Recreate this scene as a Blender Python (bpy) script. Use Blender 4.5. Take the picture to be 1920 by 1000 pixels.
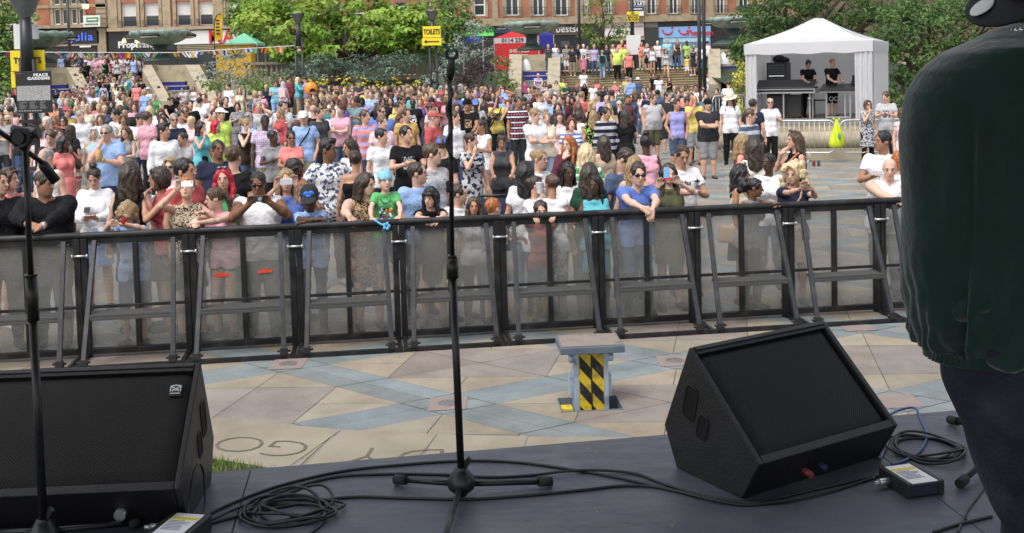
import bpy, math, random, itertools
import numpy as np
from math import radians as R, sin, cos, tan, pi, sqrt, atan2, hypot
from mathutils import Vector, Matrix, Euler
for _o in list(bpy.data.objects):
 bpy.data.objects.remove(_o)
SC = bpy.context.scene
COL = SC.collection
# ------------------------------------------------------------------ camera
FPX, CX, Y0, ROLL, PITCH, CAMH = 2000.0, 960.0, 128.0, 0.0256, R(3.0), 2.65
CY = Y0 + FPX * tan(PITCH)
_fw = Vector((0, cos(PITCH), -sin(PITCH)))
_up0 = Vector((0, sin(PITCH), cos(PITCH)))
_r0 = Vector((1, 0, 0))
_rt = _r0 * cos(ROLL) - _up0 * sin(ROLL)
_up = _up0 * cos(ROLL) + _r0 * sin(ROLL)
cam_data = bpy.data.cameras.new("camera")
cam = bpy.data.objects.new("camera", cam_data)
COL.objects.link(cam)
cam.matrix_world = Matrix(((_rt.x, _up.x, -_fw.x, 0), (_rt.y, _up.y, -_fw.y, 0), (_rt.z, _up.z, -_fw.z, CAMH), (0, 0, 0, 1)))
cam_data.sensor_width = 36.0
cam_data.lens = 36.0 * FPX / 1920.0
cam_data.shift_y = -(500.0 - CY) / 1920.0
cam_data.clip_start = 0.05
cam_data.clip_end = 1000
SC.camera = cam
# ------------------------------------------------------------------ sky and sun (bright overcast)
SUN_EL, SUN_AZ = R(58), R(215)      # azimuth measured from +Y clockwise: the sun stands behind and to the left
world = bpy.data.worlds.new("World")
SC.world = world
world.use_nodes = True
_nt = world.node_tree
_bg = _nt.nodes["Background"]
_sky = _nt.nodes.new("ShaderNodeTexSky")
_sky.sky_type = 'NISHITA'
_sky.sun_disc = False
_sky.sun_elevation = SUN_EL
_sky.sun_rotation = SUN_AZ
_sky.dust_density = 4.0
_sky.air_density = 1.0
_hs = _nt.nodes.new("ShaderNodeHueSaturation")
_hs.inputs['Saturation'].default_value = 0.28      # grey cloud cover
_nt.links.new(_sky.outputs[0], _hs.inputs['Color'])
_nt.links.new(_hs.outputs[0], _bg.inputs[0])
_bg.inputs[1].default_value = 0.15
sun_data = bpy.data.lights.new("sun", 'SUN')
sun_data.energy = 0.8
sun_data.angle = R(40)
sun_data.color = (1.0, 0.96, 0.9)
sun = bpy.data.objects.new("sun", sun_data)
COL.objects.link(sun)
_sd = Vector((sin(SUN_AZ) * cos(SUN_EL), cos(SUN_AZ) * cos(SUN_EL), sin(SUN_EL)))
sun.rotation_euler = _sd.to_track_quat('Z', 'Y').to_euler()
SC.view_settings.view_transform = 'Standard'
SC.view_settings.look = 'None'
SC.view_settings.gamma = 1
SC.view_settings.use_curve_mapping = False
SC.view_settings.exposure = 0.74
SC.cycles.max_bounces = 8
SC.cycles.transparent_max_bounces = 24
SC.cycles.use_denoising = True
# ------------------------------------------------------------------ helpers: surveying
def W(px, py, Y):
 d = _rt * ((px - CX) / FPX) + _up * (-(py - CY) / FPX) + _fw
 t = Y / d.y
 return Vector((0, 0, CAMH)) + d * t
def G(px, py, z=0.0):
 d = _rt * ((px - CX) / FPX) + _up * (-(py - CY) / FPX) + _fw
 t = (z - CAMH) / d.z
 return Vector((0, 0, CAMH)) + d * t
def PX(p):
 d = Vector(p) - Vector((0, 0, CAMH))
 z = d.dot(_fw)
 return CX + FPX * d.dot(_rt) / z, CY - FPX * d.dot(_up) / z
PANG = R(7.43)                       # the plaza axis (stage front and crowd barrier run along it)
PC, PS = cos(PANG), sin(PANG)
def UV(u, v, z=0.0):
 return Vector((u * PC - v * PS, u * PS + v * PC, z))
def toUV(p):
 return p[0] * PC + p[1] * PS, -p[0] * PS + p[1] * PC
# ------------------------------------------------------------------ helpers: objects
def link(o):
 COL.objects.link(o)
 return o
def tag(o, label=None, cat=None, group=None, kind=None):
 if label: o['label'] = label
 if cat: o['category'] = cat
 if group: o['group'] = group
 if kind: o['kind'] = kind
 return o
def empty(name, loc=(0, 0, 0), rz=0.0, label=None, cat=None, group=None):
 o = link(bpy.data.objects.new(name, None))
 o.empty_display_size = 0.1
 o.location = loc
 o.rotation_euler = (0, 0, rz)
 return tag(o, label, cat, group)
class MB:
 def __init__(s):
  s.v = []; s.f = []; s.mi = []; s.sm = []
 def add(s, vs, fs, mi=0, smooth=False):
  b = len(s.v)
  s.v += [tuple(v) for v in vs]
  s.f += [tuple(b + i for i in f) for f in fs]
  s.mi += [mi] * len(fs); s.sm += [smooth] * len(fs)
  return s
 def box(s, lo, hi, mi=0, M=None):
  x0, y0, z0 = lo; x1, y1, z1 = hi
  vs = [Vector(p) for p in ((x0, y0, z0), (x1, y0, z0), (x1, y1, z0), (x0, y1, z0), (x0, y0, z1), (x1, y0, z1), (x1, y1, z1), (x0, y1, z1))]
  if M: vs = [M @ v for v in vs]
  return s.add(vs, [(0, 3, 2, 1), (4, 5, 6, 7), (0, 1, 5, 4), (1, 2, 6, 5), (2, 3, 7, 6), (3, 0, 4, 7)], mi)
 def bar(s, a, b, w, h=None, mi=0, up=(0, 0, 1)):
  a = Vector(a); b = Vector(b); h = h or w
  d = (b - a).normalized(); upv = Vector(up)
  if abs(d.dot(upv)) > 0.99: upv = Vector((0, 1, 0))
  x = d.cross(upv).normalized() * (w / 2); y = x.cross(d).normalized() * (h / 2)
  vs = [a - x - y, a + x - y, a + x + y, a - x + y, b - x - y, b + x - y, b + x + y, b - x + y]
  return s.add(vs, [(0, 3, 2, 1), (4, 5, 6, 7), (0, 1, 5, 4), (1, 2, 6, 5), (2, 3, 7, 6), (3, 0, 4, 7)], mi)
 def tube(s, pts, r, n=8, mi=0, smooth=True, caps=True, closed=False):
  pts = [Vector(p) for p in pts]
  rs = list(r) if hasattr(r, '__len__') else [r] * len(pts)
  m = len(pts); vs = []; up = Vector((0, 0, 1)); prev = None
  for i, p in enumerate(pts):
   if closed: d = pts[(i + 1) % m] - pts[i - 1]
   elif i == 0: d = pts[1] - p
   elif i == m - 1: d = p - pts[i - 1]
   else: d = pts[i + 1] - pts[i - 1]
   d.normalize()
   if prev is None:
    x = d.cross(up if abs(d.z) < 0.95 else Vector((1, 0, 0))).normalized()
   else:
    x = (prev - d * prev.dot(d))
    x = x.normalized() if x.length > 1e-6 else d.orthogonal().normalized()
   prev = x; y = d.cross(x)
   for k in range(n):
    a = 2 * pi * k / n
    vs.append(p + (x * cos(a) + y * sin(a)) * rs[i])
  fs = []
  for i in range(m if closed else m - 1):
   j = (i + 1) % m
   for k in range(n):
    l = (k + 1) % n
    fs.append((i * n + k, i * n + l, j * n + l, j * n + k))
  b = len(s.v)
  s.add(vs, fs, mi, smooth)
  if caps and not closed:
   s.f += [tuple(b + k for k in reversed(range(n))), tuple(b + (m - 1) * n + k for k in range(n))]
   s.mi += [mi] * 2; s.sm += [False] * 2
  return s
 def lathe(s, prof, n=24, c=(0, 0, 0), mi=0, smooth=True, wob=None):
  vs = []; m = len(prof)
  for (r, z) in prof:
   for k in range(n):
    a = 2 * pi * k / n
    q = wob(a, r, z) if wob else (1.0, 0.0)
    vs.append((c[0] + r * q[0] * cos(a), c[1] + r * q[0] * sin(a), c[2] + z + q[1]))
  fs = [(i * n + k, i * n + (k + 1) % n, (i + 1) * n + (k + 1) % n, (i + 1) * n + k) for i in range(m - 1) for k in range(n)]
  return s.add(vs, fs, mi, smooth)
 def ell(s, c, r, n=12, m=8, mi=0, M=None):
  vs = []; c = Vector(c)
  for i in range(m + 1):
   t = pi * i / m
   for k in range(n):
    a = 2 * pi * k / n
    p = Vector((r[0] * sin(t) * cos(a), r[1] * sin(t) * sin(a), r[2] * cos(t)))
    vs.append(c + (M @ p if M else p))
  fs = [(i * n + k, (i + 1) * n + k, (i + 1) * n + (k + 1) % n, i * n + (k + 1) % n) for i in range(m) for k in range(n)]
  return s.add(vs, fs, mi, True)
 def prism(s, poly, d, mi=0):
  poly = [Vector(p) for p in poly]; d = Vector(d); n = len(poly)
  vs = poly + [p + d for p in poly]
  fs = [tuple(range(n)), tuple(reversed(range(n, 2 * n)))] + [(i, i + n, (i + 1) % n + n, (i + 1) % n) for i in range(n)]
  return s.add(vs, fs, mi)
 def mesh(s, name, mats):
  me = bpy.data.meshes.new(name)
  me.from_pydata(s.v, [], s.f)
  for m in (mats if isinstance(mats, (list, tuple)) else [mats]): me.materials.append(m)
  me.polygons.foreach_set('material_index', s.mi)
  me.polygons.foreach_set('use_smooth', s.sm)
  me.update()
  return me
 def build(s, name, mats, parent=None, fix=False, bevel=0.0):
  me = s.mesh(name, mats)
  if fix:
   import bmesh
   bm = bmesh.new(); bm.from_mesh(me)
   bmesh.ops.recalc_face_normals(bm, faces=bm.faces)
   bm.to_mesh(me); bm.free()
  o = link(bpy.data.objects.new(name, me))
  if parent is not None: o.parent = parent
  if bevel:
   b = o.modifiers.new('bevel', 'BEVEL'); b.width = bevel; b.segments = 2; b.limit_method = 'ANGLE'
  return o
def text_mesh(body, size, depth=0.004, bold=0.0, sx=1.0, spacing=1.0):
 cu = bpy.data.curves.new('lettering', 'FONT')
 cu.body = body; cu.size = size; cu.extrude = depth / 2; cu.align_x = 'CENTER'; cu.align_y = 'CENTER'
 cu.offset = bold; cu.space_character = spacing; cu.resolution_u = 3
 o = bpy.data.objects.new('lettering', cu)
 COL.objects.link(o)
 dg = bpy.context.evaluated_depsgraph_get()
 me = bpy.data.meshes.new_from_object(o.evaluated_get(dg))
 COL.objects.unlink(o); bpy.data.objects.remove(o); bpy.data.curves.remove(cu)
 if sx != 1.0:
  for v in me.vertices: v.co.x *= sx
 return me
def lettering(body, size, m, loc, parent=None, rz=0.0, tilt=pi / 2, depth=0.004, bold=0.0, sx=1.0, name='lettering', spacing=1.0, roll=0.0):
 me = text_mesh(body, size, depth, bold, sx, spacing)
 me.materials.clear(); me.materials.append(m)
 o = link(bpy.data.objects.new(name, me))
 o.rotation_mode = 'XYZ'
 o.matrix_basis = Matrix.Translation(loc) @ Matrix.Rotation(rz, 4, 'Z') @ Matrix.Rotation(tilt, 4, 'X') @ Matrix.Rotation(roll, 4, 'Z')
 if parent is not None: o.parent = parent
 return o
_mc = {}
def srgb(h):
 h = h.lstrip('#')
 c = [int(h[i:i + 2], 16) / 255 for i in (0, 2, 4)]
 return tuple((x / 12.92 if x <= 0.04045 else ((x + 0.055) / 1.055) ** 2.4) for x in c)
def mat(name, col, rough=0.6, metal=0.0, var=0.15, scale=6.0, bump=0.0, bscale=None, spec=0.5, detail=4.0, sheen=0.0, coord='Object', dirt=None):
 key = (name, tuple(col), rough, metal, var, scale, bump, bscale, spec, sheen, coord, dirt)
 if key in _mc: return _mc[key]
 m = bpy.data.materials.new(name); m.use_nodes = True
 nt = m.node_tree; N = nt.nodes; L = nt.links
 b = N['Principled BSDF']
 b.inputs['Roughness'].default_value = rough
 b.inputs['Metallic'].default_value = metal
 b.inputs['Specular IOR Level'].default_value = spec
 if sheen: b.inputs['Sheen Weight'].default_value = sheen
 tc = N.new('ShaderNodeTexCoord')
 no = N.new('ShaderNodeTexNoise'); no.inputs['Scale'].default_value = scale; no.inputs['Detail'].default_value = detail
 L.new(tc.outputs[coord], no.inputs['Vector'])
 mx = N.new('ShaderNodeMix'); mx.data_type = 'RGBA'
 mx.inputs[6].default_value = (*[c * (1 - var) for c in col[:3]], 1)
 mx.inputs[7].default_value = (*[min(1, c * (1 + var)) for c in col[:3]], 1)
 L.new(no.outputs['Fac'], mx.inputs[0])
 out = mx.outputs[2]
 if dirt:
  dn = N.new('ShaderNodeTexNoise'); dn.inputs['Scale'].default_value = dirt[2]; dn.inputs['Detail'].default_value = 8
  L.new(tc.outputs[coord], dn.inputs['Vector'])
  rp = N.new('ShaderNodeMapRange'); rp.inputs[1].default_value = 0.5; rp.inputs[2].default_value = 0.72; rp.inputs[4].default_value = dirt[1]
  L.new(dn.outputs['Fac'], rp.inputs[0])
  m2 = N.new('ShaderNodeMix'); m2.data_type = 'RGBA'
  L.new(rp.outputs[0], m2.inputs[0]); L.new(out, m2.inputs[6]); m2.inputs[7].default_value = (*dirt[0], 1)
  out = m2.outputs[2]
 L.new(out, b.inputs['Base Color'])
 if bump:
  bn = N.new('ShaderNodeTexNoise'); bn.inputs['Scale'].default_value = bscale or scale * 6; bn.inputs['Detail'].default_value = 3
  L.new(tc.outputs[coord], bn.inputs['Vector'])
  bp = N.new('ShaderNodeBump'); bp.inputs['Strength'].default_value = bump; bp.inputs['Distance'].default_value = 0.01
  L.new(bn.outputs['Fac'], bp.inputs['Height']); L.new(bp.outputs[0], b.inputs['Normal'])
 _mc[key] = m
 return m
def emit(name, col, s=1.0):
 m = bpy.data.materials.new(name); m.use_nodes = True
 b = m.node_tree.nodes['Principled BSDF']
 b.inputs['Base Color'].default_value = (*col, 1)
 b.inputs['Emission Color'].default_value = (*col, 1)
 b.inputs['Emission Strength'].default_value = s
 return m
# people: a signed-distance body grown into one skin
def _cap(p, a, b, ra, rb):
 a = np.asarray(a, np.float32); b = np.asarray(b, np.float32)
 ab = b - a; l2 = float(ab @ ab) + 1e-9
 t = np.clip(((p[0] - a[0]) * ab[0] + (p[1] - a[1]) * ab[1] + (p[2] - a[2]) * ab[2]) / l2, 0, 1)
 dx = p[0] - (a[0] + ab[0] * t); dy = p[1] - (a[1] + ab[1] * t); dz = p[2] - (a[2] + ab[2] * t)
 return np.sqrt(dx * dx + dy * dy + dz * dz) - (ra + (rb - ra) * t)
def _ell(p, c, r, M):
 q0, q1, q2 = p[0] - c[0], p[1] - c[1], p[2] - c[2]
 if M is not None:
  q0, q1, q2 = (M[0][0] * q0 + M[1][0] * q1 + M[2][0] * q2, M[0][1] * q0 + M[1][1] * q1 + M[2][1] * q2, M[0][2] * q0 + M[1][2] * q1 + M[2][2] * q2)
 return (np.sqrt((q0 / r[0]) ** 2 + (q1 / r[1]) ** 2 + (q2 / r[2]) ** 2) - 1) * min(r)
class Prim:
 __slots__ = ('t', 'a', 'b', 'ra', 'rb', 'M', 'k', 'clip', 'sub', 'tag')
 def __init__(s, t, a, b, ra, rb=None, M=None, k=0.02, clip=(), sub=False, tag=''):
  s.t, s.a, s.b, s.ra, s.rb, s.M, s.k, s.clip, s.sub, s.tag = t, tuple(a), (tuple(b) if b is not None else None), ra, rb, M, k, list(clip), sub, tag
 def grown(s, g, k=None, clip=()):
  q = Prim(s.t, s.a, s.b, s.ra, s.rb, s.M, s.k if k is None else k, s.clip + list(clip), s.sub, s.tag)
  if s.t == 'c': q.ra = s.ra + g; q.rb = s.rb + g
  else: q.ra = tuple(x + g for x in s.ra)
  return q
 def bounds(s):
  if s.t == 'c':
   r = max(s.ra, s.rb)
   return [min(s.a[i], s.b[i]) - r for i in range(3)], [max(s.a[i], s.b[i]) + r for i in range(3)]
  r = max(s.ra) if s.M is not None else None
  return [s.a[i] - (r or s.ra[i]) for i in range(3)], [s.a[i] + (r or s.ra[i]) for i in range(3)]
 def ev(s, p):
  d = _cap(p, s.a, s.b, s.ra, s.rb) if s.t == 'c' else _ell(p, s.a, s.ra, s.M)
  for (q, n) in s.clip:
   d = np.maximum(d, (p[0] - q[0]) * n[0] + (p[1] - q[1]) * n[1] + (p[2] - q[2]) * n[2])
  return d
def C(a, b, ra, rb=None, k=0.02, tag='', clip=(), sub=False):
 return Prim('c', a, b, ra, ra if rb is None else rb, None, k, clip, sub, tag)
def E(c, r, M=None, k=0.02, tag='', clip=(), sub=False):
 return Prim('e', c, None, tuple(r), None, M, k, clip, sub, tag)
def grow(prims, h, noise=None, cut=None):
 lo = np.array([1e9] * 3); hi = -lo
 for q in prims:
  if q.sub: continue
  a, b = q.bounds(); lo = np.minimum(lo, a); hi = np.maximum(hi, b)
 lo -= 3 * h + .015; hi += 3 * h + .015
 n = np.ceil((hi - lo) / h).astype(int) + 1
 vol = np.full(n, 0.3, np.float32)
 ax = [lo[i] + h * np.arange(n[i]) for i in range(3)]
 for q in prims:
  a, b = q.bounds(); pad = q.k + 2.5 * h
  i0 = [max(0, int((a[i] - pad - lo[i]) / h)) for i in range(3)]
  i1 = [min(n[i], int((b[i] + pad - lo[i]) / h) + 2) for i in range(3)]
  if any(i1[i] <= i0[i] for i in range(3)): continue
  p = (ax[0][i0[0]:i1[0], None, None].astype(np.float32), ax[1][None, i0[1]:i1[1], None].astype(np.float32), ax[2][None, None, i0[2]:i1[2]].astype(np.float32))
  d = q.ev(p)
  s = vol[i0[0]:i1[0], i0[1]:i1[1], i0[2]:i1[2]]
  k = max(q.k, 1e-4)
  if q.sub:
   d = -d
   hh = np.maximum(k - np.abs(s - d), 0) / k
   s[...] = np.maximum(s, d) + hh * hh * k * .25
  else:
   hh = np.maximum(k - np.abs(s - d), 0) / k
   s[...] = np.minimum(s, d) - hh * hh * k * .25
 P = None
 if noise is not None or cut is not None:
  P = (ax[0][:, None, None].astype(np.float32), ax[1][None, :, None].astype(np.float32), ax[2][None, None, :].astype(np.float32))
  if noise is not None: vol += noise(P)
  if cut is not None: vol = np.maximum(vol, cut(P))
 return snets(vol, lo, h)
def snets(vol, lo, h):
 s = vol < 0
 n = vol.shape
 acc = np.zeros((n[0] - 1, n[1] - 1, n[2] - 1), np.int8)
 for i, j, k in itertools.product((0, 1), repeat=3):
  acc += s[i:n[0] - 1 + i, j:n[1] - 1 + j, k:n[2] - 1 + k]
 act = (acc > 0) & (acc < 8)
 ci = np.argwhere(act)
 idx = np.full(acc.shape, -1, np.int64); idx[act] = np.arange(len(ci))
 pos = np.zeros((len(ci), 3)); cnt = np.zeros(len(ci))
 for axis in range(3):
  o1, o2 = [i for i in range(3) if i != axis]
  for da, db in itertools.product((0, 1), repeat=2):
   a = ci.copy(); a[:, o1] += da; a[:, o2] += db
   b = a.copy(); b[:, axis] += 1
   va = vol[a[:, 0], a[:, 1], a[:, 2]]; vb = vol[b[:, 0], b[:, 1], b[:, 2]]
   m = (va < 0) != (vb < 0)
   t = va[m] / (va[m] - vb[m])
   q = a[m].astype(float); q[:, axis] += t
   pos[m] += q; cnt[m] += 1
 verts = lo + h * pos / np.maximum(cnt, 1)[:, None]
 quads = []
 for axis in range(3):
  sl0 = [slice(None)] * 3; sl1 = [slice(None)] * 3
  sl0[axis] = slice(0, -1); sl1[axis] = slice(1, None)
  ch = s[tuple(sl0)] != s[tuple(sl1)]
  e = np.argwhere(ch)
  o1, o2 = (axis + 1) % 3, (axis + 2) % 3
  e = e[(e[:, o1] > 0) & (e[:, o2] > 0) & (e[:, o1] < n[o1] - 1) & (e[:, o2] < n[o2] - 1)]
  if not len(e): continue
  def at(d1, d2):
   q = e.copy(); q[:, o1] += d1; q[:, o2] += d2
   return idx[q[:, 0], q[:, 1], q[:, 2]]
  f = np.stack([at(-1, -1), at(0, -1), at(0, 0), at(-1, 0)], 1)
  flip = ~s[e[:, 0], e[:, 1], e[:, 2]]
  f[flip] = f[flip][:, ::-1]
  quads.append(f)
 return verts, np.concatenate(quads) if quads else np.zeros((0, 4), int)
def np_mesh(name, verts, quads, m, attr=None):
 me = bpy.data.meshes.new(name)
 nv, nf = len(verts), len(quads)
 me.vertices.add(nv); me.vertices.foreach_set('co', np.asarray(verts, np.float32).ravel())
 me.loops.add(nf * 4); me.loops.foreach_set('vertex_index', np.asarray(quads, np.int32).ravel())
 me.polygons.add(nf)
 me.polygons.foreach_set('loop_start', np.arange(0, nf * 4, 4, dtype=np.int32))
 me.polygons.foreach_set('use_smooth', np.ones(nf, bool))
 if attr is not None:
  a = me.color_attributes.new('feat', 'FLOAT_COLOR', 'POINT')
  c = np.zeros((nv, 4), np.float32); c[:, :attr.shape[1]] = attr; c[:, 3] = 1
  a.data.foreach_set('color', c.ravel())
 me.materials.append(m)
 me.update(calc_edges=True)
 me.validate()
 return me
def rotm(yaw, pitch=0.0, roll=0.0):
 return Matrix.Rotation(R(yaw), 3, 'Z') @ Matrix.Rotation(R(pitch), 3, 'X') @ Matrix.Rotation(R(roll), 3, 'Y')
def ik(S, Wt, l1, l2, hint):
 S = Vector(S); Wt = Vector(Wt); d = Wt - S
 L = d.length
 if L > (l1 + l2) * .985: d *= (l1 + l2) * .985 / L; L = d.length; Wt = S + d
 if L < .12: d = d.normalized() * .12; L = .12; Wt = S + d
 u = d.normalized(); a = (l1 * l1 - l2 * l2 + L * L) / (2 * L); hh = sqrt(max(0, l1 * l1 - a * a))
 hint = Vector(hint); pr = hint - u * hint.dot(u)
 pr = pr.normalized() if pr.length > 1e-5 else u.orthogonal().normalized()
 return S + u * a + pr * hh, Wt
# arm targets: (wrist, elbow hint, hand direction or None) for the side +X; mirrored for -X.  facing -Y
ARM = {
 'down':   ((.27, -.03, .86), (.3, .8, 0), (0, -.15, -1)),
 'pocket': ((.20, -.09, .95), (.7, .6, 0), (-.3, -.4, -.9)),
 'hip':    ((.20, -.04, 1.02), (1, .3, 0), (-.8, -.6, -.3)),
 'crossA': ((-.08, -.22, 1.20), (.6, -.1, -.9), (-1, -.05, .1)),
 'crossB': ((-.06, -.27, 1.17), (.6, -.1, -.9), (-1, .15, .15)),
 'phone':  ((.06, -.29, 1.17), (.7, .4, -.8), (-.35, -.6, .5)),
 'camera': ((.075, -.30, 1.53), (.8, .1, -.8), (-.3, -.2, .9)),
 'mouth':  ((.05, -.17, 1.46), (.5, -.2, -.9), (-.3, .4, .8)),
 'ear':    ((.13, -.06, 1.60), (.8, -.3, -.6), (-.3, .3, .9)),
 'chest':  ((.08, -.27, 1.24), (.7, .2, -.8), (-.6, -.7, .3)),
 'fore':   ((.14, -.34, 1.08), (.7, .5, -.6), (-.2, -1, .1)),
 'up':     ((.34, -.10, 1.88), (1, .1, 0), (.1, -.1, 1)),
 'back':   ((.12, .16, .98), (.7, .7, 0), (-.8, .4, -.4)),
 'tummy':  ((.03, -.22, 1.04), (.8, .3, -.5), (-1, -.2, 0)),
 'knee':   ((.17, -.36, .56), (.8, .2, .2), (-.4, -.8, -.3)),
 'hug':    ((.02, -.34, 1.22), (.9, .2, -.6), (-.6, -.6, .2)),
 'rail':   ((.05, -.38, 1.245), (1, .1, -.5), (-.9, -.35, -.15)),
 'railout': ((.22, -.42, 1.215), (.7, .6, -.4), (-.1, -.7, -.7)),
 'hang':   ((.09, -.47, 1.20), (1, .3, -.3), (-.45, -.25, -.9)),
 'cam2':   ((.105, -.31, 1.33), (1, .2, -.5), (-.35, -.2, .9)),
}
POSE = {   # name: (left arm +X, right arm -X, legs, lean, extra)
 'stand': ('down', 'down', 's', 0), 'pockets': ('pocket', 'pocket', 's', 0), 'cross': ('crossA', 'crossB', 's', 0),
 'phone': ('phone', 'phone', 's', 3), 'camera': ('camera', 'camera', 's', 0), 'mouth': ('down', 'mouth', 's', 2),
 'mouthL': ('mouth', 'down', 's', 2), 'eat': ('chest', 'mouth', 's', 2), 'ear': ('ear', 'down', 's', 0), 'hold': ('down', 'chest', 's', 0),
 'holdL': ('chest', 'down', 's', 0), 'hold2': ('chest', 'chest', 's', 0), 'hips': ('hip', 'hip', 's', 0), 'hip1': ('hip', 'down', 's', 0),
 'up': ('down', 'up', 's', 0), 'back': ('back', 'back', 's', 0), 'tummy': ('tummy', 'tummy', 's', 0), 'walk': ('down', 'down', 'w', 3),
 'sit': ('knee', 'knee', 'seat', 14), 'sith': ('mouth', 'knee', 'seat', 14), 'sitg': ('hug', 'hug', 'ground', 16), 'hug': ('hug', 'hug', 's', 2),
 'fore': ('fore', 'fore', 's', 4), 'push': ('fore', 'fore', 's', 8), 'ears': ('ear', 'ear', 's', 0),
 'rail': ('rail', 'rail', 's', 14), 'hang': ('hang', 'hang', 's', 17), 'railout': ('railout', 'railout', 's', 5), 'rail1': ('down', 'railout', 's', 6),
 'railcam': ('cam2', 'cam2', 's', 4), 'rail2': ('rail', 'railout', 's', 10), 'camup': ('camera', 'hug', 's', 0),
}
def skeleton(pose, sex, hy=0, hp=0, hr=0, over=None):
 aL, aR, legs, lean = POSE[pose][:4]
 f = sex == 'f'; kid = sex == 'k'; big = sex == 'b'
 K = {}
 sw = {'f': .143, 'm': .172, 'k': .15, 'b': .2}[sex]
 pz = {'s': .95, 'w': .94, 'seat': .52, 'ground': .17}[legs]
 ln = R(lean)
 P = Vector((0, 0.02 + (.55 * sin(ln) * .55 if legs in 's' else 0), pz))
 d = Vector((0, -sin(ln), cos(ln)))
 K['P'] = P; K['d'] = d
 K['Ch'] = P + d * .36; K['N'] = P + d * .545 + Vector((0, .01, 0))
 K['S'] = {s: P + d * .475 + Vector((s * sw, .01, 0)) for s in (1, -1)}
 dz = pz - .95; dy = -sin(ln) * .4
 hs = 1.22 if kid else 1.0
 K['hs'] = hs
 nd = (d + Vector((0, -.18 - max(0, hp) * .006, .35))).normalized()
 K['H'] = K['N'] + nd * (.165 * (1.1 if kid else 1.0))
 K['HM'] = rotm(hy, hp + lean * .25, hr)
 K['W'] = {}; K['E'] = {}; K['hd'] = {}
 for s, a in ((1, aL), (-1, aR)):
  w, hint, hd = ARM[a]
  if over and s in over: w, hint, hd = over[s]
  low = a in ('down', 'pocket', 'hip', 'back')
  off = Vector((0, 0, dz)) if legs in ('s', 'w') else Vector((0, (-.05 if a == 'hug' else dy), dz if a not in ('knee',) else (0 if legs == 'seat' else -.05)))
  if legs == 'ground' and a == 'hug': off = Vector((0, -.14, -.78))
  if not low and legs == 's' and a not in ('rail', 'railout', 'hang') and not (over and s in over): off += Vector((0, dy * .9 + .0, 0))
  w = Vector((w[0] * s, w[1], w[2])) + off
  hint = Vector((hint[0] * s, hint[1], hint[2]))
  e, w = ik(K['S'][s], w, .285, .255, hint)
  K['W'][s], K['E'][s] = w, e
  h2 = Vector((hd[0] * s, hd[1], hd[2])).normalized() if hd else (w - e).normalized()
  K['hd'][s] = h2
 K['L'] = {}
 for s in (1, -1):
  hip = P + Vector((s * .088, 0, -.03))
  if legs == 's': kn, an = Vector((s * .105, .0, .50)), Vector((s * .115, .03, .085))
  elif legs == 'w': kn, an = Vector((s * .09, -.13 if s > 0 else .02, .50)), Vector((s * .09, -.2 if s > 0 else .3, .09 if s > 0 else .16))
  elif legs == 'seat': kn, an = Vector((s * .13, -.42, .53)), Vector((s * .11, -.46, .09))
  else: kn, an = Vector((s * .13, -.36, .50)), Vector((s * .11, -.55, .09))
  K['L'][s] = (hip, kn, an)
 return K
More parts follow.
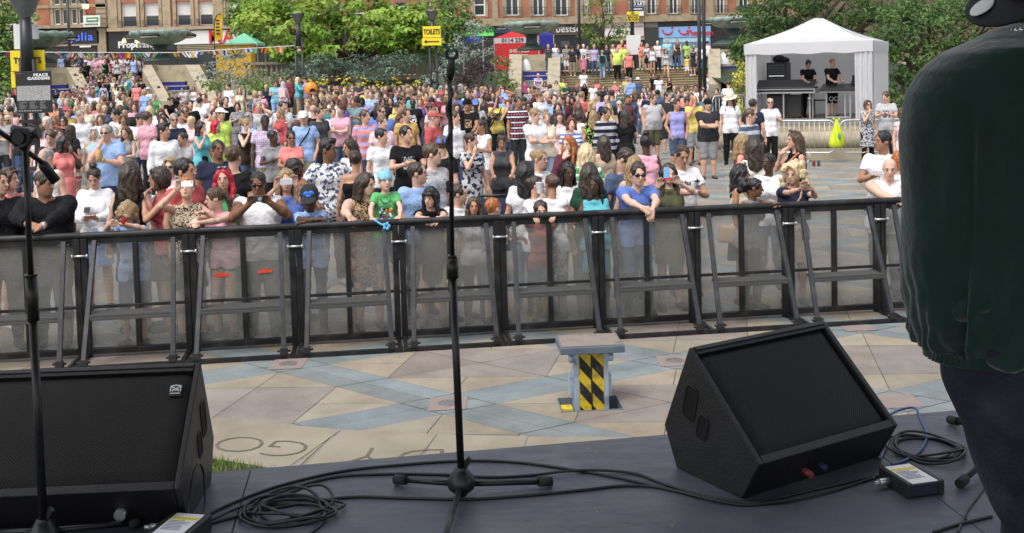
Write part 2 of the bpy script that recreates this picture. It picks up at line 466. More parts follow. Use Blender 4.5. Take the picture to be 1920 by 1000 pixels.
def body_prims(K, sex, fine):
 f = sex == 'f'; kid = sex == 'k'; b = sex == 'b'
 P, d, Ch, N = K['P'], K['d'], K['Ch'], K['N']
 X = Vector((1, 0, 0)); g = {'f': -.012, 'm': 0, 'k': -.012, 'b': .035}[sex]
 o = []
 wst = P + d * .17
 o.append(C(P - X * .064, P + X * .064, .104 + g * 1.1 + (.012 if f else 0), tag='pelvis', k=.04))
 o.append(C(wst - X * (.055 if f else .07) - d * .03, wst + X * (.055 if f else .07) - d * .03, .098 + g * 1.3 - (.010 if f else 0), tag='torso', k=.05))
 o.append(C(Ch - X * .078, Ch + X * .078, .106 + g, tag='torso', k=.05))
 for s in (1, -1):
  o.append(C(wst + X * .06 * s, Ch + X * .08 * s, .086 + g, .095 + g, tag='torso', k=.04))
  o.append(C(N - d * .06 + X * .03 * s, K['S'][s] - X * .03 * s, .052, .052 + g * .3, tag='torso', k=.045))
  if f: o.append(E(Ch + X * .075 * s + Vector((0, -.085, -.035)), (.066, .062, .066), k=.04, tag='torso'))
 if b: o.append(E(P + d * .16 + Vector((0, -.06, 0)), (.17, .15, .17), k=.08, tag='torso'))
 t = {'f': .78, 'm': .95, 'k': .8, 'b': 1.2}[sex]
 for s, nm in ((1, 'L'), (-1, 'R')):
  S, El, Wr, hd = K['S'][s], K['E'][s], K['W'][s], K['hd'][s]
  o.append(C(S, S + (El - S) * .4, .058 * t, .052 * t, tag='uarm' + nm, k=.035))
  o.append(C(S + (El - S) * .35, El, .05 * t, .04 * t, tag='uarm' + nm, k=.02))
  o.append(C(El, El + (Wr - El) * .35, .039 * t, .041 * t, tag='farm' + nm, k=.02))
  o.append(C(El + (Wr - El) * .3, Wr, .041 * t, .026 * t, tag='farm' + nm, k=.02))
  fd = (Wr - El).normalized()
  pn = hd.cross(Vector((s, 0, 0)))
  if pn.length < .2: pn = hd.cross(Vector((0, 1, 0)))
  pn.normalize(); sd = pn.cross(hd).normalized()
  if sd.dot(Vector((-s, 0, 0))) < 0 and abs(hd.z) > .5: sd = -sd
  pc = Wr + hd * .045
  if fine:
   o.append(C(Wr + sd * .012 + hd * .01, pc + sd * .02 + hd * .02, .021, .016, tag='hand', k=.012))
   o.append(C(Wr - sd * .012 + hd * .01, pc - sd * .02 + hd * .02, .021, .016, tag='hand', k=.012))
   curl = pn * (.018 if pn.dot(Vector((0, 0, -1))) > 0 else -.018)
   for q, (off, ln) in enumerate(((.030, .062), (.010, .072), (-.011, .067), (-.031, .050))):
    a0 = pc + sd * off + hd * .02
    a1 = a0 + hd * ln * .5 + curl * .35
    a2 = a1 + hd * ln * .42 + curl * (1.0 + .15 * q)
    o.append(C(a0, a1, .0105, .0098, tag='hand', k=.003)); o.append(C(a1, a2, .0098, .0085, tag='hand', k=.003))
   th = Wr + hd * .025 + sd * .025
   t1 = th + hd * .032 + sd * .028 + curl * .4
   o.append(C(th, t1, .014, .012, tag='hand', k=.01)); o.append(C(t1, t1 + hd * .03 + sd * .004 + curl * .6, .0115, .009, tag='hand', k=.004))
  else:
   o.append(E(pc, (.034, .034, .05), k=.015, tag='hand'))
   o.append(C(pc + hd * .03, pc + hd * .10, .027, .016, tag='hand', k=.01))
   o.append(C(Wr + hd * .03, Wr + hd * .06 + sd * .045, .014, .011, tag='hand', k=.008))
 t = {'f': 1.0, 'm': 1.0, 'k': .85, 'b': 1.2}[sex]
 for s in (1, -1):
  hip, kn, an = K['L'][s]
  o.append(C(hip, kn, .088 * t, .056 * t, tag='thigh', k=.04))
  o.append(C(kn, kn + (an - kn) * .35, .054 * t, .056 * t, tag='shin', k=.02))
  o.append(C(kn + (an - kn) * .3, an, .055 * t, .036 * t, tag='shin', k=.02))
  fz = an.z - .05
  o.append(C((an.x, an.y + .02, fz), (an.x + s * .02, an.y - .17, fz - .01), .04, .032, tag='foot', k=.02))
 HM = K['HM']; H = K['H']; hs = K['hs'] * (.96 if f else 1.0)
 def hp(x, y, z): return H + HM @ Vector((x * hs, y * hs, z * hs))
 o.append(C(N - d * .04, hp(0, .02, -.06), (.05 if f else .058) * (.9 if kid else 1) * (1.2 if b else 1), .05 if f else .055, tag='neck', k=.03))
 def he(c, r, **kw): return E(hp(*c), tuple(x * hs for x in r), M=HM, tag='head', **kw)
 o.append(he((0, .012, .03), (.076, .095, .09), k=.02))
 o.append(he((0, -.028, -.04), (.062, .066, .078), k=.035))
 o.append(he((0, -.062, -.098), (.026, .026, .02), k=.03))
 if fine:
  for s in (1, -1):
   o.append(Prim('e', hp(s * .033, -.112, .006), None, (.018 * hs, .024 * hs, .012 * hs), None, HM, .012, (), True, 'head'))
  o.append(C(hp(-.03, -.078, .027), hp(.03, -.078, .027), .012 * hs, tag='head', k=.012))
  o.append(C(hp(0, -.088, .008), hp(0, -.113, -.026), .009 * hs, .0135 * hs, tag='head', k=.012))
  o.append(C(hp(-.018, -.09, -.062), hp(.018, -.09, -.062), .008 * hs, tag='head', k=.008))
 else:
  o.append(C(hp(0, -.085, .01), hp(0, -.115, -.028), .012 * hs, .016 * hs, tag='head', k=.012))
 for s in (1, -1):
  o.append(he((s * .076, .012, -.008), (.012, .022, .032), k=.008))
 return o
def face_attr(K, verts, sex):
 HM = np.array(K['HM']); H = np.array(K['H']); hs = K['hs'] * (.96 if sex == 'f' else 1.0)
 q = (verts - H) @ HM / hs
 x, y, z = np.abs(q[:, 0]), q[:, 1], q[:, 2]
 fr = (y < -.05)
 def blob(dx, dz): return np.clip(1.4 - np.sqrt(dx * dx + dz * dz) * 1.0, 0, 1)
 eye = blob((x - .032) / .014, (z - .005) / .007) * fr
 brow = blob((x - .033) / .018, (z - .030 + (x - .033) * .15) / .005) * fr * .8
 lip = blob(x / .022, (z + .062) / .008) * fr
 return np.stack([np.maximum(eye, brow), lip], 1)
def hair_prims(st):
 sk = lambda g, z0=0, **kw: E((0, .014, .032 + z0), (.076 + g, .097 + g, .09 + g), **kw)
 face = [Prim('e', (0, -.11, -.022), None, (.071, .082, .122), None, None, .012, (), True, '')]
 low = lambda z, y=0.0: Prim('e', (0, -.06 + y, z), None, (.2, .1, .1), None, None, .01, (), True, '')
 o = []
 if st in ('short', 'shortm'):
  o = [sk(.009), E((0, .025, .055), (.079, .097, .08), k=.02)] + face + [C((-.2, 0, -.12), (.2, 0, -.12), .1, sub=True, k=.02), C((-.2, -.13, -.06), (.2, -.13, -.06), .1, sub=True, k=.01)]
 elif st == 'quiff':
  o = [sk(.008), E((0, .02, .065), (.078, .098, .08), k=.02)] + face + [C((-.035, -.055, .115), (.035, -.055, .118), .026, k=.03)] + [C((-.2, 0, -.11), (.2, 0, -.11), .1, sub=True, k=.02)]
 elif st == 'buzz':
  o = [sk(.006)] + face + [C((-.2, 0, -.11), (.2, 0, -.11), .1, sub=True, k=.01)]
 elif st == 'ring':
  o = [sk(.008), C((-.2, -.01, -.1), (.2, -.01, -.1), .07, sub=True, k=.01), Prim('e', (0, -.045, .11), None, (.064, .105, .085), None, None, .01, (), True, '')] + face
 elif st == 'receding':
  o = [sk(.010), C((-.2, 0, -.11), (.2, 0, -.11), .1, sub=True, k=.01), Prim('e', (0, -.10, .06), None, (.066, .065, .10), None, None, .01, (), True, '')] + face
 elif st == 'afro':
  o = [E((0, .03, .055), (.125, .13, .12))] + [E((.09 * cos(i), .03 + .09 * sin(i), .06 + .03 * sin(2.3 * i)), (.05, .05, .06), k=.02) for i in (0, .8, 1.6, 2.4, 3.1)] + face
 elif st in ('long', 'longfront', 'hijab', 'headscarf'):
  fr = st != 'long'
  o = [sk(.016), C((-.03, .07, .0), (-.05, .10, -.26), .07, .05, k=.03), C((.03, .07, .0), (.05, .10, -.26), .07, .05, k=.03), C((0, .08, 0), (0, .115, -.3), .065, .04, k=.03),
    C((-.082, .0, .03), (-.10, .02, -.16), .03, .036, k=.02), C((.082, .0, .03), (.10, .02, -.16), .03, .036, k=.02)]
  if fr: o += [C((-.095, -.01, -.08), (-.105, -.075, -.3), .03, .022, k=.02), C((.095, -.01, -.08), (.105, -.075, -.3), .03, .022, k=.02)]
  if st == 'hijab': o += [E((0, -.02, -.17), (.11, .1, .1), k=.03)]
  o += face
 elif st == 'bob':
  o = [sk(.018), E((0, .045, -.02), (.10, .085, .11), k=.03), C((-.085, -.01, .03), (-.09, -.01, -.1), .028, .03, k=.02), C((.085, -.01, .03), (.09, -.01, -.1), .028, .03, k=.02), C((-.04, -.078, .095), (.05, -.075, .09), .018, k=.02)] + face
 elif st == 'fringe':
  o = [sk(.018), E((0, .05, -.03), (.10, .08, .13), k=.03), C((-.085, -.01, .03), (-.10, -.03, -.2), .03, .03, k=.02), C((.085, -.01, .03), (.10, -.03, -.2), .03, .03, k=.02)] + face + [C((-.05, -.086, .062), (.05, -.086, .062), .021, k=.015)]
 elif st in ('pony', 'highpony'):
  z = .03 if st == 'pony' else .09
  o = [sk(.009)] + face + [C((-.2, 0, -.13), (.2, 0, -.13), .1, sub=True, k=.02), E((0, .11, z), (.03, .035, .03), k=.02), C((0, .13, z), (0, .165, z - .09), .034, .036, k=.02), C((0, .165, z - .09), (0, .135, z - .25), .036, .014, k=.02)]
 elif st in ('bun', 'topbun'):
  c = (0, .105, .05) if st == 'bun' else (0, .05, .145)
  o = [sk(.009)] + face + [C((-.2, 0, -.13), (.2, 0, -.13), .1, sub=True, k=.02), E(c, (.048, .045, .045), k=.015)]
 elif st == 'puff':
  o = [sk(.010)] + face + [C((-.2, 0, -.13), (.2, 0, -.13), .1, sub=True, k=.02), E((0, .155, .015), (.085, .08, .1), k=.02)] + [E((.06 * cos(i), .17 + .04 * sin(i * 1.7), .01 + .08 * sin(i)), (.04, .045, .045), k=.015) for i in range(6)]
 elif st == 'curly':
  rr = random.Random(4)
  o = [sk(.025)]
  for i in range(70):
   a = rr.uniform(0, 2 * pi); z = rr.uniform(-.22, .12)
   rad = .112 if z > -.05 else .125
   if z > .06: rad = .085
   if sin(a) < -.45 and z < .055: continue
   o.append(E((rad * cos(a) + rr.uniform(-.01, .01), .02 + rad * sin(a), z), (.03, .03, .034), k=.008))
  o += face
 elif st in ('braids', 'cornpony'):
  rr = random.Random(7)
  o = [sk(.010)] + face + [C((-.2, 0, -.14), (.2, 0, -.14), .1, sub=True, k=.02)]
  if st == 'braids':
   for i in range(26):
    a = rr.uniform(-.5, pi + .5); x = .082 * cos(a); y = .02 + .085 * sin(a)
    o.append(C((x, y, .03), (x * 1.25, y * 1.1 + (.03 if y > 0 else -.01), -.2 - rr.uniform(0, .12)), .014, .011, k=.004))
  else:
   for i in range(9): o.append(C((rr.uniform(-.03, .03), .1, .02), (rr.uniform(-.04, .04), .13, -.17 - rr.uniform(0, .06)), .014, .009, k=.004))
 elif st == 'bald': return None
 elif st == 'peak':      # baseball cap: crown and peak
  o = [sk(.018, clip=[((0, 0, .03), (0, 0, -1))]), E((0, -.125, .042), (.072, .085, .012), M=rotm(0, 12), k=.012)]
 elif st == 'peakback':
  o = [sk(.018, clip=[((0, 0, .03), (0, .25, -1))]), E((0, .125, .03), (.07, .075, .012), M=rotm(0, -12), k=.012)]
 elif st == 'brimhat':
  o = [E((0, .01, .09), (.092, .108, .085), clip=[((0, 0, .05), (0, 0, -1))]), E((0, .005, .055), (.19, .2, .014), k=.012)]
 elif st == 'bucket':
  o = [E((0, .01, .09), (.093, .11, .08), clip=[((0, 0, .04), (0, 0, -1))]), C((0, .01, .05), (0, .01, .055), .115, .1, k=.02, clip=[((0, 0, .028), (0, 0, -1)), ((0, 0, .07), (0, 0, 1))])]
 elif st == 'beanie':
  o = [sk(.016, z0=.01, clip=[((0, 0, .0), (0, -.35, -1))])]
 elif st == 'headphones':
  o = [C((-.098, .01, -.005), (-.085, .01, -.005), .034), C((.098, .01, -.005), (.085, .01, -.005), .034)] + [C((.1 * cos(a), .01, .01 + .125 * sin(a)), (.1 * cos(a + .32), .01, .01 + .125 * sin(a + .32)), .011) for a in [i * pi / 10 for i in range(10)]]
 return o
HNOISE = lambda P: (.0045 * np.sin(P[0] * 230 + 3 * np.sin(P[2] * 25)) * np.cos(P[1] * 210 + 2 * np.sin(P[2] * 30)) + .006 * np.sin(P[0] * 61 + 2 * np.sin(P[2] * 19) + P[1] * 30) * np.sin(P[1] * 53 + P[2] * 24)).astype(np.float32)
_hair = {}
def hair_mesh(st, fine):
 k = (st, fine)
 if k not in _hair:
  pr = hair_prims(st)
  hat = st in ('peak', 'peakback', 'brimhat', 'bucket', 'beanie', 'headphones')
  v, q = grow(pr, .006 if fine else .011, None if hat else HNOISE)
  if len(v) == 0: raise RuntimeError('empty hair ' + st)
  _hair[k] = np_mesh(('hat_' if hat else 'hair_') + st, v, q, MAT_SK)
 return _hair[k]
def garment(kind, K, bp, sex):
 P, d, N, Ch = K['P'], K['d'], K['N'], K['Ch']
 f = sex == 'f'
 up = (d.x, d.y, d.z); dn = (-d.x, -d.y, -d.z)
 o = []
 hem = {'tee': -.12, 'polo': -.12, 'shirt': -.15, 'long': -.1, 'jacket': -.1, 'hoodie': -.08, 'tank': -.1, 'strap': -.1, 'dress': None, 'tdress': None, 'bandeau': .0, 'vest': -.12, 'crop': .05, 'sleeveless': -.12}
 g = {'jacket': .026, 'hoodie': .028, 'shirt': .018, 'long': .016}.get(kind, .013)
 if kind in hem:
  nc = {'strap': .535, 'dress': .535, 'tank': .535, 'tdress': .505, 'bandeau': .40, 'crop': .46}.get(kind, .535)
  top = P + d * nc
  sl = {'tee': .55, 'polo': .55, 'tdress': .5, 'shirt': .6, 'vest': .12, 'sleeveless': .12}.get(kind, 0)
  lng = kind in ('long', 'jacket', 'hoodie')
  for q in bp:
   if q.tag == 'torso':
    cl = [(top, up)]
    if hem[kind] is not None: cl.append((P + d * hem[kind], dn))
    o.append(q.grown(g, clip=cl))
   elif q.tag == 'pelvis':
    o.append(q.grown(g + .008, clip=[(P + d * hem[kind], dn)] if hem[kind] is not None else []))
   elif q.tag == 'thigh' and hem[kind] is not None and hem[kind] <= -.08 and abs(d.z) > .9:
    o.append(q.grown(.036, k=.03, clip=[(P + d * hem[kind], dn)]))
   elif q.tag[:4] == 'uarm' and (sl or lng):
    s = 1 if q.tag[4] == 'L' else -1
    S, El = K['S'][s], K['E'][s]; ax = (El - S).normalized()
    o.append(q.grown(g + .001, clip=[] if lng else [(S + (El - S) * sl, ax)]))
   elif q.tag[:4] == 'farm' and lng:
    s = 1 if q.tag[4] == 'L' else -1
    El, Wr = K['E'][s], K['W'][s]; ax = (Wr - El).normalized()
    o.append(q.grown(g + .004, clip=[(El + (Wr - El) * .93, ax)]))
  if hem[kind] is not None and hem[kind] <= -.08:
   w = .072 if sex != 'b' else .1
   o.append(C(P - Vector((w, 0, 0)) + d * .0, P + Vector((w, 0, 0)) + d * .0, .107 + (.035 if sex == 'b' else 0) + g * .6, k=.03, clip=[(P + d * hem[kind], dn)]))
  if kind in ('dress', 'tdress'):
   zt = P.z
   o.append(C((P.x, P.y, P.z - .02), (P.x, P.y, max(.25, P.z - .42)), .155, .20, k=.06, clip=[((0, 0, max(.3, P.z - .4)), (0, 0, -1))]))
  if kind == 'hoodie':
   o.append(C(N + Vector((-.06, .075, -.02)), N + Vector((.06, .075, -.02)), .05, k=.03))
  if kind == 'polo' or kind == 'shirt' or kind == 'jacket':
   o.append(C(N + Vector((0, .0, -.03)), N + Vector((0, -.004, .012)), .077, .07, k=.015, clip=[(N + Vector((0, 0, .016)), (0, -.35, 1))]))
 else:
  cut = {'jeans': .96, 'trousers': .97, 'shorts': .0, 'leggings': .9, 'skirt': None, 'longskirt': None, 'hotpants': None}[kind]
  gg = {'jeans': .014, 'trousers': .022, 'shorts': .03, 'leggings': .007}.get(kind, .012)
  ck = {'hotpants': .3, 'shorts': 1.0}.get(kind)
  for q in bp:
   if q.tag == 'pelvis': o.append(q.grown(.011))
   elif q.tag == 'thigh':
    cl = []
    if kind in ('skirt', 'longskirt'): continue
    a, b = Vector(q.a), Vector(q.b)
    if kind == 'hotpants': cl = [(a + (b - a) * .35, (b - a).normalized())]
    o.append(q.grown(gg, clip=cl))
   elif q.tag == 'shin':
    if kind in ('jeans', 'trousers', 'leggings'): o.append(q.grown(gg, clip=[((0, 0, .075), (0, 0, -1))] if kind != 'leggings' else [((0, 0, .16), (0, 0, -1))]))
  if kind in ('skirt', 'longskirt'):
   zb = P.z - (.42 if kind == 'skirt' else .78)
   o.append(C((P.x, P.y, P.z), (P.x, P.y, zb), .14, .19, k=.05, clip=[((0, 0, zb + .03), (0, 0, -1))]))
  if kind in ('tank', 'strap', 'dress', 'crop', 'sleeveless', 'vest'):
   wide = kind in ('strap', 'dress', 'crop')
   for s in (1, -1):
    rr = {'sleeveless': .075, 'vest': .078}.get(kind, .092)
    o.append(E(K['S'][s] + Vector((s * .02, 0, -.02)), (rr, rr * 1.5, rr * 1.15), sub=True, k=.006))
   r2 = .088 if wide else .066
   o.append(E(N + Vector((0, -.075, -.02)) - d * (.05 if wide else .02), (r2, .1, r2 * 1.35), sub=True, k=.006))
   o.append(E(N + Vector((0, .075, -.0)) - d * (.05 if wide else .0), (r2, .1, r2 * (1.5 if wide else 1)), sub=True, k=.006))
  elif kind in ('tee', 'tdress'):
   o.append(E(N + Vector((0, -.07, .0)), (.07, .06, .055), sub=True, k=.006))
 return o
def cloth_noise(P):
 a = np.sin(P[2] * 36 + P[0] * 22 * np.sign(P[0]) + 4 * np.sin(P[0] * 8 + P[1] * 6 + P[2] * 5))
 b = np.sin(P[0] * 19 + P[1] * 16 + 2.2 * np.sin(P[2] * 10))
 return (.0062 * a * (.35 + .65 * b) + .0035 * b).astype(np.float32)
PAL = {  # everyday colour names -> sRGB
 'white': 'e6e6ea', 'offwhite': 'dcd6c6', 'cream': 'd8ccb0', 'grey': '8a8a8e', 'lgrey': 'b4b4b8', 'dgrey': '46474c', 'charcoal': '303136', 'black': '17171b',
 'navy': '1d2440', 'blue': '2f62c4', 'lblue': '7fa6de', 'sky': '6fc0de', 'denim': '3f5578', 'ldenim': '7f97b8', 'teal': '2b8a94', 'turquoise': '38b4c4',
 'green': '2f9a52', 'bgreen': '3fae5a', 'dgreen': '1f4a38', 'lime': '9fd030', 'olive': '5a5a3c', 'khaki': '8f8768', 'beige': 'c4b090', 'tan': 'b08a5c', 'brown': '5a3a28', 'dbrown': '33231c',
 'yellow': 'dcc23a', 'gold': 'c8982c', 'orange': 'e07a30', 'coral': 'e0605a', 'red': 'b8242c', 'dred': '7a1c28', 'maroon': '5c1c30', 'pink': 'e09ab0', 'lpink': 'e6c4c8', 'hotpink': 'd8408c', 'purple': '543c8c', 'lilac': 'a89ac8', 'lavender': '8f8ed8', 'hiyel': 'c6e830', 'hiorange': 'f06038',
}
CNAME = {'offwhite': 'off-white', 'lgrey': 'light grey', 'dgrey': 'dark grey', 'lblue': 'pale blue', 'sky': 'sky blue', 'ldenim': 'light denim', 'bgreen': 'bright green', 'dgreen': 'dark green', 'dbrown': 'dark brown', 'dred': 'deep red', 'lpink': 'pale pink', 'hotpink': 'hot pink', 'hiyel': 'fluorescent yellow', 'hiorange': 'fluorescent orange', 'lime': 'lime green', 'gold': 'mustard yellow', 'sandy': 'sandy'}
SKIN = {'p': (.66, .43, .335), 'w': (.58, .355, .265), 't': (.47, .265, .175), 'o': (.36, .19, .12), 'b': (.20, .098, .058), 'd': (.085, .045, .03)}
HAIR = {'black': (.016, .014, .014), 'dark': (.042, .028, .02), 'brown': (.085, .05, .03), 'light brown': (.15, .095, .055), 'blond': (.42, .29, .14), 'sandy': (.3, .2, .1), 'fair': (.62, .5, .3), 'grey': (.3, .29, .28), 'white': (.72, .71, .69), 'ginger': (.36, .12, .035), 'auburn': (.13, .035, .022), 'bright red': (.5, .012, .04), 'pale lilac': (.5, .42, .5)}
def mat_skin(tone):
 k = ('skin', tone)
 if k in _mc: return _mc[k]
 c = SKIN[tone]
 m = bpy.data.materials.new('skin'); m.use_nodes = True
 nt = m.node_tree; N = nt.nodes; L = nt.links; b = N['Principled BSDF']
 b.inputs['Roughness'].default_value = .55
 b.inputs['Specular IOR Level'].default_value = .35
 tc = N.new('ShaderNodeTexCoord'); no = N.new('ShaderNodeTexNoise'); no.inputs['Scale'].default_value = 7; no.inputs['Detail'].default_value = 5
 L.new(tc.outputs['Object'], no.inputs['Vector'])
 m1 = N.new('ShaderNodeMix'); m1.data_type = 'RGBA'
 m1.inputs[6].default_value = (c[0] * .85, c[1] * .78, c[2] * .76, 1); m1.inputs[7].default_value = (min(1, c[0] * 1.12), c[1] * 1.14, c[2] * 1.14, 1)
 L.new(no.outputs['Fac'], m1.inputs[0])
 at = N.new('ShaderNodeAttribute'); at.attribute_name = 'feat'
 sp = N.new('ShaderNodeSeparateColor'); L.new(at.outputs['Color'], sp.inputs[0])
 m2 = N.new('ShaderNodeMix'); m2.data_type = 'RGBA'; L.new(sp.outputs[0], m2.inputs[0]); L.new(m1.outputs[2], m2.inputs[6])
 m2.inputs[7].default_value = (.03, .02, .016, 1)
 m3 = N.new('ShaderNodeMix'); m3.data_type = 'RGBA'; L.new(sp.outputs[1], m3.inputs[0]); L.new(m2.outputs[2], m3.inputs[6])
 m3.inputs[7].default_value = (c[0] * .72, c[1] * .42, c[2] * .45, 1)
 L.new(m3.outputs[2], b.inputs['Base Color'])
 _mc[k] = m
 return m
MAT_SK = mat_skin('w')
def mat_hair(col):
 k = ('hair', col)
 if k in _mc: return _mc[k]
 c = HAIR[col]
 m = bpy.data.materials.new('hair'); m.use_nodes = True
 nt = m.node_tree; N = nt.nodes; L = nt.links; b = N['Principled BSDF']
 b.inputs['Roughness'].default_value = .38; b.inputs['Specular IOR Level'].default_value = .5
 tc = N.new('ShaderNodeTexCoord'); mp = N.new('ShaderNodeMapping'); mp.inputs['Scale'].default_value = (55, 55, 5)
 L.new(tc.outputs['Object'], mp.inputs[0])
 no = N.new('ShaderNodeTexNoise'); no.inputs['Scale'].default_value = 1.6; no.inputs['Detail'].default_value = 3
 L.new(mp.outputs[0], no.inputs['Vector'])
 cr = N.new('ShaderNodeMapRange'); cr.inputs[1].default_value = .3; cr.inputs[2].default_value = .7
 L.new(no.outputs['Fac'], cr.inputs[0])
 m1 = N.new('ShaderNodeMix'); m1.data_type = 'RGBA'
 m1.inputs[6].default_value = (*[x * .45 for x in c], 1); m1.inputs[7].default_value = (*[min(.9, x * 1.45) for x in c], 1)
 L.new(cr.outputs[0], m1.inputs[0]); L.new(m1.outputs[2], b.inputs['Base Color'])
 bp = N.new('ShaderNodeBump'); bp.inputs['Strength'].default_value = .5; bp.inputs['Distance'].default_value = .01
 L.new(no.outputs['Fac'], bp.inputs['Height']); L.new(bp.outputs[0], b.inputs['Normal'])
 _mc[k] = m
 return m
def mat_cloth(col, pat='plain', col2=None):
 k = ('cloth', col, pat, col2)
 if k in _mc: return _mc[k]
 c1 = srgb(PAL[col]); c2 = srgb(PAL[col2 or 'white'])
 m = bpy.data.materials.new('cloth'); m.use_nodes = True
 nt = m.node_tree; N = nt.nodes; L = nt.links; b = N['Principled BSDF']
 b.inputs['Roughness'].default_value = .85; b.inputs['Specular IOR Level'].default_value = .2
 tc = N.new('ShaderNodeTexCoord')
 no = N.new('ShaderNodeTexNoise'); no.inputs['Scale'].default_value = 5; no.inputs['Detail'].default_value = 4
 L.new(tc.outputs['Object'], no.inputs['Vector'])
 def rgb(c):
  n = N.new('ShaderNodeRGB'); n.outputs[0].default_value = (*c, 1); return n.outputs[0]
 def mix(f, a, bb):
  n = N.new('ShaderNodeMix'); n.data_type = 'RGBA'; L.new(f, n.inputs[0]); L.new(a, n.inputs[6]); L.new(bb, n.inputs[7]); return n.outputs[2]
 def step(src, lo, hi):
  n = N.new('ShaderNodeMapRange'); n.inputs[1].default_value = lo; n.inputs[2].default_value = hi; L.new(src, n.inputs[0]); return n.outputs[0]
 def wave(sc, d, dist=0):
  n = N.new('ShaderNodeTexWave'); n.bands_direction = d; n.inputs['Scale'].default_value = sc; n.inputs['Distortion'].default_value = dist; L.new(tc.outputs['Object'], n.inputs['Vector']); return n.outputs['Fac']
 base = rgb(c1)
 if pat == 'stripe': base = mix(step(wave(4.2, 'Z'), .45, .55), base, rgb(c2))
 elif pat == 'wide': base = mix(step(wave(2.2, 'Z'), .5, .58), base, rgb(c2))
 elif pat in ('check', 'plaid'):
  sc = 9 if pat == 'check' else 5
  base = mix(step(wave(sc, 'X'), .55, .7), base, rgb(c2)); base = mix(step(wave(sc, 'Z'), .6, .75), base, rgb(c2))
  if pat == 'plaid': base = mix(step(wave(2.5, 'Z'), .8, .9), base, rgb(srgb(PAL['white'])))
 elif pat in ('leopard', 'floral', 'print', 'camo'):
  sc = {'leopard': 55, 'floral': 26, 'print': 16, 'camo': 9}[pat]
  v = N.new('ShaderNodeTexNoise'); v.inputs['Scale'].default_value = sc; v.inputs['Detail'].default_value = 1.5; L.new(tc.outputs['Object'], v.inputs['Vector'])
  base = mix(step(v.outputs['Fac'], .5, .56), base, rgb(c2))
 elif pat == 'chest':
  v = N.new('ShaderNodeTexNoise'); v.inputs['Scale'].default_value = 30; v.inputs['Detail'].default_value = 2; L.new(tc.outputs['Object'], v.inputs['Vector'])
  sx = N.new('ShaderNodeSeparateXYZ'); L.new(tc.outputs['Object'], sx.inputs[0])
  def band(s, c, w):
   a = N.new('ShaderNodeMath'); a.operation = 'SUBTRACT'; L.new(s, a.inputs[0]); a.inputs[1].default_value = c
   q = N.new('ShaderNodeMath'); q.operation = 'ABSOLUTE'; L.new(a.outputs[0], q.inputs[0])
   return step(q.outputs[0], w, w - .01)
  def mul(a, bb):
   n = N.new('ShaderNodeMath'); n.operation = 'MULTIPLY'; L.new(a, n.inputs[0]); L.new(bb, n.inputs[1]); return n.outputs[0]
  f = mul(mul(band(sx.outputs[0], 0, .1), band(sx.outputs[2], 1.24, .1)), step(v.outputs['Fac'], .47, .53))
  fr = step(sx.outputs[1], -.02, -.05); f = mul(f, fr)
  base = mix(f, base, rgb(c2))
 vr = N.new('ShaderNodeMapRange'); vr.inputs[3].default_value = .8; vr.inputs[4].default_value = 1.12; L.new(no.outputs['Fac'], vr.inputs[0])
 hv = N.new('ShaderNodeHueSaturation'); hv.inputs['Saturation'].default_value = .82; L.new(vr.outputs[0], hv.inputs['Value']); L.new(base, hv.inputs['Color'])
 L.new(hv.outputs[0], b.inputs['Base Color'])
 bn = N.new('ShaderNodeTexNoise'); bn.inputs['Scale'].default_value = 15; bn.inputs['Distortion'].default_value = 1.2; bn.inputs['Detail'].default_value = 3; L.new(tc.outputs['Object'], bn.inputs['Vector'])
 bp = N.new('ShaderNodeBump'); bp.inputs['Strength'].default_value = .8; bp.inputs['Distance'].default_value = .02
 L.new(bn.outputs['Fac'], bp.inputs['Height']); L.new(bp.outputs[0], b.inputs['Normal'])
 _mc[k] = m
 return m
M_LENS = mat('dark_lens', (.01, .01, .012), rough=.08, var=.1, spec=.8)
M_BLACKPL = mat('black_plastic', (.015, .015, .017), rough=.4, var=.2)
M_WHITEPL = mat('white_plastic', (.75, .75, .76), rough=.3, var=.05)
def shades_mesh():
 m = MB()
 for s in (1, -1):
  m.ell((s * .034, -.098, .006), (.029, .008, .02), 14, 8)
  m.bar((s * .062, -.09, .012), (s * .083, .01, .012), .005, .008)
 m.bar((-.014, -.104, .012), (.014, -.104, .012), .006, .006)
 return m.mesh('sunglasses', M_LENS)
_sh = []
def eye_meshes():
 if len(_sh) < 2:
  m = MB(); m.ell((0, 0, 0), (.0135, .008, .0048), 12, 8, 0); m.ell((0, -.0058, .0005), (.0062, .004, .0052), 10, 6, 1); m.tube([(-.0145, .003, .001), (-.006, -.006, .0055), (.006, -.006, .0055), (.0145, .003, .001)], .0022, 5, 1)
  _sh.append(m.mesh('eye', [M_EYE, M_IRIS]))
  m = MB(); m.tube([(-.019, .004, -.002), (-.006, -.002, .003), (.008, -.003, .003), (.02, .006, -.003)], [.0025, .004, .004, .002], 6)
  _sh.append(m.mesh('eyebrow', M_IRIS))
  m = MB(); m.tube([(-.022, .012, 0), (-.008, 0, .003), (0, -.001, .001), (.008, 0, .003), (.022, .012, 0)], [.002, .005, .0045, .005, .002], 6); m.tube([(-.018, .010, -.004), (0, -.002, -.007), (.018, .010, -.004)], [.002, .006, .002], 6)
  _sh.append(m.mesh('lips', M_IRIS))
 return _sh[1:4]
M_EYE = mat('eye_white', (.36, .32, .30), rough=.2, var=.05)
M_IRIS = mat('iris', (.02, .014, .01), rough=.2, var=.1)
SEXW = {'m': 1.76, 'f': 1.65, 'k': 1.2, 'b': 1.8}
_sh.append(shades_mesh())
_bm, _gm = {}, {}
PEOPLE = []
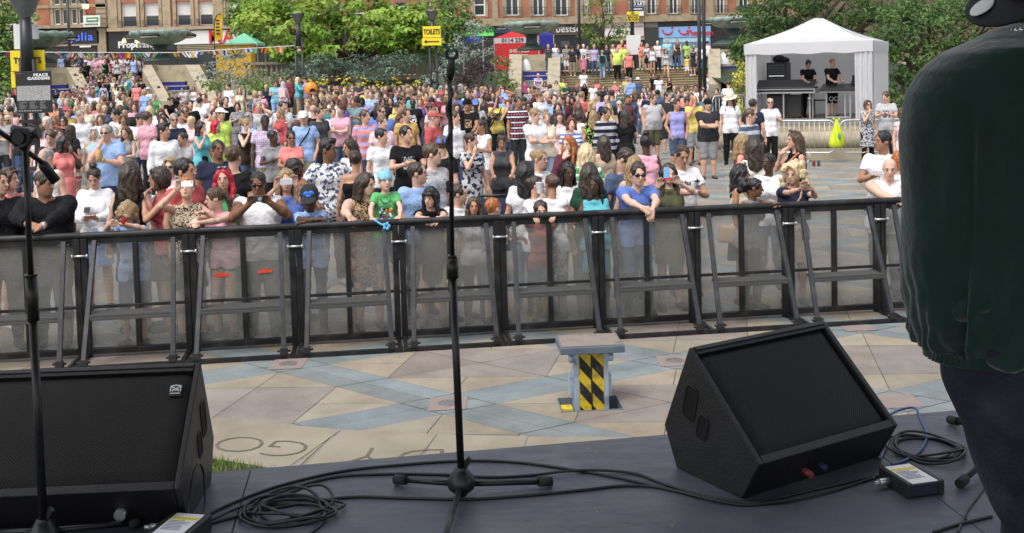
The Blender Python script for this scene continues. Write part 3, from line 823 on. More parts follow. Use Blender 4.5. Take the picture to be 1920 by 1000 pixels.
def body_mesh(pose, sex, hy, hp, hr, fine, over=None):
 k = (pose, sex, hy, hp, hr, fine, repr(over))
 if k not in _bm:
  K = skeleton(pose, sex, hy, hp, hr, over); bp = body_prims(K, sex, fine)
  v, q = grow(bp, .0085 if fine else .0145)
  _bm[k] = (np_mesh('person', v, q, MAT_SK, face_attr(K, v, sex) * (0 if fine else 1)), K, bp)
 return _bm[k]
def garment_mesh(kind, pose, sex, fine, K, bp, over=None):
 k = (kind, pose, sex, fine, repr(over))
 if k not in _gm:
  v, q = grow(garment(kind, K, bp, sex), .009 if fine else .0165, cloth_noise)
  _gm[k] = np_mesh(kind, v, q, MAT_SK)
 return _gm[k]
def shoes_mesh(pose, sex, fine, K, bp):
 k = ('shoes', pose, sex, fine)
 if k not in _gm:
  v, q = grow([p.grown(.01) for p in bp if p.tag == 'foot'], .012 if fine else .018)
  _gm[k] = np_mesh('shoes', v, q, MAT_SK)
 return _gm[k]
def child(name, me, m, parent, M=None):
 o = link(bpy.data.objects.new(name, me))
 o.parent = parent
 if M is not None: o.matrix_basis = M
 o.material_slots[0].link = 'OBJECT'; o.material_slots[0].material = m
 return o
GNAME = {'tee': 't_shirt', 'polo': 'polo_shirt', 'shirt': 'shirt', 'long': 'jumper', 'jacket': 'jacket', 'hoodie': 'hoodie', 'tank': 'vest_top', 'strap': 'strap_top', 'dress': 'dress', 'tdress': 'dress', 'bandeau': 'bandeau_top', 'vest': 'waistcoat', 'crop': 'crop_top', 'sleeveless': 'sleeveless_top',
   'jeans': 'jeans', 'trousers': 'trousers', 'shorts': 'shorts', 'leggings': 'leggings', 'skirt': 'skirt', 'longskirt': 'long_skirt', 'hotpants': 'short_shorts'}
HATS = {'cap': 'peak', 'capback': 'peakback', 'brimhat': 'brimhat', 'bucket': 'bucket', 'beanie': 'beanie', 'phones': 'headphones'}
def pcol(s):
 a = s.split('/')
 return mat_cloth(a[0], a[1] if len(a) > 1 else 'plain', a[2] if len(a) > 2 else None)
def make_person(loc, yaw, h, pose, sex, skin, hair, top, bottom, hy=0, hp=0, hr=0, fine=False, over=None, extras=(), shoes='dgrey'):
 me, K, bp = body_mesh(pose, sex, hy, hp, hr, fine, over)
 o = link(bpy.data.objects.new('person', me))
 o.material_slots[0].link = 'OBJECT'; o.material_slots[0].material = mat_skin(skin)
 o.location = loc; o.rotation_euler = (0, 0, R(yaw))
 base = 1.755 if sex != 'k' else 1.80
 sc = h / base
 if POSE[pose][2] == 'ground' or POSE[pose][2] == 'seat': sc = h / base
 o.scale = (sc, sc, sc)
 hs = K['hs'] * (.96 if sex == 'f' else 1)
 HMx = Matrix.Translation(K['H']) @ K['HM'].to_4x4() @ Matrix.Scale(hs, 4)
 st, hc = hair.split(':')
 if st == 'curly': HMx2 = HMx @ Matrix.Scale(1.22, 4)
 if st != 'bald':
  child('hair', hair_mesh(st, fine), mat_cloth(hc) if st in ('hijab', 'headscarf') else mat_hair(hc), o, HMx2 if st == 'curly' else HMx)
 if top and top != '-':
  kd, c = top.split(':')
  child(GNAME[kd], garment_mesh(kd, pose, sex, fine, K, bp, over), pcol(c), o)
 if bottom and bottom != '-':
  kd, c = bottom.split(':')
  child(GNAME[kd], garment_mesh(kd, pose, sex, fine, K, bp, over), pcol(c), o)
 if shoes and shoes != '-':
  child('shoes', shoes_mesh(pose, sex, fine, K, bp), mat_cloth(shoes), o)
 if fine:
  ey, br, lp = eye_meshes()
  hm = mat_hair(hc if st != 'bald' and st not in ('hijab', 'headscarf') and hc not in ('bright red', 'fair', 'pale lilac') else 'light brown')
  if not any(e.startswith('shades') and '=' not in e for e in extras):
   for s in (1, -1):
    q = link(bpy.data.objects.new('eye', ey)); q.parent = o; q.matrix_basis = HMx @ Matrix.Translation((s * .032, -.0865, .006))
  for s in (1, -1):
   child('eyebrow', br, hm, o, HMx @ Matrix.Translation((s * .034, -.0925, .028)) @ Matrix.Scale(s, 4, (1, 0, 0)))
  child('lips', lp, mat('lips', tuple(c * f for c, f in zip(SKIN[skin], (.8, .42, .45))), rough=.4), o, HMx @ Matrix.Translation((0, -.1, -.062)))
 for e in extras:
  if not e: continue
  a = e.split('=')
  if a[0] in HATS:
   child('hat' if a[0] in ('brimhat', 'bucket') else ('headphones' if a[0] == 'phones' else 'cap'), hair_mesh(HATS[a[0]], fine), mat_cloth(a[1]), o, HMx)
  elif a[0] == 'shades':
   child('sunglasses', _sh[0], M_LENS, o, HMx @ (Matrix.Translation((0, 0, 0)) if len(a) < 2 else Matrix.Translation((0, .03, .085)) @ Matrix.Rotation(R(-30), 4, 'X')))
  elif a[0] == 'hivis':
   child('safety_vest', garment_mesh('vest', pose, sex, False, K, [p.grown(.014) if p.tag in ('torso', 'pelvis') else p for p in bp], (over, 1)), pcol(a[1]), o)
  elif a[0] == 'pack':
   m = MB(); c = K['Ch']; m.box((c.x - .15, c.y + .12, c.z - .24), (c.x + .15, c.y + .28, c.z + .14))
   for s in (1, -1): m.tube([(s * .1, c.y + .13, c.z + .1), (s * .11, c.y + .02, c.z + .185), (s * .115, c.y - .1, c.z + .08), (s * .13, c.y - .05, c.z - .12), (s * .12, c.y + .13, c.z - .2)], .017, 6)
   b = m.build('rucksack', pcol(a[1]), o, bevel=.03)
  elif a[0] in ('strap', 'strap2'):
   s = 1 if a[0] == 'strap' else -1; c = K['Ch']; m = MB()
   m.tube([(s * .14, c.y + .1, c.z + .1), (s * .12, c.y - .02, c.z + .175), (s * .07, c.y - .125, c.z + .06), (s * -.05, c.y - .155, c.z - .1), (s * -.17, c.y - .07, c.z - .28), (s * -.19, c.y + .06, c.z - .33)], .014, 6)
   m.build('bag_strap', pcol(a[1]), o)
 o['_K'] = 0
 PEOPLE.append((o, K, sc))
 return o, K, sc
# ground and paving
STAGE_Z = 1.1
M_SAND = None
def mat_slab():
 m = bpy.data.materials.new('stone_slabs'); m.use_nodes = True
 nt = m.node_tree; N = nt.nodes; L = nt.links; b = N['Principled BSDF']
 b.inputs['Roughness'].default_value = .75
 at = N.new('ShaderNodeAttribute'); at.attribute_name = 'tint'
 tc = N.new('ShaderNodeTexCoord')
 n1 = N.new('ShaderNodeTexNoise'); n1.inputs['Scale'].default_value = 2.2; n1.inputs['Detail'].default_value = 8; n1.inputs['Roughness'].default_value = .65
 n2 = N.new('ShaderNodeTexNoise'); n2.inputs['Scale'].default_value = 60; n2.inputs['Detail'].default_value = 3
 n3 = N.new('ShaderNodeTexVoronoi'); n3.inputs['Scale'].default_value = 9
 for n in (n1, n2, n3): L.new(tc.outputs['Object'], n.inputs['Vector'])
 r1 = N.new('ShaderNodeMapRange'); r1.inputs[1].default_value = .25; r1.inputs[2].default_value = .75; r1.inputs[3].default_value = .66; r1.inputs[4].default_value = 1.2; L.new(n1.outputs['Fac'], r1.inputs[0])
 r2 = N.new('ShaderNodeMapRange'); r2.inputs[1].default_value = .3; r2.inputs[2].default_value = .7; r2.inputs[3].default_value = .9; r2.inputs[4].default_value = 1.08; L.new(n2.outputs['Fac'], r2.inputs[0])
 r3 = N.new('ShaderNodeMapRange'); r3.inputs[1].default_value = .012; r3.inputs[2].default_value = .03; r3.inputs[3].default_value = .62; r3.inputs[4].default_value = 1.0; L.new(n3.outputs['Distance'], r3.inputs[0])
 mu = N.new('ShaderNodeMath'); mu.operation = 'MULTIPLY'; L.new(r1.outputs[0], mu.inputs[0]); L.new(r2.outputs[0], mu.inputs[1])
 mv = N.new('ShaderNodeMath'); mv.operation = 'MULTIPLY'; L.new(mu.outputs[0], mv.inputs[0]); L.new(r3.outputs[0], mv.inputs[1])
 hs = N.new('ShaderNodeHueSaturation'); L.new(at.outputs['Color'], hs.inputs['Color']); L.new(mv.outputs[0], hs.inputs['Value'])
 L.new(hs.outputs[0], b.inputs['Base Color'])
 bp = N.new('ShaderNodeBump'); bp.inputs['Strength'].default_value = .25; bp.inputs['Distance'].default_value = .01; L.new(n2.outputs['Fac'], bp.inputs['Height']); L.new(bp.outputs[0], b.inputs['Normal'])
 return m
M_SLAB = mat_slab()
def clip_out(poly, hole):
 out = []; cur = poly
 for i in range(len(hole)):
  a, b = hole[i], hole[(i + 1) % len(hole)]
  def sd(p): return (b[0] - a[0]) * (p[1] - a[1]) - (b[1] - a[1]) * (p[0] - a[0])
  ins, outs = [], []
  for j in range(len(cur)):
   p, q = cur[j], cur[(j + 1) % len(cur)]
   sp, sq = sd(p), sd(q)
   (ins if sp >= 0 else outs).append(p)
   if (sp >= 0) != (sq >= 0):
    t = sp / (sp - sq); x = (p[0] + (q[0] - p[0]) * t, p[1] + (q[1] - p[1]) * t)
    ins.append(x); outs.append(x)
  if len(outs) > 2: out.append(outs)
  cur = ins
  if len(cur) < 3: break
 return out, cur
N1 = G(840, 757); LA = G(1265, 677) - N1; LB = G(540, 683) - N1
_pc = G(1106, 758); _rr = R(4)
def pitv(u, v): return (_pc.x + u * cos(_rr) - v * sin(_rr), _pc.y + u * sin(_rr) + v * cos(_rr))
PIT = [pitv(-.235, -.16), pitv(.235, -.16), pitv(.235, .17), pitv(-.235, .17)]
SANDC, BLUEC, GREYC, PINKC = srgb('998f7e'), srgb('7c8586'), srgb('8b827b'), srgb('877b75')
def build_paving():
 rr = random.Random(3)
 vs, fs, cols = [], [], []
 GAP = .005
 def slab(pts, c):
  cx = sum(p[0] for p in pts) / len(pts); cy = sum(p[1] for p in pts) / len(pts)
  q = []
  for p in pts:
   dx, dy = cx - p[0], cy - p[1]; l = hypot(dx, dy) or 1
   q.append((p[0] + dx / l * GAP, p[1] + dy / l * GAP))
  near = hypot(cx - _pc.x, cy - _pc.y) < 2.5
  pcs = clip_out(q, PIT)[0] if near else [q]
  v = rr.uniform(.88, 1.08); w = rr.uniform(-.03, .03)
  col = (c[0] * v * (1 + w), c[1] * v, c[2] * v * (1 - w), 1)
  for pc in pcs:
   if len(pc) < 3: continue
   b = len(vs); vs.extend((p[0], p[1], 0.0) for p in pc); fs.append(tuple(range(b, b + len(pc)))); cols.append(col)
 for i in range(-22, 26):
  for j in range(-20, 24):
   O = N1 + LA * i + LB * j
   cx, cy = (O + (LA + LB) * .5).x, (O + (LA + LB) * .5).y
   if not (-30 < cx < 30 and 5.2 < cy < 57): continue
   if abs(cx) > cy * .62 + 5: continue
   def P(s, t): q = O + LA * s + LB * t; return (q.x, q.y)
   wa = .23 / LA.length; wb = .23 / LB.length
   seg = [wa, .5, 1 - wa]
   for k in range(2):
    for (t0, t1) in ((0, wb), (1 - wb, 1)):
     slab([P(seg[k], t0), P(seg[k + 1], t0), P(seg[k + 1], t1), P(seg[k], t1)], BLUEC)
   seg = [wb, .5, 1 - wb]
   for k in range(2):
    for (s0, s1) in ((0, wa), (1 - wa, 1)):
     slab([P(s0, seg[k]), P(s1, seg[k]), P(s1, seg[k + 1]), P(s0, seg[k + 1])], BLUEC)
   for (s0, s1) in ((0, wa), (1 - wa, 1)):
    for (t0, t1) in ((0, wb), (1 - wb, 1)):
     slab([P(s0, t0), P(s1, t0), P(s1, t1), P(s0, t1)], BLUEC)
   def I(s, t): return P(wa + (1 - 2 * wa) * s, wb + (1 - 2 * wb) * t)
   m_ = (.5, .5)
   c0, c1, c2, c3 = (.5, 0), (1, .5), (.5, 1), (0, .5)
   for (cn, e0, e1) in (((0, 0), c3, c0), ((1, 0), c0, c1), ((1, 1), c1, c2), ((0, 1), c2, c3)):
    md = ((e0[0] + e1[0]) / 2, (e0[1] + e1[1]) / 2)
    slab([I(*cn), I(*e1), I(*md)], SANDC); slab([I(*cn), I(*md), I(*e0)], SANDC)
   if (i * 7 + j * 3) % 3 == 0:
    slab([I(*c0), I(*c1), I(.5, .5)], GREYC); slab([I(*c1), I(*c2), I(.5, .5)], GREYC); slab([I(*c2), I(*c3), I(.5, .5)], GREYC); slab([I(*c3), I(*c0), I(.5, .5)], GREYC)
   else:
    slab([I(*c0), I(*c1), I(.75, .75), I(.25, .25)], GREYC); slab([I(*c2), I(*c3), I(.25, .25), I(.75, .75)], GREYC)
 for k, f in enumerate(fs):
  a = sum(vs[f[i]][0] * vs[f[(i + 1) % len(f)]][1] - vs[f[(i + 1) % len(f)]][0] * vs[f[i]][1] for i in range(len(f)))
  if a < 0: fs[k] = tuple(reversed(f))
 me = bpy.data.meshes.new('paving'); me.from_pydata(vs, [], fs)
 ca = me.color_attributes.new('tint', 'FLOAT_COLOR', 'CORNER')
 arr = np.concatenate([np.tile(np.array(c, np.float32), (len(f), 1)) for f, c in zip(fs, cols)])
 ca.data.foreach_set('color', arr.ravel())
 me.materials.append(M_SLAB)
 return tag(link(bpy.data.objects.new('paving', me)), kind='structure')
build_paving()
M_JOINT = mat('joint_mortar', (.07, .065, .055), rough=.9, var=.3, scale=8)
# mortar bed just under the slabs (with the hole for the service pit) and the wide ground below
_bed, _ = clip_out([(-60, -8), (60, -8), (60, 58), (-60, 58)], PIT)
_m = MB()
for _q in _bed: _m.add([(p[0], p[1], -.005) for p in _q], [tuple(range(len(_q)))])
tag(_m.build('mortar_bed', M_JOINT, fix=False), kind='structure')
_m = MB(); _m.add([(-400, -60, -.9), (400, -60, -.9), (400, 500, -.9), (-400, 500, -.9)], [(0, 1, 2, 3)])
tag(_m.build('ground', mat('earth', (.2, .19, .17), rough=.9)), kind='structure')
# pink node stones and bronze medallions let into them
M_BRONZE = mat('bronze_medallion', (.17, .16, .16), rough=.5, metal=.1, var=.5, scale=40, bump=.6, bscale=60)
_nodes = MB(); _nv = []
for _i in range(-4, 8):
 for _j in range(-3, 8):
  _o = N1 + LA * _i + LB * _j
  if not (6 < _o.y < 24 and abs(_o.x) < 9): continue
  _nodes.add([(_o.x + sx * .15, _o.y + sy * .17 + sx * .012, .004) for sx, sy in ((-1, -1), (1, -1), (1, 1), (-1, 1))], [(0, 1, 2, 3)])
  if (_i, _j) in ((0, 0), (1, 0), (0, 1)): _nv.append((_o, {(0, 0): 'behind the centre microphone stand', (1, 0): 'left of the right monitor', (0, 1): 'near the barrier foot at the left'}[(_i, _j)]))
tag(_nodes.build('node_stones', mat('pink_stone', srgb('8a7d77'), rough=.75, var=.2, scale=14)), kind='structure')
for _k, (_o, _w) in enumerate(_nv):
 m = MB(); m.lathe([(0, .0085), (.065, .0085), (.07, .0075), (.074, .0095), (.08, .0095), (.083, .0045)], 24, (_o.x, _o.y, 0))
 _q = PX(_o)
 tag(m.build('paving_medallion', M_BRONZE), 'round dull bronze medallion in a pink paving stone ' + _w, 'medallion', 'bronze medallions at the crossings of the paving')
# pale border stones by the stage with carved letters, and the wedge of grass
M_BORDER = mat('border_stone', srgb('938a7a'), rough=.8, var=.2, scale=3, bump=.3, bscale=90, dirt=((.16, .13, .10), .5, 1.7))
_far = [G(-700, 700), G(-200, 742), G(150, 766), G(402, 785), G(640, 807), G(820, 815), G(990, 820), G(1200, 821), G(1420, 812)]
_m = MB()
for a, b in zip(_far[:-1], _far[1:]):
 d = (b - a); n = Vector((d.y, -d.x, 0)).normalized() * 3.2
 l = d.normalized() * .003
 _m.add([(a + l).xy.to_3d() + Vector((0, 0, .004)), (a + l + n).xy.to_3d() + Vector((0, 0, .004)), (b - l + n).xy.to_3d() + Vector((0, 0, .004)), (b - l).xy.to_3d() + Vector((0, 0, .004))], [(0, 1, 2, 3)])
tag(_m.build('border_stones', M_BORDER), kind='structure')
M_CUT = mat('carved_groove', (.13, .115, .095), rough=.9, var=.3)
for _ch, _px, _py, _rz in (('O', 452, 832, 22), ('G', 538, 840, 14), ('Y', 690, 853, 6), ('D', 790, 856, 2)):
 _p = G(_px, _py, .004)
 o = lettering(_ch, .46, M_CUT, (_p.x, _p.y, .0075), rz=R(180 - _rz), tilt=0, depth=.001, bold=-.012, name='carved_letter', sx=1.15)
 tag(o, 'letter %s carved upside down in the pale border stone by the stage' % _ch, 'carved letter', 'letters carved in the border stones')
# grass wedge
_gp = [G(330, 850), G(402, 860), G(470, 870), G(545, 880)]
_m = MB()
_rr2 = random.Random(5)
_gq = [Vector((-3.2, 7.52, 0)), Vector((-2.13, 7.24, 0)), Vector((-1.82, 7.1, 0)), Vector((-1.55, 6.96, 0)), Vector((-1.5, 5.4, 0)), Vector((-3.4, 5.4, 0))]
_m.add([p + Vector((0, 0, .012)) for p in reversed(_gq)], [tuple(range(6))], 0)
for _k in range(9000):
 x = _rr2.uniform(-3.2, -1.5); y = _rr2.uniform(5.9, 7.52)
 if y > 7.24 + (x + 2.13) * -.55 - .01: continue
 h = _rr2.uniform(.04, .085); a = _rr2.uniform(0, pi); w = .004
 lx, ly = _rr2.uniform(-.03, .03), _rr2.uniform(-.03, .03)
 _m.add([(x - w * cos(a), y - w * sin(a), .01), (x + w * cos(a), y + w * sin(a), .01), (x + lx, y + ly, h)], [(0, 1, 2)], 1 + (_k % 2))
tag(_m.build('grass', [mat('soil', (.05, .05, .025)), mat('grass_blade', (.10, .18, .03), rough=.7, var=.3), mat('grass_blade_pale', (.17, .25, .05), rough=.7, var=.3)]), kind='stuff')
# stage
_ea, _eb = toUV(G(400, 885, STAGE_Z)), toUV(G(1780, 770, STAGE_Z))
def edge_v(u): return _ea[1] + (_eb[1] - _ea[1]) * (u - _ea[0]) / (_eb[0] - _ea[0])
def mat_deck():
 m = mat('stage_deck', srgb('52555f'), rough=.42, var=.16, scale=1.6, bump=.12, bscale=160, spec=.45, dirt=((.15, .155, .165), .75, 2.2))
 nt = m.node_tree; N = nt.nodes; L = nt.links; b = N['Principled BSDF']
 tc = N.new('ShaderNodeTexCoord'); mp = N.new('ShaderNodeMapping'); mp.inputs['Scale'].default_value = (2.5, 9, 1); mp.inputs['Rotation'].default_value = (0, 0, .5)
 L.new(tc.outputs['Object'], mp.inputs[0])
 n = N.new('ShaderNodeTexNoise'); n.inputs['Scale'].default_value = 3.0; n.inputs['Detail'].default_value = 10; n.inputs['Roughness'].default_value = .75
 L.new(mp.outputs[0], n.inputs['Vector'])
 r = N.new('ShaderNodeMapRange'); r.inputs[1].default_value = .35; r.inputs[2].default_value = .7; r.inputs[3].default_value = .34; r.inputs[4].default_value = .62
 L.new(n.outputs['Fac'], r.inputs[0]); L.new(r.outputs[0], b.inputs['Roughness'])
 return m
M_DECK = mat_deck()
_seams = [-6.0, -3.05, -.52, 1.93, 4.4, 7.0]
_m = MB()
for a, b in zip(_seams[:-1], _seams[1:]):
 for (va, vb) in ((0, -1.22), (-1.22, -2.44), (-2.44, -5.5), (-5.5, -9)):
  g = .0015
  q = [UV(a + g, edge_v(a) + vb + g, STAGE_Z), UV(b - g, edge_v(b) + vb + g, STAGE_Z), UV(b - g, edge_v(b) + va - g, STAGE_Z), UV(a + g, edge_v(a) + va - g, STAGE_Z)]
  _m.prism([p for p in reversed(q)], (0, 0, -.04))
tag(_m.build('stage_floor', M_DECK, fix=True, bevel=.003), kind='structure')
_m = MB()
_q = [UV(-6, edge_v(-6) - .02), UV(7, edge_v(7) - .02), UV(7, -5), UV(-6, -5)]
_m.prism([p + Vector((0, 0, .01)) for p in _q], (0, 0, STAGE_Z - .055))
tag(_m.build('stage_base', mat('black_drape', (.012, .012, .014), rough=.9), fix=True), kind='structure')
# small litter, chips and scuffs on the deck
_m = MB(); _rr2 = random.Random(11)
for _k in range(150):
 u = _rr2.uniform(-1.6, 2.4); v = edge_v(u) - _rr2.uniform(.05, 1.6); r = _rr2.uniform(.0015, .005); p = UV(u, v, STAGE_Z)
 a = _rr2.uniform(0, 3); _m.add([p + Vector((cos(a + q * 1.9) * r * (1 + q % 2), sin(a + q * 1.9) * r, .0015)) for q in range(4)], [(0, 1, 2, 3)], 0)
for _k in range(90):
 u = _rr2.uniform(-1.7, 2.5); v = edge_v(u) - _rr2.uniform(.05, 1.7); p = UV(u, v, STAGE_Z + .0008); a = _rr2.uniform(0, pi); L_ = _rr2.uniform(.03, .22); w = _rr2.uniform(.0006, .0016); d = Vector((cos(a), sin(a), 0)); n = Vector((-sin(a), cos(a), 0))
 b = p + d * L_ * .5 + n * L_ * _rr2.uniform(-.1, .1); c = p + d * L_
 _m.add([p - n * w, b - n * w, b + n * w, p + n * w], [(0, 1, 2, 3)], 1); _m.add([b - n * w, c - n * w * .3, c + n * w * .3, b + n * w], [(0, 1, 2, 3)], 1)
tag(_m.build('crumbs', [mat('crumbs', (.3, .28, .24), var=.4), mat('scratches', (.16, .165, .175), var=.4)]), kind='stuff')
# unseen roof added over and behind the camera to shade the singer and stage
_m = MB()
for (va, vb, z0, z1) in ((3.1, -6, 5.4, 6.0),):
 q = [UV(-6.5, va, z0), UV(7.5, va, z0), UV(7.5, vb, z1), UV(-6.5, vb, z1)]
 _m.prism(q, (0, 0, .12))
tag(_m.build('shade_roof', mat('shade_roof_black', (.03, .03, .033), rough=.8), fix=True), kind='structure')
# terrace, steps, planting banks
TERR_Z, ST_Y0, ST_Y1, NST = 2.36, 58.0, 64.6, 17
def terrain(y):
 if y < ST_Y0: return 0.0
 if y > ST_Y1: return TERR_Z
 return TERR_Z * min(NST, int((y - ST_Y0) / (ST_Y1 - ST_Y0) * NST) + 1) / NST
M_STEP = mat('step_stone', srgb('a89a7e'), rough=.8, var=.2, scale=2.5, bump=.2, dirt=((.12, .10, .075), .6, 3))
def steps(name, x0, x1):
 m = MB(); rise = TERR_Z / NST; go = (ST_Y1 - ST_Y0) / NST
 for k in range(NST):
  y = ST_Y0 + k * go
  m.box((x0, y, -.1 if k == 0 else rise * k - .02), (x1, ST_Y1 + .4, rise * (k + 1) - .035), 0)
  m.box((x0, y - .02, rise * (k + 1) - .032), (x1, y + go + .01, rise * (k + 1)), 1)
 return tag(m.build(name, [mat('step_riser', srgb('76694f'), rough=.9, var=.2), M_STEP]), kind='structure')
XS = lambda px, Y=61: W(px, 150, Y).x
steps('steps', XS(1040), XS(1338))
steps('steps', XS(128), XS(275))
_m = MB(); _m.box((-70, ST_Y1 + .3, TERR_Z - .6), (70, 130, TERR_Z - .004))
tag(_m.build('terrace', mat('terrace_paving', srgb('a79c88'), rough=.85, var=.15, scale=1.5)), kind='structure')
# soil banks either side of the steps
M_SOIL = mat('bank_soil', (.025, .04, .015), rough=.95, var=.5, scale=3)
def bank(x0, x1, z0=.25, y0=51.0, z1=TERR_Z + .05):
 m = MB(); n = 24; vs = []; fs = []
 rr = random.Random(int(x0 * 10))
 for j in range(9):
  for i in range(n + 1):
   t = j / 8
   vs.append((x0 + (x1 - x0) * i / n, y0 + (ST_Y1 + .5 - y0) * t, z0 + (z1 - z0) * t + rr.uniform(-.08, .08) * (0 < j < 8)))
 for j in range(8):
  for i in range(n):
   a = j * (n + 1) + i; fs.append((a, a + 1, a + n + 2, a + n + 1))
 m.add(vs, fs, 0, True)
 m.box((x0, y0 - .35, -.1), (x1, y0 + .02, z0 + .12), 1)
 return tag(m.build('planting_bank', [M_SOIL, M_STEP]), kind='structure')
bank(XS(395, 52), XS(950, 52))
bank(XS(1400, 50) , XS(1900, 50), .5, 44)
bank(XS(-260, 52), XS(40, 52))
# buildings
FY = 90.0
def FX(px, Y=FY): return W(px, 60, Y).x
def FZ(py, px=960, Y=FY): return W(px, py, Y).z
def mat_brick(name, c1, c2, mortar, scale=1.0):
 m = bpy.data.materials.new(name); m.use_nodes = True
 nt = m.node_tree; N = nt.nodes; L = nt.links; b = N['Principled BSDF']; b.inputs['Roughness'].default_value = .85
 tc = N.new('ShaderNodeTexCoord'); mp = N.new('ShaderNodeMapping'); mp.inputs['Rotation'].default_value = (R(90), 0, 0)
 L.new(tc.outputs['Object'], mp.inputs[0])
 br = N.new('ShaderNodeTexBrick'); br.inputs['Scale'].default_value = scale * 4.4; br.inputs['Color1'].default_value = (*c1, 1); br.inputs['Color2'].default_value = (*c2, 1); br.inputs['Mortar'].default_value = (*mortar, 1)
 br.inputs['Mortar Size'].default_value = .012; br.inputs['Bias'].default_value = -.2
 L.new(mp.outputs[0], br.inputs['Vector'])
 no = N.new('ShaderNodeTexNoise'); no.inputs['Scale'].default_value = .9; no.inputs['Detail'].default_value = 8; L.new(tc.outputs['Object'], no.inputs['Vector'])
 r = N.new('ShaderNodeMapRange'); r.inputs[1].default_value = .3; r.inputs[2].default_value = .7; r.inputs[3].default_value = .7; r.inputs[4].default_value = 1.15; L.new(no.outputs['Fac'], r.inputs[0])
 hs = N.new('ShaderNodeHueSaturation'); L.new(br.outputs['Color'], hs.inputs['Color']); L.new(r.outputs[0], hs.inputs['Value'])
 L.new(hs.outputs[0], b.inputs['Base Color'])
 return m
M_BRICK = mat_brick('red_brick', srgb('a5644c'), srgb('93563f'), srgb('9a8474'))
M_BRICK2 = mat_brick('red_brick', srgb('a06a55'), srgb('8c5a48'), srgb('93806f'))
M_STONE = mat('sandstone', srgb('a3937a'), rough=.85, var=.2, scale=1.2, dirt=((.10, .085, .065), .6, 2.2))
M_STONE2 = mat('sandstone', srgb('988a74'), rough=.85, var=.2, scale=1.5, dirt=((.09, .075, .06), .6, 2.0))
M_WHITEP = mat('white_paint', (.72, .72, .70), rough=.5, var=.06)
def mat_pane(name='window_glass', c=(.035, .045, .05)):
 return mat(name, c, rough=.08, var=.6, scale=.7, spec=.7)
M_PANE = mat_pane()
M_BLIND = mat('window_blind', (.62, .62, .6), rough=.8, var=.05)
M_IRON = mat('black_iron', (.012, .012, .014), rough=.5, var=.2)
M_DARK = mat('dark_shopfront', (.018, .018, .02), rough=.35, var=.3, scale=.6)
M_SHOPG = mat('shop_glass', (.03, .035, .04), rough=.1, var=.8, scale=.5, spec=.6)
M_CREAMSIGN = mat('shop_sign_white', (.66, .67, .68), rough=.5, var=.05)
def holes_wall(m, x0, x1, z0, z1, Y, holes, depth=.35, mi=0, mr=0):
 xs = sorted({x0, x1, *[h[0] for h in holes], *[h[2] for h in holes]}); zs = sorted({z0, z1, *[h[1] for h in holes], *[h[3] for h in holes]})
 for i in range(len(xs) - 1):
  for j in range(len(zs) - 1):
   cx, cz = (xs[i] + xs[i + 1]) / 2, (zs[j] + zs[j + 1]) / 2
   if any(h[0] < cx < h[2] and h[1] < cz < h[3] for h in holes): continue
   m.add([(xs[i], Y, zs[j]), (xs[i + 1], Y, zs[j]), (xs[i + 1], Y, zs[j + 1]), (xs[i], Y, zs[j + 1])], [(0, 1, 2, 3)], mi)
 for (a, b, c, d) in holes:
  m.add([(a, Y, b), (a, Y, d), (a, Y + depth, d), (a, Y + depth, b)], [(0, 1, 2, 3)], mr)
  m.add([(c, Y, b), (c, Y + depth, b), (c, Y + depth, d), (c, Y, d)], [(0, 1, 2, 3)], mr)
  m.add([(a, Y, d), (c, Y, d), (c, Y + depth, d), (a, Y + depth, d)], [(0, 1, 2, 3)], mr)
  m.add([(a, Y, b), (a, Y + depth, b), (c, Y + depth, b), (c, Y, b)], [(0, 1, 2, 3)], mr)
def window(bld, a, b, c, d, Y, frame=M_WHITEP, blind=0.0, muntin=(1, 1), pane=M_PANE, w=.09):
 f = MB(); y0, y1 = Y + .22, Y + .29
 f.box((a, y0, b), (a + w, y1, d)); f.box((c - w, y0, b), (c, y1, d)); f.box((a + w, y0, d - w), (c - w, y1, d)); f.box((a + w, y0, b), (c - w, y1, b + w))
 for k in range(1, muntin[0] + 0): x = a + (c - a) * k / muntin[0]; f.box((x - w * .4, y0 + .01, b + w), (x + w * .4, y1 - .01, d - w))
 for k in range(1, muntin[1]): z = b + (d - b) * k / muntin[1]; f.box((a + w, y0 + .005, z - w * .4), (c - w, y1 - .005, z + w * .4))
 fo = f.build('window', frame, bld)
 p = MB(); p.box((a + w * .5, Y + .262, b + w * .5), (c - w * .5, Y + .268, d - w * .5)); p.build('pane', pane, fo)
 if blind:
  q = MB(); q.box((a + w, Y + .245, d - w - (d - b) * blind), (c - w, Y + .25, d - w)); q.build('blind', M_BLIND, fo)
 return fo
def balcony(bld, a, c, z, Y, h=.55, curve=False):
 m = MB()
 for zz in (z, z + h): m.bar((a, Y - .32, zz), (c, Y - .32, zz), .035)
 n = max(6, int((c - a) / .13))
 for k in range(n + 1):
  x = a + (c - a) * k / n; m.bar((x, Y - .32, z), (x, Y - .32, z + h), .016)
  if k < n: m.tube([(x + .065 + .045 * cos(t), Y - .32, z + h * .5 + .13 * sin(t)) for t in [i * pi / 4 for i in range(8)]], .008, 4, closed=True)
 for x in (a, c):
  m.bar((x, Y - .32, z + h), (x, Y, z + h), .03); m.bar((x, Y - .32, z), (x, Y, z), .03)
 return m.build('balcony', M_IRON, bld)
TZ = TERR_Z
x0, x1 = FX(-120), FX(203)
b1 = empty('corner_building', ((x0 + x1) / 2, FY, TZ), label='stone and red brick building with white mullioned windows above a black shopfront', cat='building')
def loc(o, par):      # keep world geometry when parented to an empty that is moved
 o.matrix_parent_inverse = par.matrix_world.inverted(); return o
b1.location = (0, 0, 0)
zc = FZ(50, 100)
wins = []
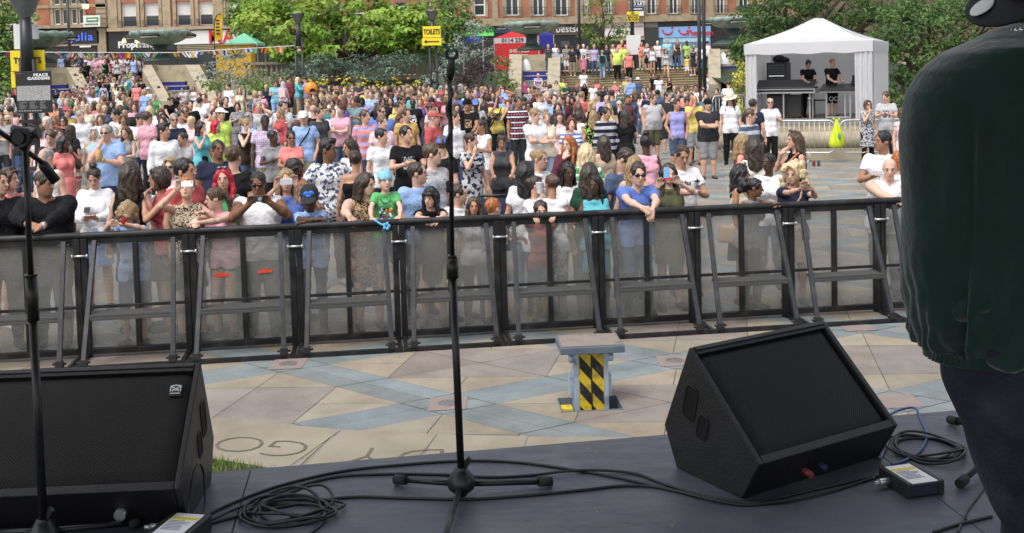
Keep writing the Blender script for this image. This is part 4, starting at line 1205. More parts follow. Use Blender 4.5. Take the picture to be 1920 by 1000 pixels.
for (pa, pc) in ((101, 114), (116, 128), (133, 145), (147, 158)): wins += [(FX(pa), FZ(46, 130), FX(pc), FZ(16, 130)), (FX(pa), FZ(9, 130), FX(pc), FZ(-3, 130))]
for (pa, pc) in ((-40, -10), (5, 32)): wins.append((FX(pa), FZ(46, 50), FX(pc), FZ(5, 50)))
m = MB(); holes_wall(m, x0, x1, zc, 16, FY, wins); m.box((x0, FY + .9, TZ), (x1, FY + 9, 16))
m.build('wall', M_STONE, b1)
for w_ in wins: window(b1, *w_, FY, muntin=(1, 1), w=.1)
m = MB()
for (pa, pc) in ((73, 95), (155.5 + 4, 181)): m.box((FX(pa), FY - .05, FZ(51, pa)), (FX(pc), FY - .002, 16))
m.build('brick_panel', M_BRICK, b1)
m = MB()
for z, d in ((FZ(51, 100), .35), (FZ(13, 100), .12)): m.box((x0, FY - d, z - .12), (x1, FY - .003, z + .14))
for k in range(12):
 z = FZ(49, 190) + .2 + k * .42; m.box((FX(182), FY - .12, z), (FX(201), FY - .003, z + .36))
m.box((FX(183), FY - .14, TZ), (FX(199), FY - .003, FZ(53, 190)))
m.build('cornice', M_STONE2, b1)
m = MB(); m.box((x0, FY - .02, TZ), (FX(183) - .01, FY + .6, FZ(53, 130) - .1)); m.box((FX(118), FY - .14, FZ(82, 150)), (FX(186), FY - .021, FZ(58, 150)))
sf = m.build('shopfront', M_DARK, b1)
m = MB(); m.box((x0, FY - .2, FZ(86.5, 140)), (FX(183), FY - .021, FZ(83.5, 140))); m.build('canopy', M_STONE2, sf)
lettering('Julia', .95, emit('blue_letters', srgb('3f62d8'), .45), (FX(154), FY - .17, FZ(70, 154)), sf, depth=.06, bold=.008, sx=1.05, spacing=1.15)
m = MB(); m.box((FX(149), FY - .1, FZ(88.5, 160)), (FX(169), FY - .03, FZ(86.5, 160))); m.build('sign_light', emit('sign_strip', (.9, .9, .92), .8), sf)
# signboard of an agent and the wall lamp
ag = empty('estate_sign', label='white and green letting board on the wall above the black shopfront', cat='sign')
m = MB(); m.box((FX(165), FY - .9, FZ(51, 180)), (FX(196), FY - .8, FZ(30, 180))); m.build('board', M_CREAMSIGN, ag)
m = MB(); m.box((FX(171), FY - .93, FZ(42, 180)), (FX(193), FY - .91, FZ(34, 180))); m.build('green_band', mat('sign_green', srgb('1f7a3c'), var=.05), ag)
m = MB(); m.box((FX(173), FY - .935, FZ(39.2, 180)), (FX(191), FY - .931, FZ(36.8, 180))); m.build('small_print', M_WHITEP, ag)
m = MB()
for k in range(9): m.box((FX(168 + k * 2.8), FY - .915, FZ(48.2, 180)), (FX(169.9 + k * 2.8), FY - .902, FZ(45.2, 180)))
m.build('small_print', M_DARK, ag)
m = MB(); m.bar((FX(181), FY - .85, FZ(28, 180)), (FX(181), FY, FZ(28, 180)), .05); m.bar((FX(181), FY - .85, FZ(28, 180)), (FX(181), FY - .85, FZ(30, 180)), .05); m.build('bracket', M_IRON, ag)
wl = empty('wall_lamp', label='lit lantern on a bracket above the white and green letting board', cat='lamp')
cx, cz = FX(167), FZ(11, 167)
m = MB(); m.lathe([(.06, -.3), (.24, -.25), (.3, .1), (.2, .3), (.0, .4)], 10, (cx, FY - .5, cz)); m.build('lantern', emit('lamp_glow', srgb('ffd9a0'), 1.2), wl)
m = MB(); m.tube([(cx, FY - .5, cz - .3), (cx + .1, FY - .5, cz - .7), (cx + .1, FY, cz - .9)], .04, 6); m.lathe([(.34, .1), (.2, .36), (.05, .5), (0, .52)], 10, (cx, FY - .5, cz)); m.build('bracket', M_IRON, wl)
x0, x1 = FX(203) + .02, FX(470)
b2 = empty('brick_building', label='red brick building with tall white sash windows and iron balconies above shops', cat='building')
zc = FZ(54, 300)
wins = []
for (pa, pc) in ((229, 257), (272, 299), (332, 359), (374, 401), (425, 452)): wins.append((FX(pa), FZ(50, 315), FX(pc), FZ(4, 315)))
m = MB(); holes_wall(m, x0, x1, zc, 16, FY, wins); m.box((x0, FY + .9, TZ), (x1, FY + 9, 16)); m.build('wall', M_BRICK, b2)
for w_ in wins:
 window(b2, *w_, FY, blind=.5, muntin=(1, 2), w=.1)
 balcony(b2, w_[0] - .12, w_[2] + .12, w_[1] + .02, FY, .5)
m = MB()
for (pa, pc) in ((205, 222), (307, 322), (408, 420)): m.box((FX(pa), FY - .16, FZ(53, pa)), (FX(pc), FY - .003, 16))
for (a, b, c, d) in wins:
 m.box((a - .28, FY - .08, b - .15), (a - .003, FY - .002, d + .3)); m.box((c + .003, FY - .08, b - .15), (c + .28, FY - .002, d + .3)); m.box((a - .28, FY - .2, b - .22), (c + .28, FY - .004, b - .02))
m.box((x0, FY - .4, zc - .15), (x1, FY - .003, zc + .12))
m.build('stone_dressing', M_STONE, b2)
m = MB(); m.box((x0, FY - .05, TZ), (FX(330), FY + .6, zc - .16)); m.box((FX(212), FY - .14, FZ(96, 250)), (FX(330), FY - .051, FZ(72, 250)))
sf = m.build('shopfront', M_DARK, b2)
lettering('Proper', .74, M_CREAMSIGN, (FX(245), FY - .18, FZ(84.5, 250)), sf, depth=.05, bold=.03)
lettering('Pasty', .74, M_CREAMSIGN, (FX(276), FY - .18, FZ(84.5, 270)), sf, depth=.05)
m = MB()
for px in (236, 260): m.lathe([(.02, .3), (.16, .05), (.2, -.1), (0, -.12)], 10, (FX(px), FY - .5, FZ(78, px)))
m.build('fascia_lamp', emit('warm_lamp', srgb('ffe7a8'), .8), sf)
m = MB(); m.box((FX(331), FY - .06, TZ), (x1, FY + .6, FZ(82, 400))); m.build('shop_window', M_SHOPG, b2)
m = MB(); m.box((FX(327), FY - .16, FZ(82, 400)), (x1, FY - .061, FZ(57, 400))); sg = m.build('shop_sign', M_CREAMSIGN, b2)
lettering('MA', 1.55, mat('red_letters', srgb('c02a2a'), var=.05), (FX(416), FY - .19, FZ(70, 416)), sg, depth=.05, bold=.03)
m = MB()
for k in range(5): z = FZ(83 + k * 3.2, 350); m.box((FX(331), FY - .12, z - .06), (FX(402), FY - .061, z + .02))
m.build('shutter_slats', M_STONE2, b2)
x0, x1 = FX(470) + .02, FX(868)
b3 = empty('terrace_building', label='brick building mostly hidden behind the lime green tree', cat='building')
wins = []
for k in range(9): a = FX(488 + k * 42); wins.append((a, FZ(45, 650), a + 1.15, FZ(5, 650)))
m = MB(); holes_wall(m, x0, x1, FZ(52, 650), 16, FY + .4, wins); m.box((x0, FY + 1.3, TZ), (x1, FY + 9, 16)); m.box((x0, FY + .41, TZ), (x1, FY + 1.2, FZ(52, 650)), 1); m.build('wall', [M_BRICK2, M_DARK], b3)
for w_ in wins: window(b3, *w_, FY + .4, muntin=(1, 2))
x0, x1 = FX(868) + .02, FX(1790)
b4 = empty('long_brick_building', label='long red brick building with dark sash windows, stone band and a row of shops', cat='building')
wp = [(889, 911), (948, 974), (999, 1021), (1041, 1066), (1096, 1104), (1136, 1148), (1213, 1232), (1255, 1273), (1297, 1311), (1344, 1360), (1386, 1405), (1440, 1458), (1490, 1508), (1545, 1562), (1600, 1618), (1660, 1678), (1720, 1738)]
zb = FZ(37, 1150); wins = []
for (pa, pc) in wp: wins.append((FX(pa), FZ(30 if pa < 1050 else 27, (pa + pc) / 2), FX(pc), FZ(-12, (pa + pc) / 2)))
m = MB(); holes_wall(m, x0, x1, zb, 16, FY, wins); m.box((x0, FY + .9, TZ), (x1, FY + 9, 16)); m.build('wall', M_BRICK2, b4)
for i, w_ in enumerate(wins):
 window(b4, *w_, FY, muntin=(2 if i not in (0,) else 1, 2 if i == 0 else 1), w=.12)
 if i: balcony(b4, w_[0] - .15, w_[2] + .15, w_[1] - .03, FY, .72)
m = MB()
for (pa, pc) in ((868, 876), (924, 935), (1079, 1094), (1180, 1200), (1325, 1338), (1420, 1432), (1520, 1532)): m.box((FX(pa), FY - .16, zb), (FX(pc), FY - .003, 16))
for (a, b, c, d) in wins: m.box((a - .22, FY - .07, b - .1), (a - .003, FY - .002, 12)); m.box((c + .003, FY - .07, b - .1), (c + .22, FY - .002, 12))
m.box((x0, FY - .45, zb - .28), (x1, FY - .003, zb + .16)); m.box((x0, FY - .3, zb + .161), (x1, FY - .004, zb + .34))
m.build('stone_dressing', M_STONE2, b4)
m = MB(); m.box((x0, FY - .02, TZ), (x1, FY + .7, zb - .29)); m.build('ground_floor', M_DARK, b4)
def shop(px0, px1, py0, py1, mt, d=.16):
 m = MB(); m.box((FX(px0), FY - d, FZ(py1, (px0 + px1) / 2)), (FX(px1), FY - .021, FZ(py0, (px0 + px1) / 2))); return m.build('shop_sign', mt, b4)
s1 = shop(872, 926, 47, 68, mat('green_fascia', srgb('6ddc6c'), var=.06)); lettering('(co-operative', .72, mat('dark_green_letters', srgb('1f5a44'), var=.05), (FX(897), FY - .2, FZ(56, 897)), s1, depth=.04, bold=.01)
shop(928, 972, 45, 62, mat('blue_fascia', srgb('2c3a78'), var=.06))
s1 = shop(1033, 1090, 42, 66, mat('brown_fascia', srgb('4a3f36'), var=.1)); lettering('bestso', .82, M_CREAMSIGN, (FX(1066), FY - .2, FZ(55, 1066)), s1, depth=.04, bold=.004)
m = MB(); m.box((FX(1043), FY - .05, TZ + .1), (FX(1088), FY - .022, FZ(70, 1065))); m.build('shop_window', M_SHOPG, b4)
m = MB(); m.box((FX(1051), FY - .12, FZ(88, 1060)), (FX(1068), FY - .06, FZ(77, 1060))); m.build('poster', mat('poster_dark', (.05, .05, .055), var=.4), b4)
shop(1130, 1207, 41, 69, mat('pale_fascia', srgb('cfc8cc'), var=.06)); m = MB(); m.box((FX(1132), FY - .19, FZ(52, 1170)), (FX(1205), FY - .165, FZ(49, 1170))); m.build('sign_line', mat('pink_line', srgb('b08890')), b4)
m = MB(); m.box((FX(1108), FY - .08, FZ(76, 1165)), (FX(1208), FY - .021, FZ(69.5, 1165))); m.build('shop_blind', M_STONE, b4)
m = MB(); m.box((FX(1208), FY - .25, TZ), (FX(1234), FY - .022, FZ(40, 1220))); m.build('doorway', mat('grey_doorway', (.03, .03, .034), rough=.4, var=.5, scale=.8), b4)
m = MB(); m.box((FX(1209), FY - .3, FZ(52, 1220)), (FX(1233), FY - .252, FZ(41, 1220))); m.build('door_sign', mat('grey_doorsign', (.10, .10, .11), var=.3), b4)
s1 = shop(1234, 1332, 50, 70, mat('sky_blue_fascia', srgb('7fa9dd'), var=.05))
mr = mat('smile_red', srgb('c0242c'), var=.05)
for px in (1251, 1282):
 cx, cz = FX(px), FZ(57.5, px); m = MB()
 m.tube([(cx + .42 * cos(a) , FY - .22, cz + .05 + .36 * sin(a)) for a in [pi + .25 + k * (pi - .35) / 12 for k in range(13)]], [.03 + .035 * sin(pi * k / 12) for k in range(13)], 6)
 m.ell((cx + .4, FY - .22, cz + .24), (.08, .05, .08), 10, 6); m.bar((cx - .52, FY - .22, cz + .0), (cx - .34, FY - .22, cz + .04), .05)
 m.build('smile_emblem', mr, s1)
lettering('Thomson', .58, mr, (FX(1311), FY - .2, FZ(62, 1311)), s1, depth=.04, bold=.02)
m = MB(); m.box((FX(1236), FY - .06, TZ + .1), (FX(1332), FY - .021, FZ(71.5, 1285))); m.build('shop_window', mat('shop_glass_blue', srgb('5f8099'), rough=.2, var=.5, scale=.6), b4)
m = MB(); m.box((FX(1243), FY - .09, FZ(79, 1285)), (FX(1330), FY - .061, FZ(70.5, 1285))); m.build('window_band', mat('pale_blue_band', srgb('9fc0d8'), var=.06), b4)
m = MB()
for px in (1254, 1276, 1300, 1320): m.box((FX(px), FY - .1, TZ + .1), (FX(px + 1.5), FY - .062, FZ(79, 1285)))
m.build('mullions', M_STONE2, b4)
# letting board at the right
tb = empty('letting_board', label='blue and white TO LET board fixed above the pale shop sign', cat='sign')
m = MB(); m.box((FX(1181), FY - .9, FZ(31, 1192)), (FX(1205), FY - .84, FZ(3, 1192))); m.build('board', M_CREAMSIGN, tb)
m = MB(); m.box((FX(1181), FY - .92, FZ(13, 1192)), (FX(1205), FY - .903, FZ(4, 1192))); m.box((FX(1181), FY - .92, FZ(22, 1192)), (FX(1205), FY - .903, FZ(14, 1192))); m.build('blue_band', mat('sign_blue', srgb('24385c'), var=.06), tb)
lettering('TO LET', .42, M_CREAMSIGN, (FX(1193), FY - .93, FZ(8.5, 1193)), tb, depth=.006, bold=.015)
m = MB()
for k in range(5): m.box((FX(1183 + k * 4), FY - .926, FZ(19.5, 1193)), (FX(1186 + k * 4), FY - .921, FZ(17, 1193)))
m.build('small_print', M_CREAMSIGN, tb)
b5 = empty('stone_building', label='dark stone building glimpsed above the tree right of the white marquee', cat='building')
m = MB(); m.box((FX(1560, 75), 75, TZ), (FX(2100, 75), 84, 16)); m.build('wall', mat_brick('old_stone', srgb('6d5e4c'), srgb('5d5040'), srgb('4a4034'), .5), b5)
m = MB(); m.tube([(FX(1708, 74.8), 74.8, TZ), (FX(1708, 74.8), 74.8, 14)], .16, 8); m.build('drainpipe', M_IRON, b5)
# fountains with their stepped cascades
M_PATINA = mat('bronze_patina', srgb('82978f'), rough=.55, var=.35, scale=2.2, bump=.3, dirt=((.03, .04, .036), .7, 2.6))
M_PATD = mat('dark_bronze', srgb('3c4a47'), rough=.5, var=.4, scale=2.5, bump=.2)
M_FSTONE = mat('fountain_stone', srgb('a79c86'), rough=.8, var=.14, scale=1.6, dirt=((.13, .12, .095), .55, 1.8))
M_TILE_B = mat('blue_tile', srgb('26348c'), rough=.25, var=.5, scale=5, spec=.6)
M_TILE_P = mat('pale_tile', srgb('7d92a4'), rough=.3, var=.35, scale=5)
M_TILE_G = mat('green_tile', srgb('7fae9e'), rough=.3, var=.35, scale=4)
M_WATER = mat('running_water', (.25, .27, .26), rough=.12, var=.3, scale=6, bump=.5, spec=.7)
def fountain(px, rim_y, rim_hw, bowl_y, foot_y, Y, label, cas=None, pr=.75, dr=.85):
 f = empty('fountain', label=label, cat='fountain', group='bronze bowl fountains along the terrace')
 c = W(px, rim_y, Y); zr = c.z; zb = W(px, bowl_y, Y).z; zf = W(px, foot_y, Y).z; rw = rim_hw * Y / FPX
 h = zr - zb
 def wob(a, r, z):
  k = 1.0 if r > rw * .87 else 0.0; q = abs(sin(a * 7)); lo = -z / h
  return 1 + .02 * k * q, (k * h * (.16 * (1 - q) * min(1, lo * 2.2) - .07 * (1 - q) * (lo < .1)))
 m = MB()
 m.lathe([(.7, -h), (rw * .42, -h * .95), (rw * .66, -h * .82), (rw * .84, -h * .62), (rw * .9, -h * .5), (rw * .97, -h * .46), (rw * 1.0, -h * .36), (rw * 1.01, -h * .2), (rw * .99, -h * .06), (rw * .95, 0), (rw * .88, -.05), (rw * .8, -h * .3), (rw * .4, -h * .5), (0, -h * .55)], 96, (c.x, Y, zr), 0, True, wob)
 for k in range(4):     # spouts: dark mouths with a pale lip
  a = -pi / 2 + k * pi / 2 ; x, y = c.x + rw * .965 * cos(a), Y + rw * .965 * sin(a)
  m.ell((x, y, zr - h * .42), (.55, .35, h * .2), 14, 8, 1); m.box((x - .5, y - .42, zr - h * .56), (x + .5, y - .1, zr - h * .5), 2)
 m.build('bowl', [M_PATINA, mat('spout_shadow', (.01, .012, .012)), M_FSTONE], f)
 m = MB(); zz = zb - zf
 m.lathe([(.85 * pr, zz + .02), (.8 * pr, zz * .93), (.6 * pr, zz * .88), (.55 * pr, zz * .45), (.62 * pr, zz * .36), (.6 * pr, zz * .3)], 40, (c.x, Y, zf), 0, True, lambda a, r, z: (1 + .035 * abs(sin(a * 8)), 0))
 m.build('pedestal', M_PATD, f)
 m = MB(); m.lathe([(.6 * dr, zz * .3), (1.1 * dr, zz * .2), (1.55 * dr, zz * .02), (1.6 * dr, -.1), (0, -.1)], 40, (c.x, Y, zf)); m.build('dome_base', M_PATD, f)
 if not cas: return f
 (l0, l1, r0, r1, yt, shift, yb, Yt, Yb) = cas
 def P(px_, s, lift=0.0):       # s = 0 at the top, 1 at the bottom end, in the plane of the sloping coping
  y = Yt + (Yb - Yt) * s
  q = W(px_ + shift * s, yt + (yb - yt) * s, y); return Vector((q.x, y, q.z + lift))
 m = MB()
 for a, b in ((l0, l1), (r0, r1)):
  A, B, C_, D = P(a, 0), P(b, 0), P(b, 1), P(a, 1)
  m.prism([A, B, C_, D], (0, 0, -3.6))
  E_, F_ = P(a, 0), P(b, 0); m.box((E_.x, Yt + .005, TERR_Z), (F_.x, Yt + 1.4, E_.z))
 A, B = P(l0, 0), P(r1, 0); m.box((A.x + .1, Yt + 1.0, TERR_Z - 1), (B.x - .1, Yt + 1.5, A.z - .05))
 m.build('side_wall', M_FSTONE, f, fix=True)
 ns = 9; m = MB()
 ztop = P(l1, 0).z - 1.0; zbot = -.1
 A, B = P(l1, 0), P(r0, 0); m.box((A.x, Yt + .55, ztop), (B.x, Yt + .999, A.z - .35), 0)
 for k in range(ns):
  s = k / ns; y0, y1 = Yt + (Yb - Yt) * (s), Yt + (Yb - Yt) * (s + 1 / ns)
  a, b = P(l1, s + .5 / ns), P(r0, s + .5 / ns); z = ztop + (zbot - ztop) * s
  mi = 1 if k < 2 else (2 if k < 4 else 3)
  z1 = ztop + (zbot - ztop) * (s + 1 / ns)
  m.box((a.x, y1 + .02, z1 - .3), (b.x, y0 + .6, z - .06), mi)
  m.box((a.x, y1, z - .057), (b.x, y0 + .62, z), 0)
 m.build('water_steps', [M_FSTONE, M_TILE_B, M_TILE_P, M_TILE_G], f)
 return f
fountain(300, 57, 54, 84, 113, 68, 'green bronze scalloped fountain bowl with a tiled cascade right of the crowded left steps', cas=(262, 284, 347, 374, 122, 38, 190, 64.6, 57.4))
fountain(70, 60, 62, 90, 117, 66, 'green bronze scalloped fountain bowl behind the yellow toilets sign and map board', cas=(28, 52, 125, 148, 127, 36, 196, 62.6, 56.5))
fountain(996, 41, 51, 64, 92, 68, 'green bronze scalloped fountain bowl beside the red gazebo and wide steps', cas=(955, 979, 1028, 1051, 102, -2, 168, 64.6, 57.4), pr=.62, dr=.6)
fountain(1374, 32, 46, 54, 82, 68, 'green bronze scalloped fountain bowl partly behind the dark tree right of the twin black poles', cas=(1327, 1350, 1396, 1420, 92, 2, 158, 64.6, 57.4))
_m = MB()
for px, py in ((986, 120), (1357, 108)):
 p = W(px, py, 64.4); _m.lathe([(.36, -.4), (.3, -.1), (.2, .12), (.08, .26), (0, .3)], 14, (p.x, 64.5, p.z))
tag(_m.build('water', mat('foam', (.7, .73, .74), rough=.3, var=.2, scale=9, bump=.6)), kind='structure')
# trees and shrubs: many leaf blades in clumps round real limbs
def mat_leaf(name, c, var=.3, tr=.35):
 k = ('leaf', name, tuple(c))
 if k in _mc: return _mc[k]
 m = bpy.data.materials.new(name); m.use_nodes = True
 nt = m.node_tree; N = nt.nodes; L = nt.links
 b = N['Principled BSDF']; b.inputs['Roughness'].default_value = .5; b.inputs['Specular IOR Level'].default_value = .35
 ge = N.new('ShaderNodeNewGeometry')
 hs = N.new('ShaderNodeHueSaturation'); hs.inputs['Color'].default_value = (*c, 1)
 r = N.new('ShaderNodeMapRange'); r.inputs[3].default_value = 1 - var; r.inputs[4].default_value = 1 + var * 1.3; L.new(ge.outputs['Random Per Island'], r.inputs[0]); L.new(r.outputs[0], hs.inputs['Value'])
 r2 = N.new('ShaderNodeMapRange'); r2.inputs[3].default_value = .48; r2.inputs[4].default_value = .52; L.new(ge.outputs['Random Per Island'], r2.inputs[0]); L.new(r2.outputs[0], hs.inputs['Hue'])
 L.new(hs.outputs[0], b.inputs['Base Color'])
 tl = N.new('ShaderNodeBsdfTranslucent'); L.new(hs.outputs[0], tl.inputs['Color'])
 mx = N.new('ShaderNodeMixShader'); mx.inputs[0].default_value = tr
 L.new(b.outputs[0], mx.inputs[1]); L.new(tl.outputs[0], mx.inputs[2]); L.new(mx.outputs[0], N['Material Output'].inputs[0])
 _mc[k] = m
 return m
def leaf_mesh(name, clumps, n_per, size, mats, seed, flat=.55, droop=.3, aspect=.55):
 rg = np.random.default_rng(seed)
 V, F, MI = [], [], []; base = 0
 for (c, r, mi) in clumps:
  n = max(8, int(n_per * (r[0] * r[2]) ** .8)) if n_per > 0 else -n_per
  d = rg.normal(size=(n, 3)); d /= np.linalg.norm(d, axis=1)[:, None]
  rad = rg.uniform(.35, 1.0, (n, 1)) ** .5
  p = np.array(c) + d * rad * np.array(r) + rg.normal(size=(n, 3)) * np.array(r) * .06
  nor = d * .7 + np.array([0, -.25, flat * 1.6]) + rg.normal(size=(n, 3)) * .45
  nor /= np.linalg.norm(nor, axis=1)[:, None]
  ax = d * np.array([1, 1, .2]) + np.array([0, 0, -droop]) + rg.normal(size=(n, 3)) * .5
  ax -= nor * (ax * nor).sum(1)[:, None]; ax /= np.linalg.norm(ax, axis=1)[:, None] + 1e-9
  sd = np.cross(nor, ax); s = size * rg.uniform(.6, 1.35, (n, 1))
  q = np.stack([p - ax * s * .5, p + sd * s * aspect * .5 + nor * s * .08, p + ax * s * .5 - nor * s * .1, p - sd * s * aspect * .5 + nor * s * .08], 1)
  V.append(q.reshape(-1, 3)); ix = base + np.arange(n * 4).reshape(n, 4); F.append(ix); base += n * 4
  m_ = np.full(n, mi); MI.append(m_)
 V = np.concatenate(V); F = np.concatenate(F); MI = np.concatenate(MI)
 me = np_mesh(name, V, F, mats[0])
 for m in mats[1:]: me.materials.append(m)
 me.polygons.foreach_set('material_index', MI.astype(np.int32))
 me.polygons.foreach_set('use_smooth', np.zeros(len(F), bool))
 return me
M_BARK = mat('bark', (.07, .055, .04), rough=.95, var=.4, scale=7, bump=.8, bscale=20)
def tree(name, label, foot, lobes, mats, n_per, size, seed, trunk_r=.2, clump_r=(.55, 1.0), nclump=14, group=None, cat='tree', dens=1.0, **kw):
 rr = random.Random(seed)
 t = empty(name, foot, label=label, cat=cat, group=group)
 Mi = Matrix.Translation(-Vector(foot))
 clumps = []; limbs = []
 for (px, py, hw, hh, Y, dp) in lobes:
  c = W(px, py, Y); a = hw * Y / FPX; h = hh * Y / FPX
  limbs.append((Vector((c.x, Y, c.z)), a))
  k = int(nclump * dens * max(1, (a * h) ** .6))
  for _ in range(k):
   d = Vector((rr.gauss(0, 1), rr.gauss(0, 1), rr.gauss(0, 1))).normalized() * (rr.uniform(.25, 1) ** .5)
   p = Vector((c.x + d.x * a, Y + d.y * dp, c.z + d.z * h))
   r = rr.uniform(*clump_r); p -= Vector(foot)
   clumps.append((tuple(p), (r, r, r * rr.uniform(.35, .6)), rr.choices(range(len(mats)), weights=[3, 3, 2][:len(mats)])[0]))
 me = leaf_mesh('crown', clumps, n_per, size, mats, seed, **kw)
 o = link(bpy.data.objects.new('crown', me)); o.parent = t
 if trunk_r:
  m = MB(); f0 = Vector((0, 0, -.3))
  cen = sum((l[0] for l in limbs), Vector()) / len(limbs) - Vector(foot)
  fork = Vector((cen.x * .25, cen.y * .25, max(.8, cen.z * .45)))
  m.tube([f0, f0.lerp(fork, .5) + Vector((.08, 0, 0)), fork], [trunk_r * 1.25, trunk_r, trunk_r * .85], 10)
  for (q, a) in limbs:
   q = q - Vector(foot)
   mid = fork.lerp(q, .5) + Vector((rr.uniform(-.3, .3), rr.uniform(-.3, .3), rr.uniform(0, .4)))
   m.tube([fork + Vector((0, 0, -.15)), mid, q], [trunk_r * .6, trunk_r * .36, trunk_r * .15], 7)
   for _ in range(3):
    e = q + Vector((rr.uniform(-a, a) * .8, rr.uniform(-a, a) * .5, rr.uniform(-.3, .7))); m.tube([mid.lerp(q, .6), q.lerp(e, .5) + Vector((0, 0, .15)), e], [trunk_r * .22, trunk_r * .14, .015], 5)
  m.build('trunk', M_BARK, t)
 return t
LIME = [mat_leaf('lime_leaf', (.25, .38, .06), .25, .45), mat_leaf('lime_leaf_bright', (.37, .50, .10), .22, .45), mat_leaf('lime_leaf_deep', (.15, .26, .035), .3, .4)]
GREEN = [mat_leaf('green_leaf', (.12, .21, .045)), mat_leaf('green_leaf_light', (.19, .30, .07)), mat_leaf('green_leaf_deep', (.07, .13, .03))]
MIDG = [mat_leaf('mid_leaf', (.14, .24, .045)), mat_leaf('mid_leaf_light', (.21, .33, .07)), mat_leaf('mid_leaf_deep', (.08, .15, .03))]
DARKG = [mat_leaf('glossy_leaf', (.075, .14, .04), .22), mat_leaf('glossy_leaf_light', (.115, .195, .055), .22), mat_leaf('glossy_leaf_deep', (.05, .10, .03), .22)]
SILV = [mat_leaf('silver_leaf', (.25, .29, .235), .25), mat_leaf('silver_leaf_pale', (.36, .40, .34), .2), mat_leaf('silver_leaf_deep', (.13, .17, .115))]
PURP = [mat_leaf('purple_leaf', (.045, .03, .035)), mat_leaf('purple_leaf_light', (.08, .05, .055))]
OLIV = [mat_leaf('olive_leaf', (.15, .19, .06)), mat_leaf('olive_leaf_light', (.23, .27, .10)), mat_leaf('olive_leaf_deep', (.08, .11, .035))]
GOLD = [mat_leaf('golden_leaf', (.45, .42, .06)), mat_leaf('golden_leaf_pale', (.6, .55, .12)), mat_leaf('golden_leaf_green', (.2, .26, .04))]
BLUEG = [mat_leaf('bluegreen_leaf', (.10, .17, .11)), mat_leaf('bluegreen_leaf_light', (.19, .26, .19)), mat_leaf('bluegreen_leaf_deep', (.05, .09, .055))]
def fpt(px, Y, z): return (W(px, 150, Y).x, Y, z)
tree('lime_green_tree', 'large lime green tree with big leaves in layers in the middle of the garden', fpt(640, 61, 1.6),
  [(492, 40, 42, 20, 62, 2.5), (520, 14, 75, 20, 63, 2.5), (560, 62, 62, 24, 60, 2.2), (640, 20, 84, 26, 62, 3), (700, 48, 74, 28, 60.5, 2.5), (752, 18, 64, 20, 63, 2.5), (620, 92, 60, 20, 60, 1.8), (775, 62, 38, 20, 61, 2), (735, 88, 42, 14, 60.5, 1.6), (600, -25, 130, 24, 63, 3), (720, -25, 90, 20, 63, 3), (545, 98, 40, 10, 60, 1.4), (792, 36, 42, 24, 61, 2), (800, 78, 24, 16, 61, 1.5)],
  LIME, 105, .36, 21, .3, (.5, .95), 15, flat=.9, droop=.45, aspect=.7)
tree('dark_tree', 'dark green tree behind the right edge of the lime green tree', fpt(845, 72, TERR_Z),
  [(840, 20, 42, 26, 72, 2.5), (850, -25, 50, 30, 72, 2.5), (842, 62, 34, 26, 71, 2), (868, 45, 22, 18, 71, 2), (815, 85, 25, 16, 71, 2)], GREEN, 85, .3, 22, .25, (.5, .95), 15)
tree('dark_tree', 'dark green tree behind the left edge of the lime green tree', fpt(470, 76, TERR_Z),
  [(478, 14, 42, 24, 76, 2.5), (500, 60, 50, 26, 75, 2.5), (460, -25, 50, 26, 76, 2.5), (530, 88, 40, 18, 75, 2), (466, 66, 24, 14, 74, 2), (450, 32, 20, 22, 75, 2)], GREEN, 85, .3, 23, .25, (.5, .95), 14)
tree('light_tree', 'leafy mid green tree at the left edge behind the yellow toilets sign', fpt(4, 60, 1.5),
  [(10, 30, 36, 34, 61, 2.2), (-20, 70, 50, 40, 60, 2.2), (18, 80, 22, 26, 60, 1.6), (-10, -10, 50, 30, 61, 2.2), (8, 120, 26, 26, 59, 1.6), (-15, 165, 40, 30, 57, 1.8), (15, 175, 16, 24, 56.5, 1.2)], MIDG, 90, .27, 24, .22, (.45, .85), 16)
tree('feathery_tree', 'small feathery green street tree in front of the pale shop sign', fpt(1131, 74, TERR_Z),
  [(1130, 20, 46, 22, 74, 1.7), (1110, 48, 32, 16, 74, 1.5), (1152, 46, 30, 18, 74, 1.5), (1125, -10, 44, 22, 74, 1.7), (1165, 62, 16, 10, 74, 1), (1105, 66, 20, 10, 74, 1.2), (1135, 78, 24, 8, 74, 1)], GREEN, 52, .24, 25, .13, (.35, .75), 12, aspect=.5)
tree('glossy_tree', 'large dark glossy tree rising behind the white marquee', fpt(1480, 45, .6),
  [(1440, 20, 50, 30, 46, 2), (1510, 0, 60, 30, 46, 2.2), (1425, 62, 34, 34, 45, 1.8), (1580, 18, 60, 34, 46, 2.2), (1410, 118, 26, 34, 44, 1.4), (1640, 40, 50, 34, 46, 2), (1500, 60, 80, 36, 47, 2), (1470, -30, 80, 26, 47, 2.4), (1600, -30, 80, 30, 47, 2.4), (1400, 95, 18, 20, 44, 1)], DARKG, 170, .19, 26, .3, (.35, .7), 24)
tree('spreading_tree', 'spreading dark tree between the marquee and the man in green', fpt(1700, 40, .6),
  [(1665, 75, 45, 30, 40, 1.8), (1700, 110, 60, 40, 40, 2), (1740, 60, 70, 34, 40, 2), (1690, 165, 46, 36, 39.5, 1.6), (1770, 120, 60, 60, 40, 2), (1800, 30, 70, 40, 40.5, 2), (1680, 205, 36, 26, 39, 1.3), (1860, 60, 60, 60, 40, 2), (1690, 25, 34, 22, 41, 1.4), (1850, 10, 70, 40, 41, 2), (1745, 20, 60, 40, 42, 1.6), (1900, 130, 60, 60, 41, 2), (1800, 190, 80, 40, 41, 1.8)], DARKG, 185, .17, 27, .26, (.33, .66), 26)
